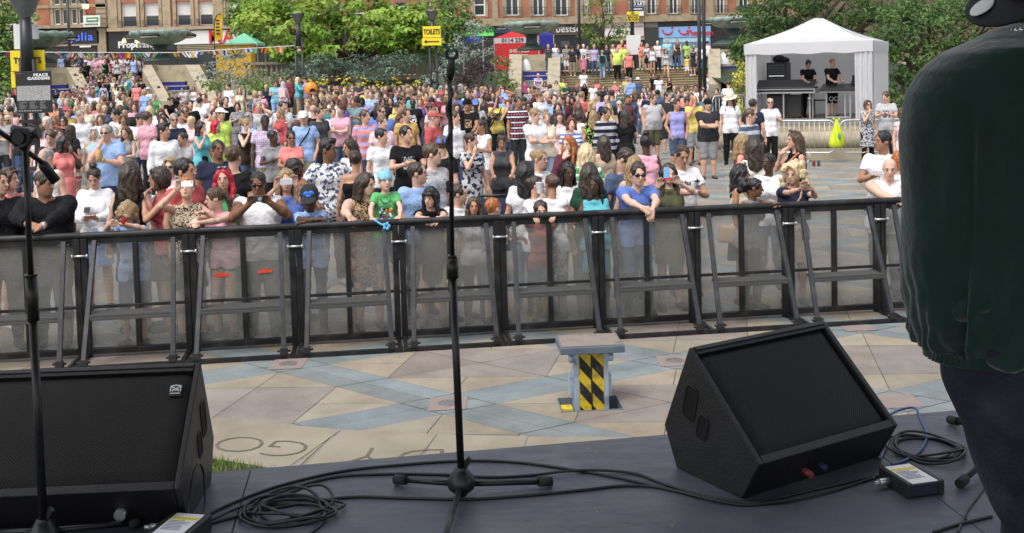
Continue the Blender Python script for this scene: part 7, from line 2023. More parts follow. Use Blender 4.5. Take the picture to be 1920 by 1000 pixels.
v, q = grow(garment('long', K, bp, 'm'), .009, fold); _sl = link(bpy.data.objects.new('sleeves', np_mesh('sleeves', v, q, M_SWEAT))); _sl.parent = singer
_W = singer.matrix_world = Matrix.Translation(singer.location) @ Matrix.Rotation(R(172), 4, 'Z') @ Matrix.Diagonal((*singer.scale, 1))
_pf = [(1.622, .05), (1.612, .075), (1.586, .125), (1.556, .195), (1.52, .243), (1.468, .277), (1.37, .292), (1.186, .289), (1.04, .288), (.945, .287), (.905, .276), (.88, .256), (.862, .246), (.845, .25), (.842, .2)]
_c = W(1930, 300, 2.47); vs = []; NA, NZ = 200, 150
for k in range(NZ):
 t = k / (NZ - 1) * (len(_pf) - 1); n = min(int(t), len(_pf) - 2); f = t - n; z = _pf[n][0] + (_pf[n + 1][0] - _pf[n][0]) * f; hw = _pf[n][1] + (_pf[n + 1][1] - _pf[n][1]) * f
 dp = min(hw * .95, .15 + .012 * sin(z * 5)); lowf = max(0, min(1, (1.12 - z) / .22)); mid = max(0, min(1, (1.5 - z) / .2))
 for m_ in range(NA):
  a = 2 * pi * m_ / NA; ca, sa = cos(a), sin(a); ex = .84
  x = hw * abs(ca) ** ex * (1 if ca > 0 else -1); y = dp * abs(sa) ** ex * (1 if sa > 0 else -1)
  g = -.022 * math.exp(-((abs(x) - .2 - .02 * (1.3 - z)) / .016) ** 2) * min(1, mid * 1.3)
  r = g + mid * (.007 * sin(9 * x / .1 + 2.2 * sin(z * 6) + .5) * (.4 + lowf) + .009 * sin(z * 17 + 26 * abs(x) + 1.6 * sin(x * 15)) * (.35 + .25 * lowf)) + lowf * (.0045 * sin(a * 30 + 2 * sin(z * 30)) + .0035 * sin(z * 62 + 3 * sin(a * 5)))
  if z < .875: r = -.012 + .004 * sin(a * 70)
  l = hypot(x, y) + 1e-6; r *= min(1, hw / .15); vs.append((_c.x + x * (1 + r / l), 2.47 + y * (1 + r / l), STAGE_Z + z))
m = MB(); m.add(vs, [(k * NA + i_, k * NA + (i_ + 1) % NA, (k + 1) * NA + (i_ + 1) % NA, (k + 1) * NA + i_) for k in range(NZ - 1) for i_ in range(NA)], 0, True)
o = m.build('sweatshirt', M_SWEAT, singer, fix=True); o.matrix_parent_inverse = _W.inverted()
def jfold(P):
 a = np.sin(P[2] * 40 + 3 * np.sin(P[0] * 20) + P[1] * 8); return (.010 * a * np.sin(P[1] * 22 + P[2] * 6)).astype(np.float32)
jp = [p.grown(.06) if p.tag == 'thigh' else p.grown(.04) if p.tag == 'shin' else p.grown(.045) for p in bp if p.tag in ('thigh', 'shin', 'pelvis')]
for p in jp: p.clip = p.clip + [((0, 0, .835), (0, 0, 1))]
v, q = grow(jp, .009, jfold); o = link(bpy.data.objects.new('jeans', np_mesh('jeans', v, q, M_JEANS))); o.parent = singer
HMx = Matrix.Translation(K['H']) @ K['HM'].to_4x4()
child('hair', hair_mesh('buzz', True), mat_hair('black'), singer, HMx)
cp = MB()
prof = [(.104, .035), (.106, .07), (.098, .105), (.07, .13), (.03, .142), (0, .143)]
cp.lathe(prof, 28, (0, .012, 0), 0, True, lambda a, r, z: (1 + .1 * abs(sin(a)), 0)); cap = cp.build('cap', mat('cap_black', (.012, .012, .016), rough=.8, bump=.3), singer); cap.matrix_basis = HMx
def _face(a): return (Matrix.Rotation(R(172), 3, 'Z') @ (HMx @ Matrix.Rotation(R(a), 4, 'Y')).to_3x3() @ Vector((0, 0, 1))).y
cap.matrix_basis = HMx @ Matrix.Rotation(R(-32 if _face(-32) < _face(32) else 32), 4, 'Y')
cp = MB(); vs = []
for j in range(9):
 for i in range(19):
  a = pi + pi * (i / 18); rad = .098 + .088 * (j / 8) * (sin(pi * i / 18) ** .55); vs.append((rad * cos(a) * (1.0 - .03 * j / 8), .012 + rad * 1.12 * sin(a), .045 - .012 * (cos(a) ** 2) - .01 * j / 8))
n0 = len(vs); vs += [(x, y, z - .006) for x, y, z in vs]; fs = []
for j in range(8):
 for i in range(18): a = j * 19 + i; fs += [(a, a + 19, a + 20, a + 1), (n0 + a, n0 + a + 1, n0 + a + 20, n0 + a + 19)]
for i in range(18): a = 8 * 19 + i; fs.append((a, n0 + a, n0 + a + 1, a + 1))
cp.add(vs, fs, 0, True); pk = cp.build('peak', mat('cap_black', (.012, .012, .016), rough=.8, bump=.3), cap)
m = MB(); m.lathe([(0, .0), (.03, .0), (.031, -.001), (.031, -.003)], 24); st = m.build('round_sticker', mat('sticker_white', (.8, .8, .78), rough=.4, var=.03), pk); 
st.matrix_basis = Matrix.Translation((.03, -.15, .0445)) @ Matrix.Rotation(R(3), 4, 'X')
m = MB(); N_ = K['N']
for k in range(46): a = 2 * pi * k / 46; m.ell(N_ + Vector((.083 * cos(a), .083 * sin(a) + .0, .012 + .012 * sin(a))), (.006, .006, .006), 6, 5)
m.build('bead_chain', mat('chain_silver', (.6, .6, .62), rough=.25, metal=.8), singer)
# the crowd
def TG(x, y):
 f = min(1.0, max(0.0, (4.0 - x) / 4.0))
 base = .6 * f * min(1.0, max(0.0, (y - 18) / 28.0))
 if y < ST_Y0: return base
 return max(base, terrain(y))
def locate(px, py, K, sc, yaw, Yfix=None, zfix=None):
 Hl = Matrix.Rotation(R(yaw), 3, 'Z') @ (K['H'] * sc)
 def at(Y):
  q = W(px, py, Y); x = q.x - Hl.x; y = Y - Hl.y; z = TG(x, y); return Vector((x, y, z))
 if Yfix:
  q = W(px, py, Yfix); return Vector((q.x - Hl.x, Yfix - Hl.y, q.z - Hl.z if zfix is None else zfix))
 best = None; Y = 10.9
 while Y < 74:
  p = at(Y); yy = PX(p + Hl)[1]
  if yy <= py: return p
  if best is None or abs(yy - py) < best[0]: best = (abs(yy - py), p)
  Y += .1 if Y < 30 else .05
 return best[1]
# px py pose yaw sex skin hair top bottom hy hp extras...   (one person per line)
CROWD = '''
18 337 stand 60 f w bob:brown strap:coral skirt:black 20 0 SG=up
86 296 stand -20 m w ring:grey tank:white shorts:khaki -20 20
121 268 mouthL 50 f d long:black tee:coral skirt:coral 25 0
176 333 phone 10 f w topbun:dark jacket:white skirt:lblue 0 32
199 250 eat 0 b w short:grey polo:lblue trousers:navy 0 0 SG strap=navy
319 314 stand 0 f p bob:sandy tank:lpink JD 0 0 SG
348 322 stand 60 m t short:black tee:red JC 15 0
298 337 mouthL -60 f t bob:dark strap:red skirt:black -20 0
308 246 stand 30 m t quiff:black long:white JD 40 0
342 261 cross -10 f t bun:dark tee:lgrey shorts:black -25 0
378 240 mouth 50 f w long:black tank:turquoise skirt:black 20 0
406 236 stand 50 f w long:bright_red tee:hiyel JD 25 0
409 281 stand 20 b b buzz:black tee:navy trousers:black 15 0
439 295 stand 165 m w short:brown tee:black JC 0 0
512 258 hold 20 f d shortm:black tee:grey trousers:black 45 0
552 320 phone 50 m d buzz:black tee:white/wide/gold JD 20 20
616 281 hips 30 m b quiff:black shirt:white/floral/denim jeans:navy 40 0
655 276 holdL -25 f t longfront:dark strap:white skirt:black -30 10
667 301 stand 178 f t bun:dark bandeau:black skirt:black 0 0
716 256 stand 30 m w short:black tee:white JC 40 0
762 253 hold2 15 m w short:black tee:black/chest/lgrey JC 35 0
812 290 stand 40 m p shortm:brown tank:lgrey shorts:khaki 45 0
829 272 stand 150 m w short:brown tee:black trousers:black 30 0 cap=blue
885 264 mouth 30 f w bun:dark tdress:lgrey/print/navy - 40 5
902 236 eat -30 f o topbun:dark sleeveless:white hotpants:ldenim -40 0
941 265 push 0 f t topbun:dark tank:dgrey JC 0 35
1004 217 cross 25 m p short:sandy tee:white JD 30 10
1025 221 cross 0 f p topbun:sandy tank:cream jeans:ldenim 10 15
1049 218 stand 0 f p fringe:brown strap:lpink JD 0 0
1071 233 stand 10 f p bob:auburn tee:white/stripe/blue jeans:navy 0 0
1066 271 mouth -10 f p longfront:ginger jacket:maroon JD -30 5
1012 299 stand 40 f w bun:sandy tee:white JD 20 5
1099 288 stand 178 f w long:fair tee:green/print/white JD 0 0
1105 325 stand 172 f w long:dark tee:dgreen JD 0 0
1132 268 stand -150 f w long:dark strap:beige skirt:beige -20 0
1137 213 stand 15 m t short:black long:navy/wide/lgrey trousers:charcoal 25 5
1173 216 hold 150 f w long:dark tee:black trousers:black 0 0
1161 197 mouth 0 f p bun:fair tank:black jeans:black 0 0 SG
1211 268 stand 178 f d topbun:black strap:pink skirt:pink 0 0
1224 186 hip1 15 b w buzz:brown sleeveless:lgrey shorts:olive 35 5
1252 181 stand 10 b w short:dark tee:charcoal shorts:charcoal 30 0
1269 196 pockets 10 m t quiff:brown tank:lavender shorts:denim 20 0
1288 191 phone 0 m w short:dark long:navy/chest/lblue trousers:black 0 35
1271 176 stand 0 m w short:brown tee:lgrey JD 20 0
1302 188 mouth 0 m t bald:dark tee:yellow shorts:grey 0 15
1327 196 cross 0 b w short:dark tee:charcoal shorts:grey 10 5 capback=black
1369 187 stand -10 m w longfront:dark shirt:white trousers:black -30 20 brimhat=cream pack=black
1407 217 stand 40 m w buzz:brown polo:denim/wide/lgrey jeans:ldenim 40 5
1412 197 stand 150 m w short:dark tee:navy jeans:ldenim 0 0
1444 193 holdL 10 m w ring:grey shirt:white trousers:black -20 0 SG
1394 268 stand 70 f w long:sandy strap:red skirt:black 10 5
1414 275 stand 175 f w long:dark tank:offwhite skirt:black 0 0
1489 263 mouth -80 f w long:brown tank:black skirt:black 0 0 SG=up strap=orange
1627 197 mouth 10 f w bob:brown tdress:lgrey/floral/navy leggings:black 0 0 SG strap2=cream
1662 182 hold2 -25 m w short:brown tee:lgrey/chest/navy shorts:grey -40 15
1693 214 stand 20 f w bob:brown sleeveless:lpink JD 0 0
5 168 hip1 130 m w short:dark shirt:lilac/check/white shorts:grey 0 0
29 172 stand 30 f w long:bright_red jacket:black jeans:black 20 0
14 226 mouth 10 f t long:fair strap:lilac JD 0 0 SG
41 221 stand 20 m w short:dark tee:charcoal JD 25 0
87 231 stand 0 m p short:white polo:lblue trousers:beige 0 10
76 247 stand -10 f w shortm:light_brown tee:lpink JD 0 5
95 258 stand 0 m w short:brown tee:charcoal shorts:khaki 0 28
112 253 stand 20 f w pony:brown tee:lgrey JD 10 10
134 246 stand 160 f w long:dark tee:charcoal skirt:white/wide/red 0 0
103 224 cross 0 f w long:sandy strap:red JD -15 10
119 228 stand 0 f w bob:dark tee:black JD 0 0 SG
151 218 stand 25 m w short:grey shirt:white trousers:grey 30 5
126 210 stand 30 m w short:dark tee:gold shorts:khaki 25 0 cap=red
102 199 stand 0 f w bob:dark tee:orange JD 0 0
175 250 stand 10 f p bob:white sleeveless:cream trousers:beige 10 5
211 246 stand 0 f p bob:white tee:lblue trousers:lgrey -20 5
189 224 stand 0 f w bob:light_brown tee:white JD 0 5
231 224 hold 0 f t bob:light_brown strap:beige JD 20 10
217 216 stand -30 m w short:black tee:white shorts:khaki -20 10
235 208 stand 10 m w short:dark tee:charcoal JD 0 0 beanie=dgreen
236 249 phone -10 f w longfront:brown tank:grey JD 0 10
262 224 hold 20 m w short:brown tee:white/chest/dgrey JD 40 0 cap=dgrey
277 222 stand 150 m w short:brown shirt:pink JC 0 0
281 207 stand 178 f w long:fair tee:white JD 0 0
305 230 stand 0 f w longfront:dark tank:dgrey JD 0 0
326 226 stand 15 m w short:grey polo:navy JD 15 0 SG
339 218 stand 20 m w short:dark tee:white/chest/grey JD 25 10
358 229 stand -20 f p bun:fair strap:lpink skirt:black 0 10
290 182 sit 20 m w short:grey tee:bgreen JD 0 20
319 189 sit 40 m w short:black tee:black JC 30 10
329 177 sit 30 m w short:brown tee:charcoal JD 20 10
343 168 sit -10 m w short:black tee:grey/stripe/white JD -20 0
313 167 sit 20 m t buzz:brown tee:khaki shorts:grey 0 0
297 166 sit -20 m w short:brown tee:lblue JD -30 10
363 171 sit 10 f w long:dark tank:white skirt:lblue 0 0
395 167 sit 10 m d bald:black shirt:lilac/check/white trousers:grey 0 10
375 191 stand 165 m w short:dark tee:white JD 0 0
356 197 stand 20 m w short:black tee:black JD 10 0
348 209 stand 10 m t buzz:brown tee:maroon JD 0 0 SG
424 190 walk 20 m w buzz:brown tee:black JD 0 0
414 214 stand 40 m w short:dark tee:hiyel JD 20 0 cap=white
428 163 stand -30 m w short:dark shirt:white JD -20 0
449 171 stand 20 f w long:sandy dress:cream - 0 0
468 173 sit 0 f t long:brown strap:beige skirt:black 0 10
445 200 hold 10 f w bob:dark tee:grey jeans:ldenim 0 0
486 201 ear 0 m w short:grey shirt:lgrey trousers:grey 0 0
463 234 mouth 40 f p highpony:sandy tank:dbrown JD 40 5
497 229 stand 20 m d buzz:black shirt:lpink/check/lilac trousers:khaki 0 20
524 213 stand -40 f w long:sandy jacket:red trousers:khaki 0 0
530 200 hold 30 m w short:dark shirt:white trousers:beige 20 0
570 222 pockets 10 m w short:grey shirt:lblue shorts:khaki -10 5 cap=offwhite strap=black
599 213 stand 40 m w short:brown tee:dgrey shorts:charcoal 20 0
624 212 hold 10 f w shortm:dark jacket:white JD 20 0
577 196 stand 0 m p short:sandy tee:white shorts:blue 0 15
588 207 stand 160 m w bald:grey tee:black JD 0 0
663 192 hold2 0 m t short:brown shirt:lgrey/check/teal shorts:grey -10 10
673 156 hold 40 m w short:dark tee:dgrey JC 0 0 cap=dgrey Y=45
690 184 sitg 0 m p shortm:light_brown tee:white shorts:cream 0 5
685 219 stand 20 m w short:brown tee:lilac/wide/coral JD 40 0
715 210 stand 10 b w buzz:brown tee:blue shorts:khaki 35 5 SG
717 231 stand 30 m p shortm:light_brown tee:lpink JD 25 5
751 224 stand 30 f w long:brown long:purple JD 20 0 beanie=brown
762 216 stand 20 m w receding:dark tee:gold JD 25 10
747 202 stand 30 m w short:black polo:yellow jeans:black 30 0 pack=black
774 193 stand 0 m d bald:black tee:black/chest/white JC 0 0
732 190 stand 0 f w longfront:dark strap:navy JD 0 0
717 191 stand 10 f w bob:dark hoodie:navy JD 10 10 SG
752 188 stand 40 m t short:black tee:yellow JD 30 0 SG
788 192 stand -10 f p bob:ginger tank:purple JD 0 0
799 181 stand 10 m w short:black tee:red JD 0 0
828 179 stand 0 m t short:dark tee:dred JD 0 0 cap=red
814 222 stand 70 m w short:grey jacket:red jeans:blue 10 0 cap=red
808 203 stand 60 f t bun:dark tee:lpink JD 20 0
876 198 fore 0 b o shortm:black tee:black/chest/tan jeans:black 0 0 bucket=black
856 201 stand 0 f p fringe:brown tee:cream JD 20 0
853 220 stand 40 m p short:brown tee:white JD 30 5
931 190 hold 0 m d buzz:black tee:yellow JC 20 0 strap=black
909 200 up 140 f t long:dark tank:charcoal skirt:black 0 0
954 196 mouth -10 f p shortm:auburn tee:charcoal JD -10 10
946 184 stand 20 m w short:dark tee:lblue JD 0 20 cap=lblue
971 192 stand 20 m o short:black shirt:red/plaid/navy JC 10 0
992 200 stand -10 f o bob:black shirt:navy/check/white JD -10 0 SG
1013 181 stand 40 m w short:light_brown shirt:white JD 30 0
1026 180 hold 10 m p bald:grey tee:white/stripe/navy JD 0 0
892 196 stand 0 m d short:black tee:lgrey JD 0 10 cap=blue
915 183 stand 160 f w bob:brown tee:maroon JD 0 0 beanie=maroon
904 168 stand 10 f w bob:blond tee:purple JD 20 10 Y=42
866 170 stand 20 f w bun:dark tee:white JD 20 10 Y=43
855 178 stand 0 m o short:black tee:blue JD 0 15
1039 187 stand 10 m p short:dark shirt:lblue JD 0 0
1052 188 stand -10 m w shortm:brown tee:maroon JD -30 0
1064 186 stand 0 f w longfront:dark tank:charcoal JD 10 0
1046 203 stand -20 f w longfront:black tee:charcoal JD 20 0
1091 180 stand 150 m w buzz:sandy tee:red JD 0 0
1120 181 stand -20 b p shortm:dark tee:lilac JD -25 0
1111 197 stand 20 f p long:blond strap:black JD 20 0
1113 218 stand 170 f w long:sandy tee:black/floral/lime JD 0 0
1084 202 stand 160 f w long:brown tee:charcoal JD 30 0
1087 218 stand 120 f t bob:dark sleeveless:white JD 0 0
1141 203 stand 10 f p longfront:blond strap:beige JD 0 0
1147 177 stand 175 b w short:dark tee:denim JD 0 0 cap=charcoal
1138 188 stand -20 m w ring:brown tee:navy JD 0 20
1183 183 stand 0 f w longfront:dark jacket:denim JD 0 0 SG
1204 178 stand 0 f p longfront:dark strap:lpink JD -10 0
1217 178 stand 10 m t short:brown tee:navy JD 0 0 SG
1191 174 stand 170 f w long:light_brown tee:charcoal JD 0 0
1233 175 stand 175 m o short:black shirt:denim JD 0 0
1094 139 stand 0 m o short:black tee:white JD 0 0 cap=black
1096 165 sit 0 f o hijab:black long:black skirt:black 0 0
1112 160 stand 0 m o short:dark tee:white JD 0 0
1119 154 stand 10 f o bob:dark tee:coral JD 0 0
1131 164 stand 0 f w bob:brown tank:navy skirt:black 0 0
1153 158 stand 170 f p bun:fair tee:coral skirt:offwhite 0 0
1175 149 stand 20 m w short:dark tee:yellow JD 20 0 cap=grey
1182 154 stand 175 m w short:grey hoodie:lblue JD 0 0
1196 154 stand 170 m w short:brown shirt:denim JD 0 0 brimhat=white
1164 170 stand 20 f w bob:light_brown shirt:olive/print/grey JD 0 0
1226 143 stand -20 m t short:dark tee:black JD 0 0
1235 148 stand 0 m d short:black tee:white JD 0 0 pack=navy
1255 150 hold 0 f p longfront:auburn strap:black skirt:olive 0 0
1327 144 sit 0 f w bob:dark tee:white jeans:ldenim 0 0
1341 143 sit -20 m o short:dark tee:orange JD 0 0
1366 158 sit 175 m w short:brown tee:white JD 0 10 Y=37
1345 172 stand -30 m w short:dark tee:charcoal JD -20 0 phones=grey
1332 160 sit -20 f w bob:light_brown tee:lgrey JD 0 0
958 149 sit 20 m p short:white tee:white trousers:charcoal 20 0 hivis=hiyel
971 153 sit 0 f p bun:fair strap:white skirt:beige 0 0
983 154 sit 160 f w shortm:brown tee:hotpink JD 0 0
1009 145 sit 0 m p bald:grey tee:purple/stripe/white shorts:khaki 0 20
1000 168 stand -60 f t bun:dark tank:maroon skirt:black 0 0
1021 160 sit 0 f w bob:brown tee:grey/floral/white JD 0 0
1052 150 sit 30 m w short:dark tee:navy JD 20 20
1062 158 hold 10 m w short:dark tee:dgreen shorts:white -10 10
1056 152 stand 0 m t short:dark tee:navy trousers:charcoal 0 20 hivis=hiyel
1043 156 mouth 0 f w longfront:brown jacket:lgrey JD 0 10
499 164 hold 0 m w bald:grey shirt:navy JD 0 10 Y=45.5
516 157 hold 20 m t short:dark polo:sky jeans:lblue 20 15 Y=45
531 158 hip1 175 f w long:pale_lilac strap:lpink hotpants:denim 0 0 Y=45 pack=lpink
526 149 stand 20 m w short:dark tee:charcoal JD 0 0 Y=46.5
541 148 stand 150 m w short:dark jacket:dred shorts:navy -20 0 Y=46
559 150 hug 80 f w long:fair long:turquoise hotpants:lilac 10 0 Y=45.6 shoes=-
571 149 hug -80 m w short:dark tee:lilac jeans:ldenim -10 10 Y=45.8
1028 89 stand 0 m w short:grey tee:dgrey JD 0 0
1041 88 stand 0 f w bob:dark tee:white JD 0 0
1047 93 sit 10 m w short:brown tee:lblue JD 0 0
1062 88 stand 0 m w short:brown shirt:offwhite/check/black shorts:white 0 0
1073 92 stand 170 m w short:dark tee:charcoal trousers:khaki 0 0
1084 90 stand 30 m w short:brown tee:navy trousers:beige 0 0
1094 89 stand 10 m p short:white tee:lgrey/check/white trousers:beige 0 0
1102 92 stand -20 f w bob:brown tee:navy/floral/white JD 0 0
1114 89 stand 0 m w short:blond tee:lilac JD 0 0
1115 105 stand 0 k w short:brown tee:white/print/sky shorts:navy 0 0
1094 110 stand -30 k w bob:dark dress:hotpink - 0 0
1137 91 stand 0 m w short:dark tee:charcoal JD 0 0
1129 99 walk 175 m w short:grey tee:teal jeans:ldenim 0 0 pack=navy
1149 87 stand -10 f w long:blond dress:cream - 0 0
1166 80 stand 0 b p bald:grey tee:white trousers:khaki 0 0 hivis=hiorange
1157 96 stand 0 b w short:grey tee:charcoal trousers:black 0 0 hivis=hiyel
1179 101 stand 0 m w short:grey tee:charcoal trousers:black 0 0 hivis=coral
1168 91 stand 160 m w short:dark tee:hiyel shorts:khaki 0 0
1203 86 phone 0 f w long:sandy tee:charcoal trousers:beige 0 20 hivis=hiorange
1213 89 hold -30 f w bob:fair long:lgrey skirt:black 0 0
1223 91 stand 10 f t longfront:brown strap:white hotpants:blue 0 0
1233 84 hold 0 m p short:white sleeveless:white trousers:navy 0 0
1251 81 hold 0 b w short:grey shirt:sky trousers:teal 0 0
1249 98 walk 0 f w longfront:brown tee:lgrey hotpants:black 0 0
1270 81 push 0 m w buzz:brown tank:dgrey JD 0 0
1288 81 stand 20 m d buzz:black tee:lime trousers:charcoal 0 0
1288 107 stand 0 k w bob:brown tee:yellow shorts:white 0 0
1301 87 stand 0 m w short:dark tee:grey/print/white shorts:denim 0 0
1299 94 stand -40 f w bob:dark tdress:charcoal - 0 0
1315 90 stand -20 f t bob:brown tee:white JD 0 0
1326 83 stand 160 m w short:black tank:white JD 0 0
115 107 stand 0 m w short:brown tee:lblue JD 0 0
127 106 stand 20 m w short:black tee:charcoal JD 0 0
136 112 stand 160 f w bob:light_brown tee:brown JD 0 0
149 108 stand 20 m w short:black tee:charcoal JD 0 0
169 109 stand 0 b w bald:brown shirt:lpink/check/lilac shorts:dgrey 0 0
187 111 stand -10 f w longfront:sandy dress:lgrey - 0 0
197 114 stand 0 m w bun:dark tank:black JD 0 0
207 112 stand 20 f w bun:dark tank:black trousers:black 0 0
214 109 stand 0 m w ring:grey shirt:lpink JD 0 0
219 117 stand 0 f w longfront:dark long:lgrey trousers:black 0 0
227 108 stand 30 m p ring:grey shirt:white JD 0 0
241 110 cross 10 m d short:black shirt:blue/check/white JD -20 0
255 112 hold 0 m w short:brown tee:white shorts:khaki 0 10
246 141 walk 178 f w long:blond tee:lpink trousers:black 0 0
161 119 hold 0 m o beanie:black tee:black trousers:navy 0 0 cap=white
265 153 walk 175 m w short:dark tee:black JC 0 0 cap=red
240 158 sit -30 f w bob:auburn tee:black JD 0 0
184 165 sit 30 b d buzz:black shirt:yellow jeans:black 30 10
205 161 sit 60 f d bun:black jacket:denim skirt:white 20 0
219 172 sit 150 f t bun:auburn strap:coral hotpants:denim 0 0
167 176 sith 10 f t long:black tank:maroon skirt:black -10 20
137 175 sit 40 m w short:dark tee:navy jeans:ldenim 40 0
105 176 sit 10 m w short:dark tee:black JD 0 20
254 172 sit 175 f w long:black tee:dbrown JD 0 0
271 173 stand 170 f w bob:blond tee:lblue JD 0 0 cap=lgrey
277 169 stand 150 m w short:dark tee:white JD 0 0 cap=white
196 205 stand 20 f w bun:fair tee:denim JD 0 0
163 204 stand 0 f w bob:fair tee:cream JD 0 0
145 207 stand 170 f w bob:blond tee:lblue JD 0 0
206 214 sit 0 f w bun:blond strap:blue skirt:beige 0 0
252 201 stand 10 f w bob:maroon_x tee:pink JD 0 0
'''.replace('bob:maroon_x', 'bob:auburn').replace('beanie:black', 'short:black').replace('JD', 'jeans:denim').replace('JC', 'jeans:charcoal').replace('SG', 'shades')
NICE = {'tee': 't-shirt', 'polo': 'polo shirt', 'shirt': 'shirt', 'long': 'long-sleeved top', 'jacket': 'jacket', 'hoodie': 'hoodie', 'tank': 'vest top', 'strap': 'strappy top', 'dress': 'sleeveless dress', 'tdress': 'dress', 'bandeau': 'strapless top', 'sleeveless': 'sleeveless top', 'crop': 'crop top'}
PATN = {'stripe': 'striped', 'wide': 'broadly striped', 'check': 'checked', 'plaid': 'plaid', 'leopard': 'leopard print', 'floral': 'flowery', 'print': 'patterned', 'chest': 'printed'}
HN = {'short': 'short {} hair', 'shortm': 'mop of {} hair', 'quiff': '{} quiff', 'buzz': 'cropped {} hair', 'ring': 'balding {} head', 'receding': 'receding {} hair', 'bald': 'bald head', 'afro': '{} afro', 'long': 'long {} hair', 'longfront': 'long loose {} hair', 'hijab': '{} headscarf', 'bob': '{} bob', 'fringe': '{} fringe', 'pony': '{} ponytail', 'highpony': 'high {} ponytail', 'bun': '{} bun', 'topbun': '{} topknot', 'puff': 'puffy {} ponytail', 'curly': 'curly {} hair', 'braids': '{} braids', 'cornpony': 'tied back {} cornrows'}
PN = {'cross': 'arms folded', 'phone': 'looking down at a phone', 'mouth': 'hand at mouth', 'mouthL': 'hand at mouth', 'eat': 'eating', 'ear': 'hand to ear', 'sit': 'seated', 'sith': 'seated', 'sitg': 'sitting on the ground', 'hips': 'hands on hips', 'hip1': 'hand on hip', 'hug': 'embracing', 'push': 'leaning over a pushchair', 'walk': 'walking', 'up': 'arm raised', 'pockets': 'hands in pockets'}
def cn(c): return CNAME.get(c, c)
def short_name(d):
 k, c = d['top'].split(':'); a = c.split('/')
 return '%s %s%s' % (cn(a[0]), (PATN[a[1]] + ' ') if len(a) > 1 else '', NICE[k])
def hat_words(ex):
 for e in ex:
  a = e.split('=')
  if a[0] in ('cap', 'capback'): return cn(a[1]) + (' backward cap' if a[0] == 'capback' else ' cap')
  if a[0] == 'brimhat': return cn(a[1]) + ' brimmed hat'
  if a[0] == 'bucket': return cn(a[1]) + ' bucket hat'
  if a[0] == 'beanie': return cn(a[1]) + ' beanie'
 return None
def base_label(d):
 w = ['person in', short_name(d)]
 st, hc = d['hair'].split(':'); hat = hat_words(d['ex'])
 w.append('and ' + hat if hat else 'with ' + HN[st].format(hc))
 for e in d['ex']:
  if e == 'shades': w.append('and dark glasses')
  if e.startswith('pack'): w.append('and rucksack')
  if e.startswith('hivis'): w[1] = cn(e.split('=')[1]) + ' safety vest'
 if d['pose'] in PN: w.append(PN[d['pose']])
 elif abs(d['yaw']) > 135: w.append('seen from behind')
 return ' '.join(w)
def zone(px, py):
 if px < 300 and py < 200: return 'on the crowded left steps'
 if py < 130: return 'on the terrace' if px > 900 else 'at the top of the left steps'
 if py < 175: return ('on the wide steps' if px > 1030 else 'by the flower beds') if px > 420 else 'on the left steps'
 if px < 160: return 'behind the left microphone stand'
 if px < 440: return 'below the tiled cascades' if py < 205 else 'in the left crowd'
 if px < 830: return 'before the lily beds' if py < 205 else 'in the crowd left of the centre stand'
 if px < 1060: return 'right of the centre stand'
 if px < 1300: return 'below the wide steps'
 return 'in front of the marquee'
REG = []       # everyone placed so far, for labels
def parse(line):
 f = line.split(); d = dict(px=float(f[0]), py=float(f[1]), pose=f[2], yaw=float(f[3]), sex=f[4], skin=f[5], hair=f[6].replace('_', ' '), top=f[7], bottom=f[8], hy=float(f[9]), hp=float(f[10]), ex=[e for e in f[11:] if e[:2] != 'Y=' and e[:5] != 'shoes'])
 for e in f[11:]:
  if e[:2] == 'Y=': d['Y'] = float(e[2:])
 return d
_rc = random.Random(77)
for _ln in CROWD.strip().split('\n'):
 d = parse(_ln)
 h = SEXW[d['sex']] * _rc.uniform(.97, 1.03)
 if d['sex'] == 'k' and d['py'] > 200: h = .98
 sc = h / (1.755 if d['sex'] != 'k' else 1.80)
 K = skeleton(d['pose'], d['sex'], d['hy'], d['hp'])
 p = locate(d['px'], d['py'], K, sc, d['yaw'], d.get('Y'))
 fine = p.y < 15.5
 o, K, sc = make_person(p, d['yaw'], h, d['pose'], d['sex'], d['skin'], d['hair'], d['top'], d['bottom'], d['hy'], d['hp'], 0, fine, None, d['ex'], shoes=_rc.choice(['dgrey', 'black', 'white', 'brown', 'navy', 'grey']))
 d['o'] = o; d['p'] = p; REG.append(d)
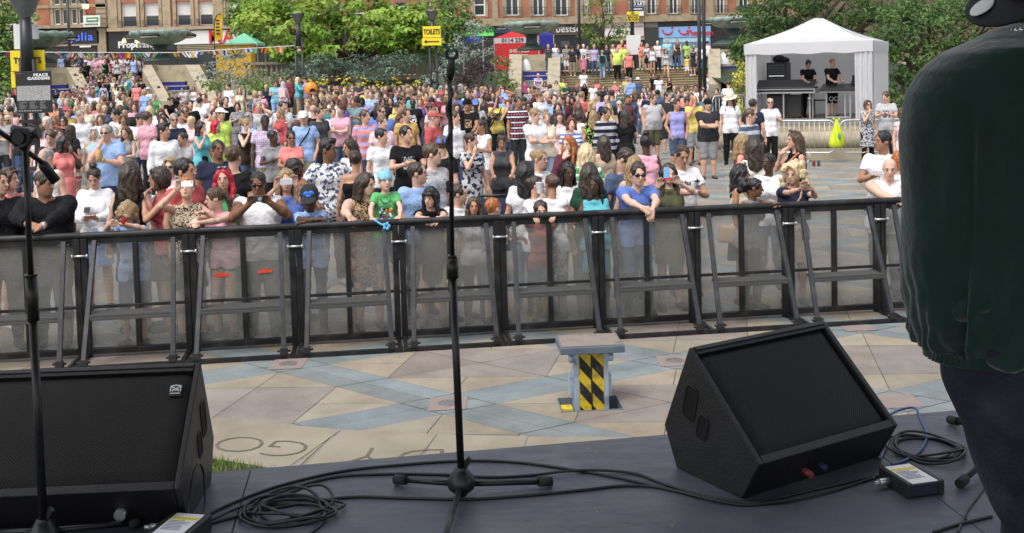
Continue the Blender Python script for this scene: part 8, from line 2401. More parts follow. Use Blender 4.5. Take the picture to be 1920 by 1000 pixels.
# the people at the barrier
def on_plane(px, py, dv):
 c0 = Vector((0, 0, CAMH)); dr = W(px, py, 10) - c0; n_ = Vector((-sin(BANG), cos(BANG), 0)); return c0 + dr * ((BV + dv - c0.dot(n_)) / dr.dot(n_))
FRONT = {}
def front(key, px, py, off, pose, yaw, sex, skin, hair, top, bottom, label, hy=0, hp=0, hr=0, L=None, Rr=None, ex=(), h=None, shoes='dgrey', lean=None):
 yw = yaw + 7.4
 K = skeleton(pose, sex, hy, hp, hr)
 rot = Matrix.Rotation(R(yw), 3, 'Z')
 if h is None:
  p = on_plane(px, py, off); sc = 1.0
  for _ in range(12): 
   hd = rot @ (K['H'] * sc); foot = Vector((p.x - hd.x, p.y - hd.y, 0)); sc = sc * p.z / hd.z
  z = 0.0
 else:
  sc = h / (1.755 if sex != 'k' else 1.80); p = on_plane(px, py, off); hd = rot @ (K['H'] * sc); foot = Vector((p.x - hd.x, p.y - hd.y, 0)); z = p.z - hd.z
 loc_ = Vector((foot.x, foot.y, z)); over = {}
 inv = rot.inverted()
 for s, q in ((1, L), (-1, Rr)):
  if q is None: continue
  wp = on_plane(q[0], q[1], q[2]); lw = inv @ (wp - loc_) / sc
  hint = q[3] if len(q) > 3 else (1, 0, -.6); hd_ = q[4] if len(q) > 4 else (-.8, -.5, -.2)
  over[s] = ((lw.x * s, lw.y, lw.z), hint, hd_)
 o, K, sc = make_person(loc_, yw, sc * (1.755 if sex != 'k' else 1.80), pose, sex, skin, hair, top, bottom, hy, hp, hr, True, over or None, ex, shoes)
 tag(o, label, 'person'); FRONT[key] = (o, K, sc, loc_)
 REG.append(dict(px=px, py=py, o=o, p=loc_, label=label, top=top, pose=pose))
 return o
DN = (-.5, -.5, -.7); IN = (-1, -.25, -.1); UPH = (-.25, -.15, 1); FLAT = (1, -.2, -.12)
front('edge', -3, 343, .55, 'stand', 25, 'm', 'w', 'short:dark', 'jacket:black', 'jeans:charcoal', 'person in a black jacket cut off by the left edge of the picture', hy=40)
front('black', 84, 343, .42, 'rail', 5, 'b', 'o', 'buzz:dark', 'long:black', 'jeans:charcoal', 'person in a black sweatshirt with cropped hair, both hands on the barrier', hy=55, hp=8, L=(80, 424, .0, FLAT, (-.9, -.3, -.1)), Rr=(52, 420, .0, FLAT, (-.8, -.4, -.2)))
front('kid', 238, 402, .30, 'rail', -5, 'k', 'p', 'bob:sandy', 'tee:lblue', 'shorts:denim', 'sandy haired child resting head and arms on the barrier with a red phone', hy=-10, hp=48, hr=18, L=(232, 420, .03, FLAT, (-1, -.1, 0)), Rr=(205, 421, -.0, FLAT, (-1, -.1, .2)))
front('blackvest', 244, 326, .95, 'stand', 178, 'f', 'p', 'long:dbrown_x'.replace('dbrown_x', 'dark'), 'tank:black', 'skirt:black', 'person in a black vest top seen from behind with very long dark hair', ex=('strap2=charcoal',))
front('phonelady', 350, 353, .5, 'camup', 0, 'f', 'p', 'shortm:ginger', 'tank:beige/leopard/dbrown', 'skirt:black', 'person with short ginger hair and leopard top photographing with a white phone', hp=-14, L=(385, 400, .3, (1, .2, -.8), (-.5, -.5, .2)), Rr=(331, 356, .22, (1, .1, -.8), (-.4, -.25, .9)))
front('pinkgirl', 402, 372, .40, 'rail', -30, 'f', 'p', 'pony:brown', 'strap:pink', 'hotpants:black', 'girl in a pink strap top with a brown ponytail, arms on the barrier', hy=-45, hp=8, L=(372, 418, -.0, FLAT, (-1, -.2, 0)), Rr=(362, 414, .02, (1, .2, -.4), (-.6, -.6, -.3)))
front('redhair', 419, 336, .95, 'stand', 5, 'f', 'w', 'longfront:bright red', 'strap:green', 'jeans:denim', 'person with bright red hair and sunglasses on top in a green strap top', hy=-5, ex=('shades=up',))
front('camera', 484, 344, .52, 'railcam', 0, 'b', 'b', 'buzz:black', 'sleeveless:white', 'jeans:charcoal', 'person in a white sleeveless top and sunglasses aiming a compact camera', hp=12, L=(507, 381, .22, (1, .1, -.9), (-.55, -.3, .75)), Rr=(466, 384, .22, (1, .1, -.9), (-.35, -.35, .8)), ex=('shades', 'strap=black'))
front('blondphone', 537, 338, .75, 'camera', 5, 'f', 'w', 'longfront:sandy', 'strap:blue', 'jeans:denim', 'person with long sandy hair and blue top holding a silver phone to the face', hp=5, L=(556, 348, .48, (1, .1, -.9), UPH), Rr=(518, 352, .48, (1, .1, -.9), UPH))
front('capboy', 580, 372, .36, 'rail', 0, 'k', 'd', 'buzz:black', 'polo:lblue', 'jeans:navy', 'boy in a pale blue polo shirt and dark cap with folded arms on the barrier', hp=12, L=(572, 417, .0, FLAT, (-1, -.1, 0)), Rr=(592, 412, .04, FLAT, (-1, -.1, .1)), ex=('cap=charcoal',))
front('leopard', 687, 346, .5, 'rail1', 10, 'b', 'p', 'long:dark', 'dress:tan/leopard/dbrown', 'skirt:tan/leopard/dbrown', 'large person in a leopard print dress with dark hair, hand over the barrier', hy=45, hp=5, L=(745, 430, .35, (1, .2, -.6), DN), Rr=(655, 408, -.03, (1, .2, -.3), (-.3, -.45, -.8)))
front('greenboy', 722, 338, .34, 'railout', 0, 'k', 'p', 'short:sandy', 'tee:bgreen', 'shorts:denim', 'boy in a green t-shirt and backward blue cap standing up at the barrier', hy=15, L=(751, 412, -.01, (.6, .6, -.2), DN), Rr=(695, 416, -.01, (.6, .6, -.2), DN), ex=('capback=sky',), h=1.24)
front('bluehood', 784, 325, 1.05, 'stand', 20, 'm', 'w', 'receding:dark', 'jacket:lblue', 'jeans:navy', 'person in a pale blue hooded jacket with short dark hair looking right', hy=60)
front('blackhair', 807, 370, .40, 'rail', -5, 'f', 'p', 'fringe:black', 'sleeveless:black', 'skirt:black', 'person with straight black hair and black sleeveless top, hands clasped over the barrier', hy=-25, hp=6, L=(822, 410, -.02, FLAT, (-.8, -.3, -.4)), Rr=(792, 410, -.04, FLAT, (-.75, -.3, -.5)))
front('profile', 861, 364, .75, 'stand', 30, 'm', 'w', 'receding:dark', 'tee:white', 'shorts:cream', 'person in a white t-shirt in profile just right of the centre microphone stand', hy=50)
front('longgirl', 888, 386, .55, 'stand', 0, 'f', 't', 'longfront:brown', 'tee:lgrey', 'jeans:charcoal', 'girl with long brown hair facing the stage behind the barrier', hp=5)
front('gingerkid', 925, 391, .45, 'rail1', 130, 'k', 'p', 'buzz:ginger', 'tee:grey', 'shorts:denim', 'small child with cropped ginger hair turned away at the barrier', Rr=None)
front('whiteback', 984, 322, 1.0, 'stand', 172, 'f', 't', 'long:black', 'tee:white', 'jeans:ldenim', 'person in a white t-shirt seen from behind with long black hair')
front('drinker', 1006, 348, .75, 'mouth', 40, 'f', 'w', 'bun:dark', 'tee:white', 'jeans:denim', 'person in a white t-shirt sipping from a pale cup beside the lace top', hy=40)
front('lace', 1034, 345, .55, 'holdL', 165, 'f', 't', 'bun:brown', 'sleeveless:white', 'skirt:lgrey/print/dgrey', 'person in a white sleeveless lace back top with a brown bun turned away', hy=40)
front('peeker', 1014, 397, .28, 'railout', 0, 'k', 'w', 'shortm:dark', 'tee:red', 'shorts:denim', 'small dark haired child whose eyes just peep over the barrier', L=(1040, 402, .0, (.6, .6, -.3), DN), Rr=(1000, 405, .0, (.6, .6, -.3), DN))
front('braids', 1066, 323, 1.05, 'stand', -5, 'f', 'd', 'braids:black', 'tee:white', 'jeans:denim', 'person with black braids and a white top behind the lace top', hy=10, hp=8)
front('bluetank', 1116, 347, .5, 'hold', -10, 'f', 'd', 'braids:black', 'strap:turquoise', 'skirt:turquoise', 'girl in a turquoise strap top with black braids looking left', hy=-25, hp=6)
front('noman', 1197, 326, .38, 'hang', 0, 'm', 'p', 'short:dark', 'tee:blue', 'jeans:denim', 'smiling person in a bright blue t-shirt and sunglasses, hands hanging over the barrier', hp=6, L=(1224, 397, -.06, FLAT, (-.35, -.3, -.95)), Rr=(1207, 392, -.06, FLAT, (-.75, -.25, -.5)), ex=('shades',))
front('denim', 1173, 300, 1.25, 'stand', 25, 'm', 'w', 'short:dark', 'shirt:denim', 'jeans:charcoal', 'person in a denim blue shirt bending the head down behind the blue t-shirt', hy=30, hp=38)
front('sandyback', 1190, 312, .95, 'stand', 160, 'f', 'w', 'long:sandy', 'tank:beige', 'jeans:denim', 'person with sandy hair half hidden behind the blue t-shirt, turned away')
front('bluephone', 1254, 326, .65, 'camera', 0, 'f', 'p', 'longfront:dark', 'tank:olive', 'skirt:olive', 'person in an olive top holding a blue phone in front of the face', hp=5, L=(1275, 344, .38, (1, 0, -.5), (-.6, -.2, .8)), Rr=(1233, 352, .38, (1, 0, -.8), (-.2, -.2, 1)))
front('trefoil', 1279, 291, 1.3, 'hold2', 5, 'm', 't', 'buzz:dark', 'tee:white', 'jeans:denim', 'tall person in a white t-shirt with a dark printed emblem looking down', hy=0, hp=24)
front('longblack', 1390, 326, .75, 'stand', 55, 'f', 'o', 'longfront:black', 'strap:cream', 'skirt:black', 'person in a cream top with long black hair and a tan shoulder bag', hy=25, ex=('shades=up', 'strap2=tan'))
front('puffgirl', 1416, 352, .36, 'rail', 25, 'f', 'b', 'puff:black', 'tank:grey', 'jeans:charcoal', 'girl with a puffy black ponytail leaning with folded arms on the barrier', hy=40, hp=4, L=(1463, 384, .0, FLAT, (-.9, -.2, 0)), Rr=(1446, 384, -.0, FLAT, (-.9, -.2, .1)))
front('whitegirl', 1441, 305, 1.45, 'stand', -20, 'f', 'd', 'bun:black', 'tee:white', 'jeans:denim', 'girl in a white top with black hair tied back beside the blond curls', hy=-30)
front('curls', 1487, 327, .52, 'railcam', -10, 'f', 'w', 'curly:fair', 'tee:navy', 'skirt:beige', 'person with big blond curls and navy top holding a small silver phone', hy=-35, hp=5, L=(1522, 355, .12, (1, .1, -.9), (-.7, -.3, .6)), Rr=(1503, 354, .12, (1, .1, -.7), (-.2, -.4, .8)), ex=('strap=tan',))
front('baldman', 1668, 316, .40, 'rail', -10, 'b', 'p', 'bald:grey', 'tank:white', 'jeans:grey', 'bald person in a white vest leaning with forearms on the barrier', hy=-15, hp=10, L=(1697, 376, .0, FLAT, (-.9, -.2, -.1)), Rr=(1684, 378, .0, FLAT, (-.9, -.2, -.2)), ex=('strap=black',))
front('gingershades', 1691, 302, .95, 'stand', 15, 'f', 'p', 'bob:ginger', 'strap:white', 'jeans:denim', 'person with ginger hair and big dark sunglasses beside the man in green', hy=30, ex=('shades',))
front('cornrow', 1655, 265, 1.9, 'hold', -35, 'm', 'o', 'cornpony:black', 'polo:white', 'jeans:denim', 'person in a white polo shirt with tied back cornrows looking left', hy=-50)
from mathutils.bvhtree import BVHTree
def chest_print(o, parts, name='print'):
 top = [c for c in o.children if c.name.split('.')[0] in GNAME.values()][0]
 me = top.data; bv = BVHTree.FromPolygons([v.co.copy() for v in me.vertices], [tuple(p.vertices) for p in me.polygons])
 for pm, x, z, m_ in parts:
  for v in pm.vertices:
   px, pz = v.co.x + x, v.co.y + z; hit = bv.ray_cast(Vector((px, -1.2, pz)), Vector((0, 1, 0)))[0]
   v.co = Vector((px, (hit.y if hit else -.14) - .004, pz))
  pm.materials.clear(); pm.materials.append(m_); q = link(bpy.data.objects.new(name, pm)); q.parent = top
def shape_mesh(polys):
 m = MB()
 for p in polys: m.add([(x, y, 0) for x, y in p], [tuple(range(len(p)))])
 return m.mesh('print', M_CREAMSIGN)
def disc(cx, cy, rx, ry=None, n=14): ry = ry or rx; return [(cx + rx * cos(2 * pi * k / n), cy + ry * sin(2 * pi * k / n)) for k in range(n)]
M_INK = mat('dark_ink', (.02, .022, .05), rough=.8); M_INKW = mat('white_ink', (.72, .72, .74), rough=.8); M_INKL = mat('lime_ink', srgb('b8e83c'), rough=.8)
o, K, sc, lc = FRONT['noman']; C0 = K['Ch']
chest_print(o, [(text_mesh('NO', .062, 0, .006), C0.x - .0, C0.z - .10, M_INKW), (text_mesh('PROBLEM', .04, 0, .004), C0.x + .0, C0.z - .155, M_INKW)])
o, K, sc, lc = FRONT['trefoil']; C0 = K['Ch']
def trefoil(cx, cy, s): return [disc(cx, cy + s * .35, s * .2, s * .42), disc(cx - s * .3, cy + s * .22, s * .3, s * .2), disc(cx + s * .3, cy + s * .22, s * .3, s * .2), [(cx - s * .4, cy - s * .12), (cx + s * .4, cy - s * .12), (cx + s * .36, cy - s * .04), (cx - s * .36, cy - s * .04)], [(cx - s * .34, cy - s * .26), (cx + s * .34, cy - s * .26), (cx + s * .38, cy - s * .18), (cx - s * .38, cy - s * .18)]]
M_INK2 = mat('blue_ink', srgb('5a6a9a'), rough=.8); M_INK3 = mat('pale_ink', srgb('a8b4d0'), rough=.8)
for k, mi in enumerate((M_INK, M_INK2, M_INK3)):
 chest_print(o, [(text_mesh('adidas', .075, 0, .003), C0.x - .04, C0.z + .03 - .062 * k, mi), (shape_mesh(trefoil(0, 0, .06)), C0.x + .13, C0.z + .03 - .062 * k, mi)])
o, K, sc, lc = FRONT['greenboy']; C0 = K['Ch']; rr = random.Random(5)
for nm_, colr in (('b8242c', 5), ('2f5fb8', 4), ('e6e6ea', 9), ('dcc23a', 3), ('17171b', 4)):
 chest_print(o, [(shape_mesh([disc(rr.uniform(-.09, .09), rr.uniform(-.10, .06), rr.uniform(.014, .028), rr.uniform(.014, .03), 9) for _ in range(colr)]), C0.x, C0.z - .10, mat('shirt_print', srgb(nm_), rough=.8))])
m = MB(); N_ = K['N']
for k in range(40):
 a = 2 * pi * k / 40; y = -.02 - .11 * (.5 - .5 * cos(a)) ; m.ell((N_.x + .075 * sin(a), N_.y + .03 - .155 * (.5 - .5 * cos(a)) , N_.z + .015 - .17 * (.5 - .5 * cos(a))), (.0075, .0075, .0075), 6, 5)
m.build('bead_necklace', mat('beads', (.03, .03, .03), var=.9, scale=70), o)
o, K, sc, lc = FRONT['black']; C0 = K['Ch']; chest_print(o, [(shape_mesh([disc(0, 0, .018, .02), disc(.0, -.03, .02, .008)]), C0.x + .11, C0.z - .0, mat('red_emblem', srgb('7a2028'), rough=.8))])
o, K, sc, lc = FRONT['bluehood']; C0 = K['Ch']; chest_print(o, [(text_mesh('ARG', .07, 0, .004, spacing=1.4), C0.x - .03, C0.z - .10, M_INK), (shape_mesh([[(.02, .02), (.05, .02), (.06, .10), (.035, .15), (.01, .10)], [(.0, -.02), (.09, -.02), (.09, -.005), (.0, -.005)], [(.01, -.05), (.08, -.05), (.08, -.035), (.01, -.035)]]), C0.x + .05, C0.z - .06, M_INKW)])
for d in REG:
 if d.get('label'): continue
 K = None
 if abs(d['px'] - 95) < 1 and abs(d['py'] - 258) < 1: K = skeleton(d['pose'], d['sex'], d['hy'], d['hp']); chest_print(d['o'], [(text_mesh('SUP', .15, 0, .012), 0, K['Ch'].z - .02, M_INKL)])
 if abs(d['px'] - 931) < 1: K = skeleton(d['pose'], d['sex'], d['hy'], d['hp']); chest_print(d['o'], [(text_mesh('Steel', .13, 0, .006), 0, K['Ch'].z + .02, M_INK), (text_mesh('field', .13, 0, .006), 0, K['Ch'].z - .10, M_INK)])
# cap badge
o, K, sc, lc = FRONT['capboy']
HMx = Matrix.Translation(K['H']) @ K['HM'].to_4x4() @ Matrix.Scale(K['hs'], 4)
cp = [c for c in o.children if c.name.startswith('cap')][0]
m = MB(); m.ell((-.02, -.098, .085), (.03, .012, .026), 12, 8); m.ell((.025, -.098, .09), (.03, .012, .026), 12, 8); m.ell((0, -.108, .065), (.028, .01, .014), 12, 8)
q = m.build('cap_badge', mat('badge_blue', srgb('3c7ad0'), rough=.6), cp)
# sky-blue ribbon toy in the boy's hand, phones, camera, drinks and food
def held(name, lo, hi, px, py, dv, rz, col, label, cat, tilt=0.0, roll=0.0, front_part=None, m2=None):
 p = on_plane(px, py, dv); m = MB(); m.box(lo, hi); o = m.build(name, mat(name + '_case', srgb(col), rough=.35, var=.08), bevel=.006)
 o.location = p; o.rotation_euler = (R(tilt), R(roll), R(rz + 7.4)); tag(o, label, cat)
 return o
o = held('phone', (-.058, -.005, -.03), (.058, .005, .03), 351, 345, .17, 0, 'e2e2e6', 'white phone held up by the person with ginger hair', 'phone', -10, 0)
m = MB(); m.ell((.042, -.0055, .015), (.006, .002, .006), 8, 5); m.build('lens', M_BLACKPL, o)
o = held('phone', (-.062, -.005, -.034), (.062, .005, .034), 537, 341, .45, 0, 'c9ccd2', 'silver phone held in front of the face by the person with sandy hair', 'phone', 0, -3)
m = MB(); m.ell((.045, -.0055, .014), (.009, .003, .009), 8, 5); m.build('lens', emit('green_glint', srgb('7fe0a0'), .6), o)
o = held('camera', (-.05, -.014, -.03), (.05, .014, .03), 484, 373, .15, 0, '1c1c20', 'black compact camera held by the person in the white sleeveless top', 'camera', -8, 2)
m = MB(); m.tube([(.02, -.014, -.002), (.02, -.035, -.002)], .02, 14); m.tube([(.02, -.035, -.002), (.02, -.038, -.002)], .012, 12); m.build('lens', mat('lens_ring', (.3, .3, .31), metal=.7, rough=.3), o)
o = held('phone', (-.033, -.006, -.055), (.033, .006, .06), 1250, 325, .33, 0, '7fb4dc', 'pale blue phone held up by the person in the olive top', 'phone', -4, 2)
m = MB(); m.box((-.035, -.008, -.07), (.035, .008, -.05)); m.build('red_case', mat('case_red', srgb('c8282c'), rough=.4), o)
held('phone', (-.034, -.008, -.02), (.034, .008, .026), 1509, 347, .10, 0, 'b8bcc4', 'small silver phone in the hands of the person with blond curls', 'phone', -15, 10)
held('phone', (-.02, -.007, -.04), (.02, .007, .04), 233, 414, -.03, 0, 'a01c24', 'red phone at the ear of the child resting on the barrier', 'phone', 20, 40)
held('phone', (-.03, -.06, -.005), (.03, .06, .005), 163, 394, 1.05, 10, '2c2c30', 'dark phone in the hands of the person in the white jacket', 'phone', 20, 0)
p = on_plane(199, 281, 5.6)
d = [q for q in REG if q['px'] == 199][0]; p = d['p'] + Vector((0, -.36, 1.40))
m = MB(); m.lathe([(0, -.1), (.05, -.1), (.058, 0), (.05, .1), (.03, .11)], 10, p, 0, True, lambda a, r, z: (1 + .15 * sin(a * 3 + z * 30), 0)); tag(m.build('paper_bag', mat('brown_paper', srgb('b89a6c'), rough=.8, bump=.6, bscale=30)), 'brown paper food bag held by the person in the pale blue polo shirt', 'paper bag')
p = on_plane(1012, 352, .5); m = MB(); m.lathe([(.03, -.06), (.042, .05), (.044, .055), (0, .055)], 14, p); tag(m.build('cup', M_CREAMSIGN), 'pale drinking cup held by the person beside the lace top', 'cup')
a, b = on_plane(701, 412, -.05), on_plane(725, 424, -.07); m = MB(); m.tube(smooth([a, a.lerp(b, .5) + Vector((0, 0, -.01)), b], 5), .010, 8)
for k in range(5): m.ell(b + Vector((.025 * cos(k * 1.26), -.01, .025 * sin(k * 1.26))), (.016, .01, .018), 8, 5)
tag(m.build('ribbon_toy', mat('toy_blue', srgb('6ab4e0'), rough=.5)), 'pale blue ribbon toy hanging from the hand of the boy in green', 'toy')
m = MB(); wrist = FRONT['black'][1]['W'][1]; o = FRONT['black'][0]
m.tube([wrist + Vector((-.012, -.012, .0)), wrist + Vector((.012, .012, .0))], .034, 14); m.build('wristwatch', M_ZINC, o)
# shoulder bags and a pushchair
o, K, sc, lc = FRONT['longblack']; m = MB(); m.prism([(-.27, .0, 1.02), (-.25, .24, 1.02), (-.26, .27, .80), (-.28, -.03, .80)], (.1, 0, 0)); m.build('shoulder_bag', mat('tan_leather', srgb('b3966f'), rough=.5, var=.15), o, fix=True, bevel=.03)
def pushchair(px, py, Y, label, col):
 p = W(px, py, Y); z0 = TG(p.x, Y); t = empty('pushchair', (p.x, Y, z0), 0.1, label=label, cat='pushchair')
 m = MB(); m.prism([(-.2, -.25, .42), (.2, -.25, .42), (.2, .1, .36), (-.2, .1, .36)], (0, 0, .05)); m.prism([(-.2, .08, .36), (.2, .08, .36), (.2, .28, .86), (-.2, .28, .86)], (0, .05, 0)); m.build('seat', mat_cloth(col), t, fix=True)
 m = MB()
 for k in range(5): a0, a1 = R(20 + 25 * k), R(45 + 25 * k); m.add([(-.22, .3 - .34 * sin(a0) * .9, .78 + .25 * cos(a0)), (.22, .3 - .34 * sin(a0) * .9, .78 + .25 * cos(a0)), (.22, .3 - .34 * sin(a1) * .9, .78 + .25 * cos(a1)), (-.22, .3 - .34 * sin(a1) * .9, .78 + .25 * cos(a1))], [(0, 1, 2, 3)], 0, True)
 m.build('hood', mat_cloth(col), t)
 m = MB()
 for s in (-.22, .22): m.tube([(s, -.35, .1), (s, .05, .5), (s, .45, 1.02)], .014, 6); m.tube([(s, .35, .1), (s, .0, .45)], .014, 6)
 m.tube([(-.22, .45, 1.02), (.22, .45, 1.02)], .018, 6); m.build('frame', M_POST, t)
 for s in (-.22, .22):
  for y in (-.35, .35): m = MB(); m.tube([(s - .02, y, .1), (s + .02, y, .1)], .095, 14); m.build('wheel', M_BLK, t)
 return t
pushchair(935, 330, 13.2, 'dark navy pushchair in front of the person in the dark grey vest top', 'navy')
pushchair(1269, 112, 64.8, 'dark pushchair at the top of the wide steps', 'charcoal')
p = W(945, 178, 37); t = empty('pop_up_tent', (p.x, 37, TG(p.x, 37)), label='small blue pop-up tent with an orange edge among the crowd', cat='tent')
m = MB(); zt = p.z - TG(p.x, 37) + .12; m.lathe([(.75, 0), (.74, zt * .4), (.6, zt * .75), (.3, zt * .95), (0, zt)], 20); m.build('canopy', mat('tent_blue', srgb('3c5cb0'), rough=.6), t)
m = MB(); m.tube([(.78 * cos(a), -.3, zt * 1.02 * sin(a)) for a in [R(10 + 16 * k) for k in range(11)]], .035, 6); m.build('edge', mat('tent_orange', srgb('e08a3c'), rough=.6), t)
# the men in the marquee
def marquee_man(x, y, yaw, pose, hy, hp, hair, bottom, label, h=1.78):
 pos = T(x, y); o, K, sc = make_person(pos, yaw, h, pose, 'm', 'w', hair, 'polo:black', bottom, hy, hp, 0, False, None, (), 'black'); tag(o, label, 'person'); REG.append(dict(px=0, py=0, o=o, p=pos, label=label, top='polo:black', pose=pose))
marquee_man(-2.15, 1.5, 5, 'fore', 0, 32, 'short:black', 'trousers:black', 'dark haired sound engineer in a black polo shirt behind the left desk')
marquee_man(-1.35, 1.1, 15, 'fore', 10, 10, 'buzz:ginger', 'shorts:black', 'sandy haired sound engineer in black polo and shorts at the right desk', 1.8)
# more of the crowd in the gaps, then every label
_fr = random.Random(2024)
_tops = ['tee', 'tee', 'polo', 'shirt', 'tank', 'strap', 'long', 'jacket', 'hoodie', 'sleeveless']
_cols = ['white', 'white', 'black', 'navy', 'grey', 'lgrey', 'red', 'pink', 'lblue', 'green', 'yellow', 'purple', 'cream', 'teal', 'coral', 'charcoal', 'maroon', 'denim', 'lilac', 'dgreen', 'olive', 'turquoise']
_n = 0; _try = 0
def _free(px, py, Y):
 for d in REG:
  s = 26 * 20 / max(10, Y)
  if abs(d['px'] - px) < s * .62 and abs(d['py'] - py) < s * .62: return False
 return True
_listed = [d for d in REG if d.get('px')]
def _covers(px, py, Y):
 for d in _listed:
  s = 26 * 20 / d['p'].y
  if Y < d['p'].y - .1 and abs(d['px'] - px) < s * 1.0 and py > d['py'] and py < d['py'] + s * (2.6 if d['p'].y < 45 else 3.6): return True
 return False
while _n < 54 and _try < 4000:
 _try += 1
 _q = _fr.random()
 if _q < .2: px, py = _fr.uniform(150, 262), _fr.uniform(105, 185)
 elif _q < .75: px, py = _fr.uniform(570, 1035), _fr.uniform(166, 205)
 else: px, py = _fr.uniform(10, 560), _fr.uniform(185, 262)
 if 505 < px < 580 and py < 225: continue
 sex = _fr.choice('mmff'); kd = _fr.choice(_tops); 
 if sex == 'm' and kd in ('strap',): kd = 'tee'
 if sex == 'f' and kd == 'polo': kd = 'tank'
 skin = _fr.choice('ppwwwwttobd'); hc = _fr.choice(['dark', 'brown', 'brown', 'light brown', 'sandy', 'blond', 'black', 'grey', 'ginger', 'auburn']) if skin in 'pwt' else 'black'
 st = _fr.choice(['short', 'shortm', 'buzz', 'quiff', 'receding', 'short']) if sex == 'm' else _fr.choice(['long', 'longfront', 'bob', 'bun', 'pony', 'fringe', 'topbun'])
 pose = _fr.choice(['stand', 'stand', 'hold', 'cross', 'phone', 'mouth', 'pockets'])
 d = dict(px=px, py=py, pose=pose, yaw=float(_fr.choice([-30, -15, 0, 0, 15, 30, 170])), sex=sex, skin=skin, hair=st + ':' + hc, top=kd + ':' + _fr.choice(_cols), bottom=_fr.choice(['jeans:denim', 'jeans:charcoal', 'shorts:khaki', 'skirt:black', 'trousers:beige']) if sex == 'f' else _fr.choice(['jeans:denim', 'shorts:khaki', 'jeans:charcoal']), hy=float(_fr.choice([-25, 0, 0, 25])), hp=float(_fr.choice([0, 0, 10])), ex=[])
 if _fr.random() < .14: d['ex'].append('shades')
 if _fr.random() < .1 and sex == 'm': d['ex'].append('cap=' + _fr.choice(['navy', 'white', 'red', 'black']))
 h = SEXW[sex] * _fr.uniform(.96, 1.04); K = skeleton(d['pose'], sex, d['hy'], d['hp']); p = locate(px, py, K, h / 1.755, d['yaw'])
 if (p.y > 50.5 and px > 270) or not _free(px, py, p.y) or _covers(px, py, p.y): continue
 o, K, sc = make_person(p, d['yaw'], h, pose, sex, skin, d['hair'], d['top'], d['bottom'], d['hy'], d['hp'], 0, False, None, d['ex'], shoes=_fr.choice(['dgrey', 'black', 'white']))
 d['o'] = o; d['p'] = p; REG.append(d); _n += 1
def crowd_mass():
 VS, FS, CS = [], [], []; base = 0; lib = {}
 def part(key, fn):
  if key not in lib: lib[key] = fn()
  return lib[key]
 heads = [(d['px'], d['py'], d['p'].y) for d in REG if d.get('px')]
 n = 0; tries = 0
 while n < 300 and tries < 9000:
  tries += 1
  q = _fr.random()
  if q < .5: px, py = _fr.uniform(560, 1045), _fr.uniform(164, 215)
  elif q < .62: px, py = _fr.uniform(1045, 1330), _fr.uniform(165, 190)
  elif q < .70: px, py = _fr.uniform(140, 262), _fr.uniform(104, 185)
  else: px, py = _fr.uniform(0, 560), _fr.uniform(176, 258)
  if 505 < px < 580 and py < 225: continue
  sex = _fr.choice('mf'); pose = _fr.choice(['stand', 'hold', 'cross', 'stand', 'stand', 'mouth']); hy = _fr.choice([-25, 0, 25]); yaw = _fr.choice([-30, -10, 0, 10, 30, 175])
  h = SEXW[sex] * _fr.uniform(.92, 1.04); sc = h / 1.755; K = skeleton(pose, sex, hy, 5); p = locate(px, py, K, sc, yaw)
  if p.y < 19 or (p.y > 50.3 and px > 270 and px < 1040): continue
  s = 26 * 20 / p.y
  if any(abs(a - px) < s * .5 and abs(b - py) < s * .42 for a, b, c in heads) or _covers(px, py, p.y): continue
  heads.append((px, py, p.y)); n += 1
  skin = SKIN[_fr.choice('pwwwwttobd')]; hc = _fr.choice(['dark', 'brown', 'brown', 'light brown', 'sandy', 'blond', 'black', 'grey', 'ginger', 'auburn']); st = _fr.choice(['short', 'shortm', 'receding', 'buzz']) if sex == 'm' else _fr.choice(['longfront', 'bob', 'bun', 'fringe', 'pony'])
  kd = _fr.choice(['tee', 'tee', 'shirt', 'long', 'tank'] if sex == 'm' else ['tee', 'strap', 'tank', 'long']); tc = srgb(PAL[_fr.choice(_cols)]); bc = srgb(PAL[_fr.choice(['denim', 'charcoal', 'khaki', 'navy', 'black'])])
  bp = part(('bp', pose, sex, hy), lambda: body_prims(K, sex, False))
  body = part(('b', pose, sex, hy), lambda: grow(bp, .026)); g = part(('g', kd, pose, sex), lambda: grow(garment(kd, K, bp, sex), .026, cloth_noise)); lg = part(('l', pose, sex), lambda: grow(garment('jeans', K, bp, sex), .03)); hr_ = part(('h', st), lambda: grow(hair_prims(st), .018, HNOISE))
  hm = np.array(K['HM']) * (K['hs'] * (.96 if sex == 'f' else 1)); ca, sa = cos(R(yaw)) * sc, sin(R(yaw)) * sc; rm = np.array([[ca, -sa, 0], [sa, ca, 0], [0, 0, sc]])
  for (v, f), c, M_ in ((body, skin, None), (g, tc, None), (lg, bc, None), (hr_, HAIR[hc], hm)):
   w = v if M_ is None else v @ M_.T + np.array(K['H'])
   VS.append(w @ rm.T + np.array(p)); FS.append(f + base); base += len(v); vv = _fr.uniform(.85, 1.1); CS.append(np.tile(np.array([min(1, x * vv) for x in c], np.float32), (len(v), 1)))
 m = bpy.data.materials.new('crowd_colours'); m.use_nodes = True; N = m.node_tree.nodes; a = N.new('ShaderNodeAttribute'); a.attribute_name = 'feat'; hs = N.new('ShaderNodeHueSaturation'); hs.inputs['Saturation'].default_value = .85
 m.node_tree.links.new(a.outputs['Color'], hs.inputs['Color']); m.node_tree.links.new(hs.outputs[0], N['Principled BSDF'].inputs['Base Color']); N['Principled BSDF'].inputs['Roughness'].default_value = .8
 o = link(bpy.data.objects.new('crowd', np_mesh('crowd', np.concatenate(VS), np.concatenate(FS), m, np.concatenate(CS)))); tag(o, 'dense mass of small distant people filling the gaps in the square', 'crowd', kind='stuff')
crowd_mass()
_seen = {}
_un = [d for d in REG if not d.get('label')]
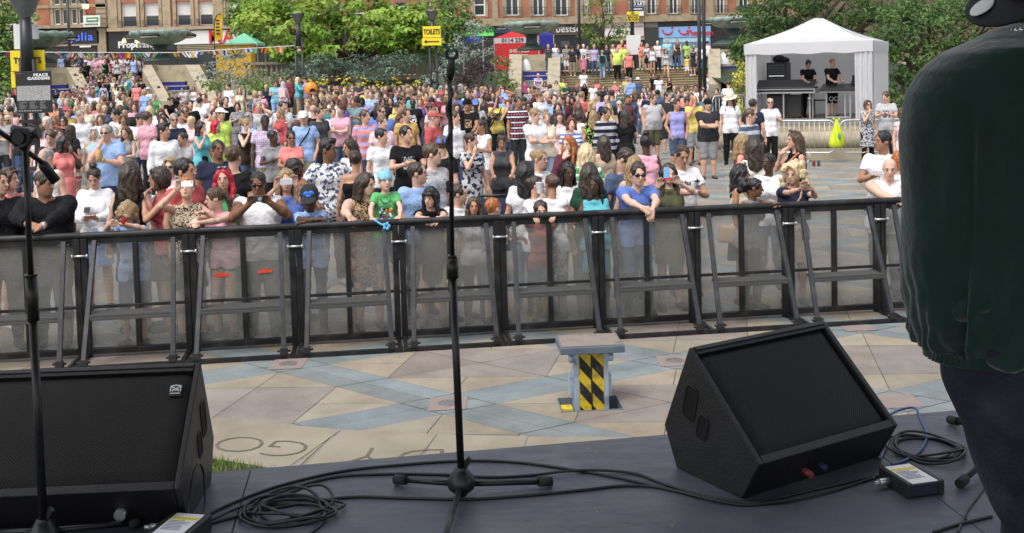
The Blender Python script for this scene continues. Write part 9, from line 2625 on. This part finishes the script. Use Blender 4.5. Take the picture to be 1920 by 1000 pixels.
def _words(s): return len(s.split())
for d in _un: d['base'] = base_label(d); 
_cnt = {}
for d in _un: _cnt[d['base']] = _cnt.get(d['base'], 0) + 1
_used = {d['label'] for d in REG if d.get('label')}
def _near(d):
 c = sorted((q for q in REG if q is not d and q.get('px')), key=lambda q: (q['px'] - d['px']) ** 2 + (q['py'] - d['py']) ** 2)
 for q in c[:8]:
  side = 'left of' if q['px'] > d['px'] + 3 else ('right of' if q['px'] < d['px'] - 3 else ('above' if q['py'] > d['py'] else 'below'))
  yield '%s a %s' % (side, short_name(q))
for d in sorted(_un, key=lambda d: -d['p'].y * 0 + d['px']):
 z = zone(d['px'], d['py']); opts = [d['base'] + ' ' + z] + [d['base'] + ' ' + n for n in _near(d)] + ['%s %s %s' % (d['base'], n, z) for n in _near(d)]
 for lb in opts:
  if lb not in _used and _words(lb) <= 16: break
 else:
  for n in _near(d):
   lb = 'person in %s %s' % (short_name(d), n)
   if lb not in _used and _words(lb) <= 16: break
 _used.add(lb); d['label'] = lb
 tag(d['o'], lb, 'person', 'people in the crowd')
for d in REG:
 if 'group' not in d['o']: d['o']['group'] = 'people at the barrier' if d['px'] else 'sound engineers in the marquee'
# finishing: barrier labels and the gentle rise of the paving
for t, px in BSEC:
 best = None
 for d in REG:
  if 'group' in d['o'] and d['o']['group'] == 'people at the barrier' and d['p'].y < 12.6:
   q = abs(d['px'] - px)
   if best is None or q < best[0]: best = (q, d)
 t['label'] = 'black barrier section with mesh panel before the %s' % short_name(best[1])
_us = {}
for t, px in BSEC:
 if t['label'] in _us: t['label'] = t['label'].replace('before the', 'right of the one before the')
 _us[t['label']] = 1
for _nm in ('paving', 'mortar_bed'):
 _o = bpy.data.objects[_nm]
 if _nm == 'mortar_bed':
  import bmesh
  bm = bmesh.new(); bm.from_mesh(_o.data)
  for _y in range(16, 58, 3): bmesh.ops.bisect_plane(bm, geom=bm.verts[:] + bm.edges[:] + bm.faces[:], plane_co=(0, _y, 0), plane_no=(0, 1, 0))
  for _x in range(0, 5): bmesh.ops.bisect_plane(bm, geom=bm.verts[:] + bm.edges[:] + bm.faces[:], plane_co=(_x, 0, 0), plane_no=(1, 0, 0))
  bm.to_mesh(_o.data); bm.free()
 for v in _o.data.vertices:
  if v.co.y > 18: v.co.z += TG(v.co.x, min(v.co.y, ST_Y0 - .1)) - (.012 if _nm == 'mortar_bed' else 0)
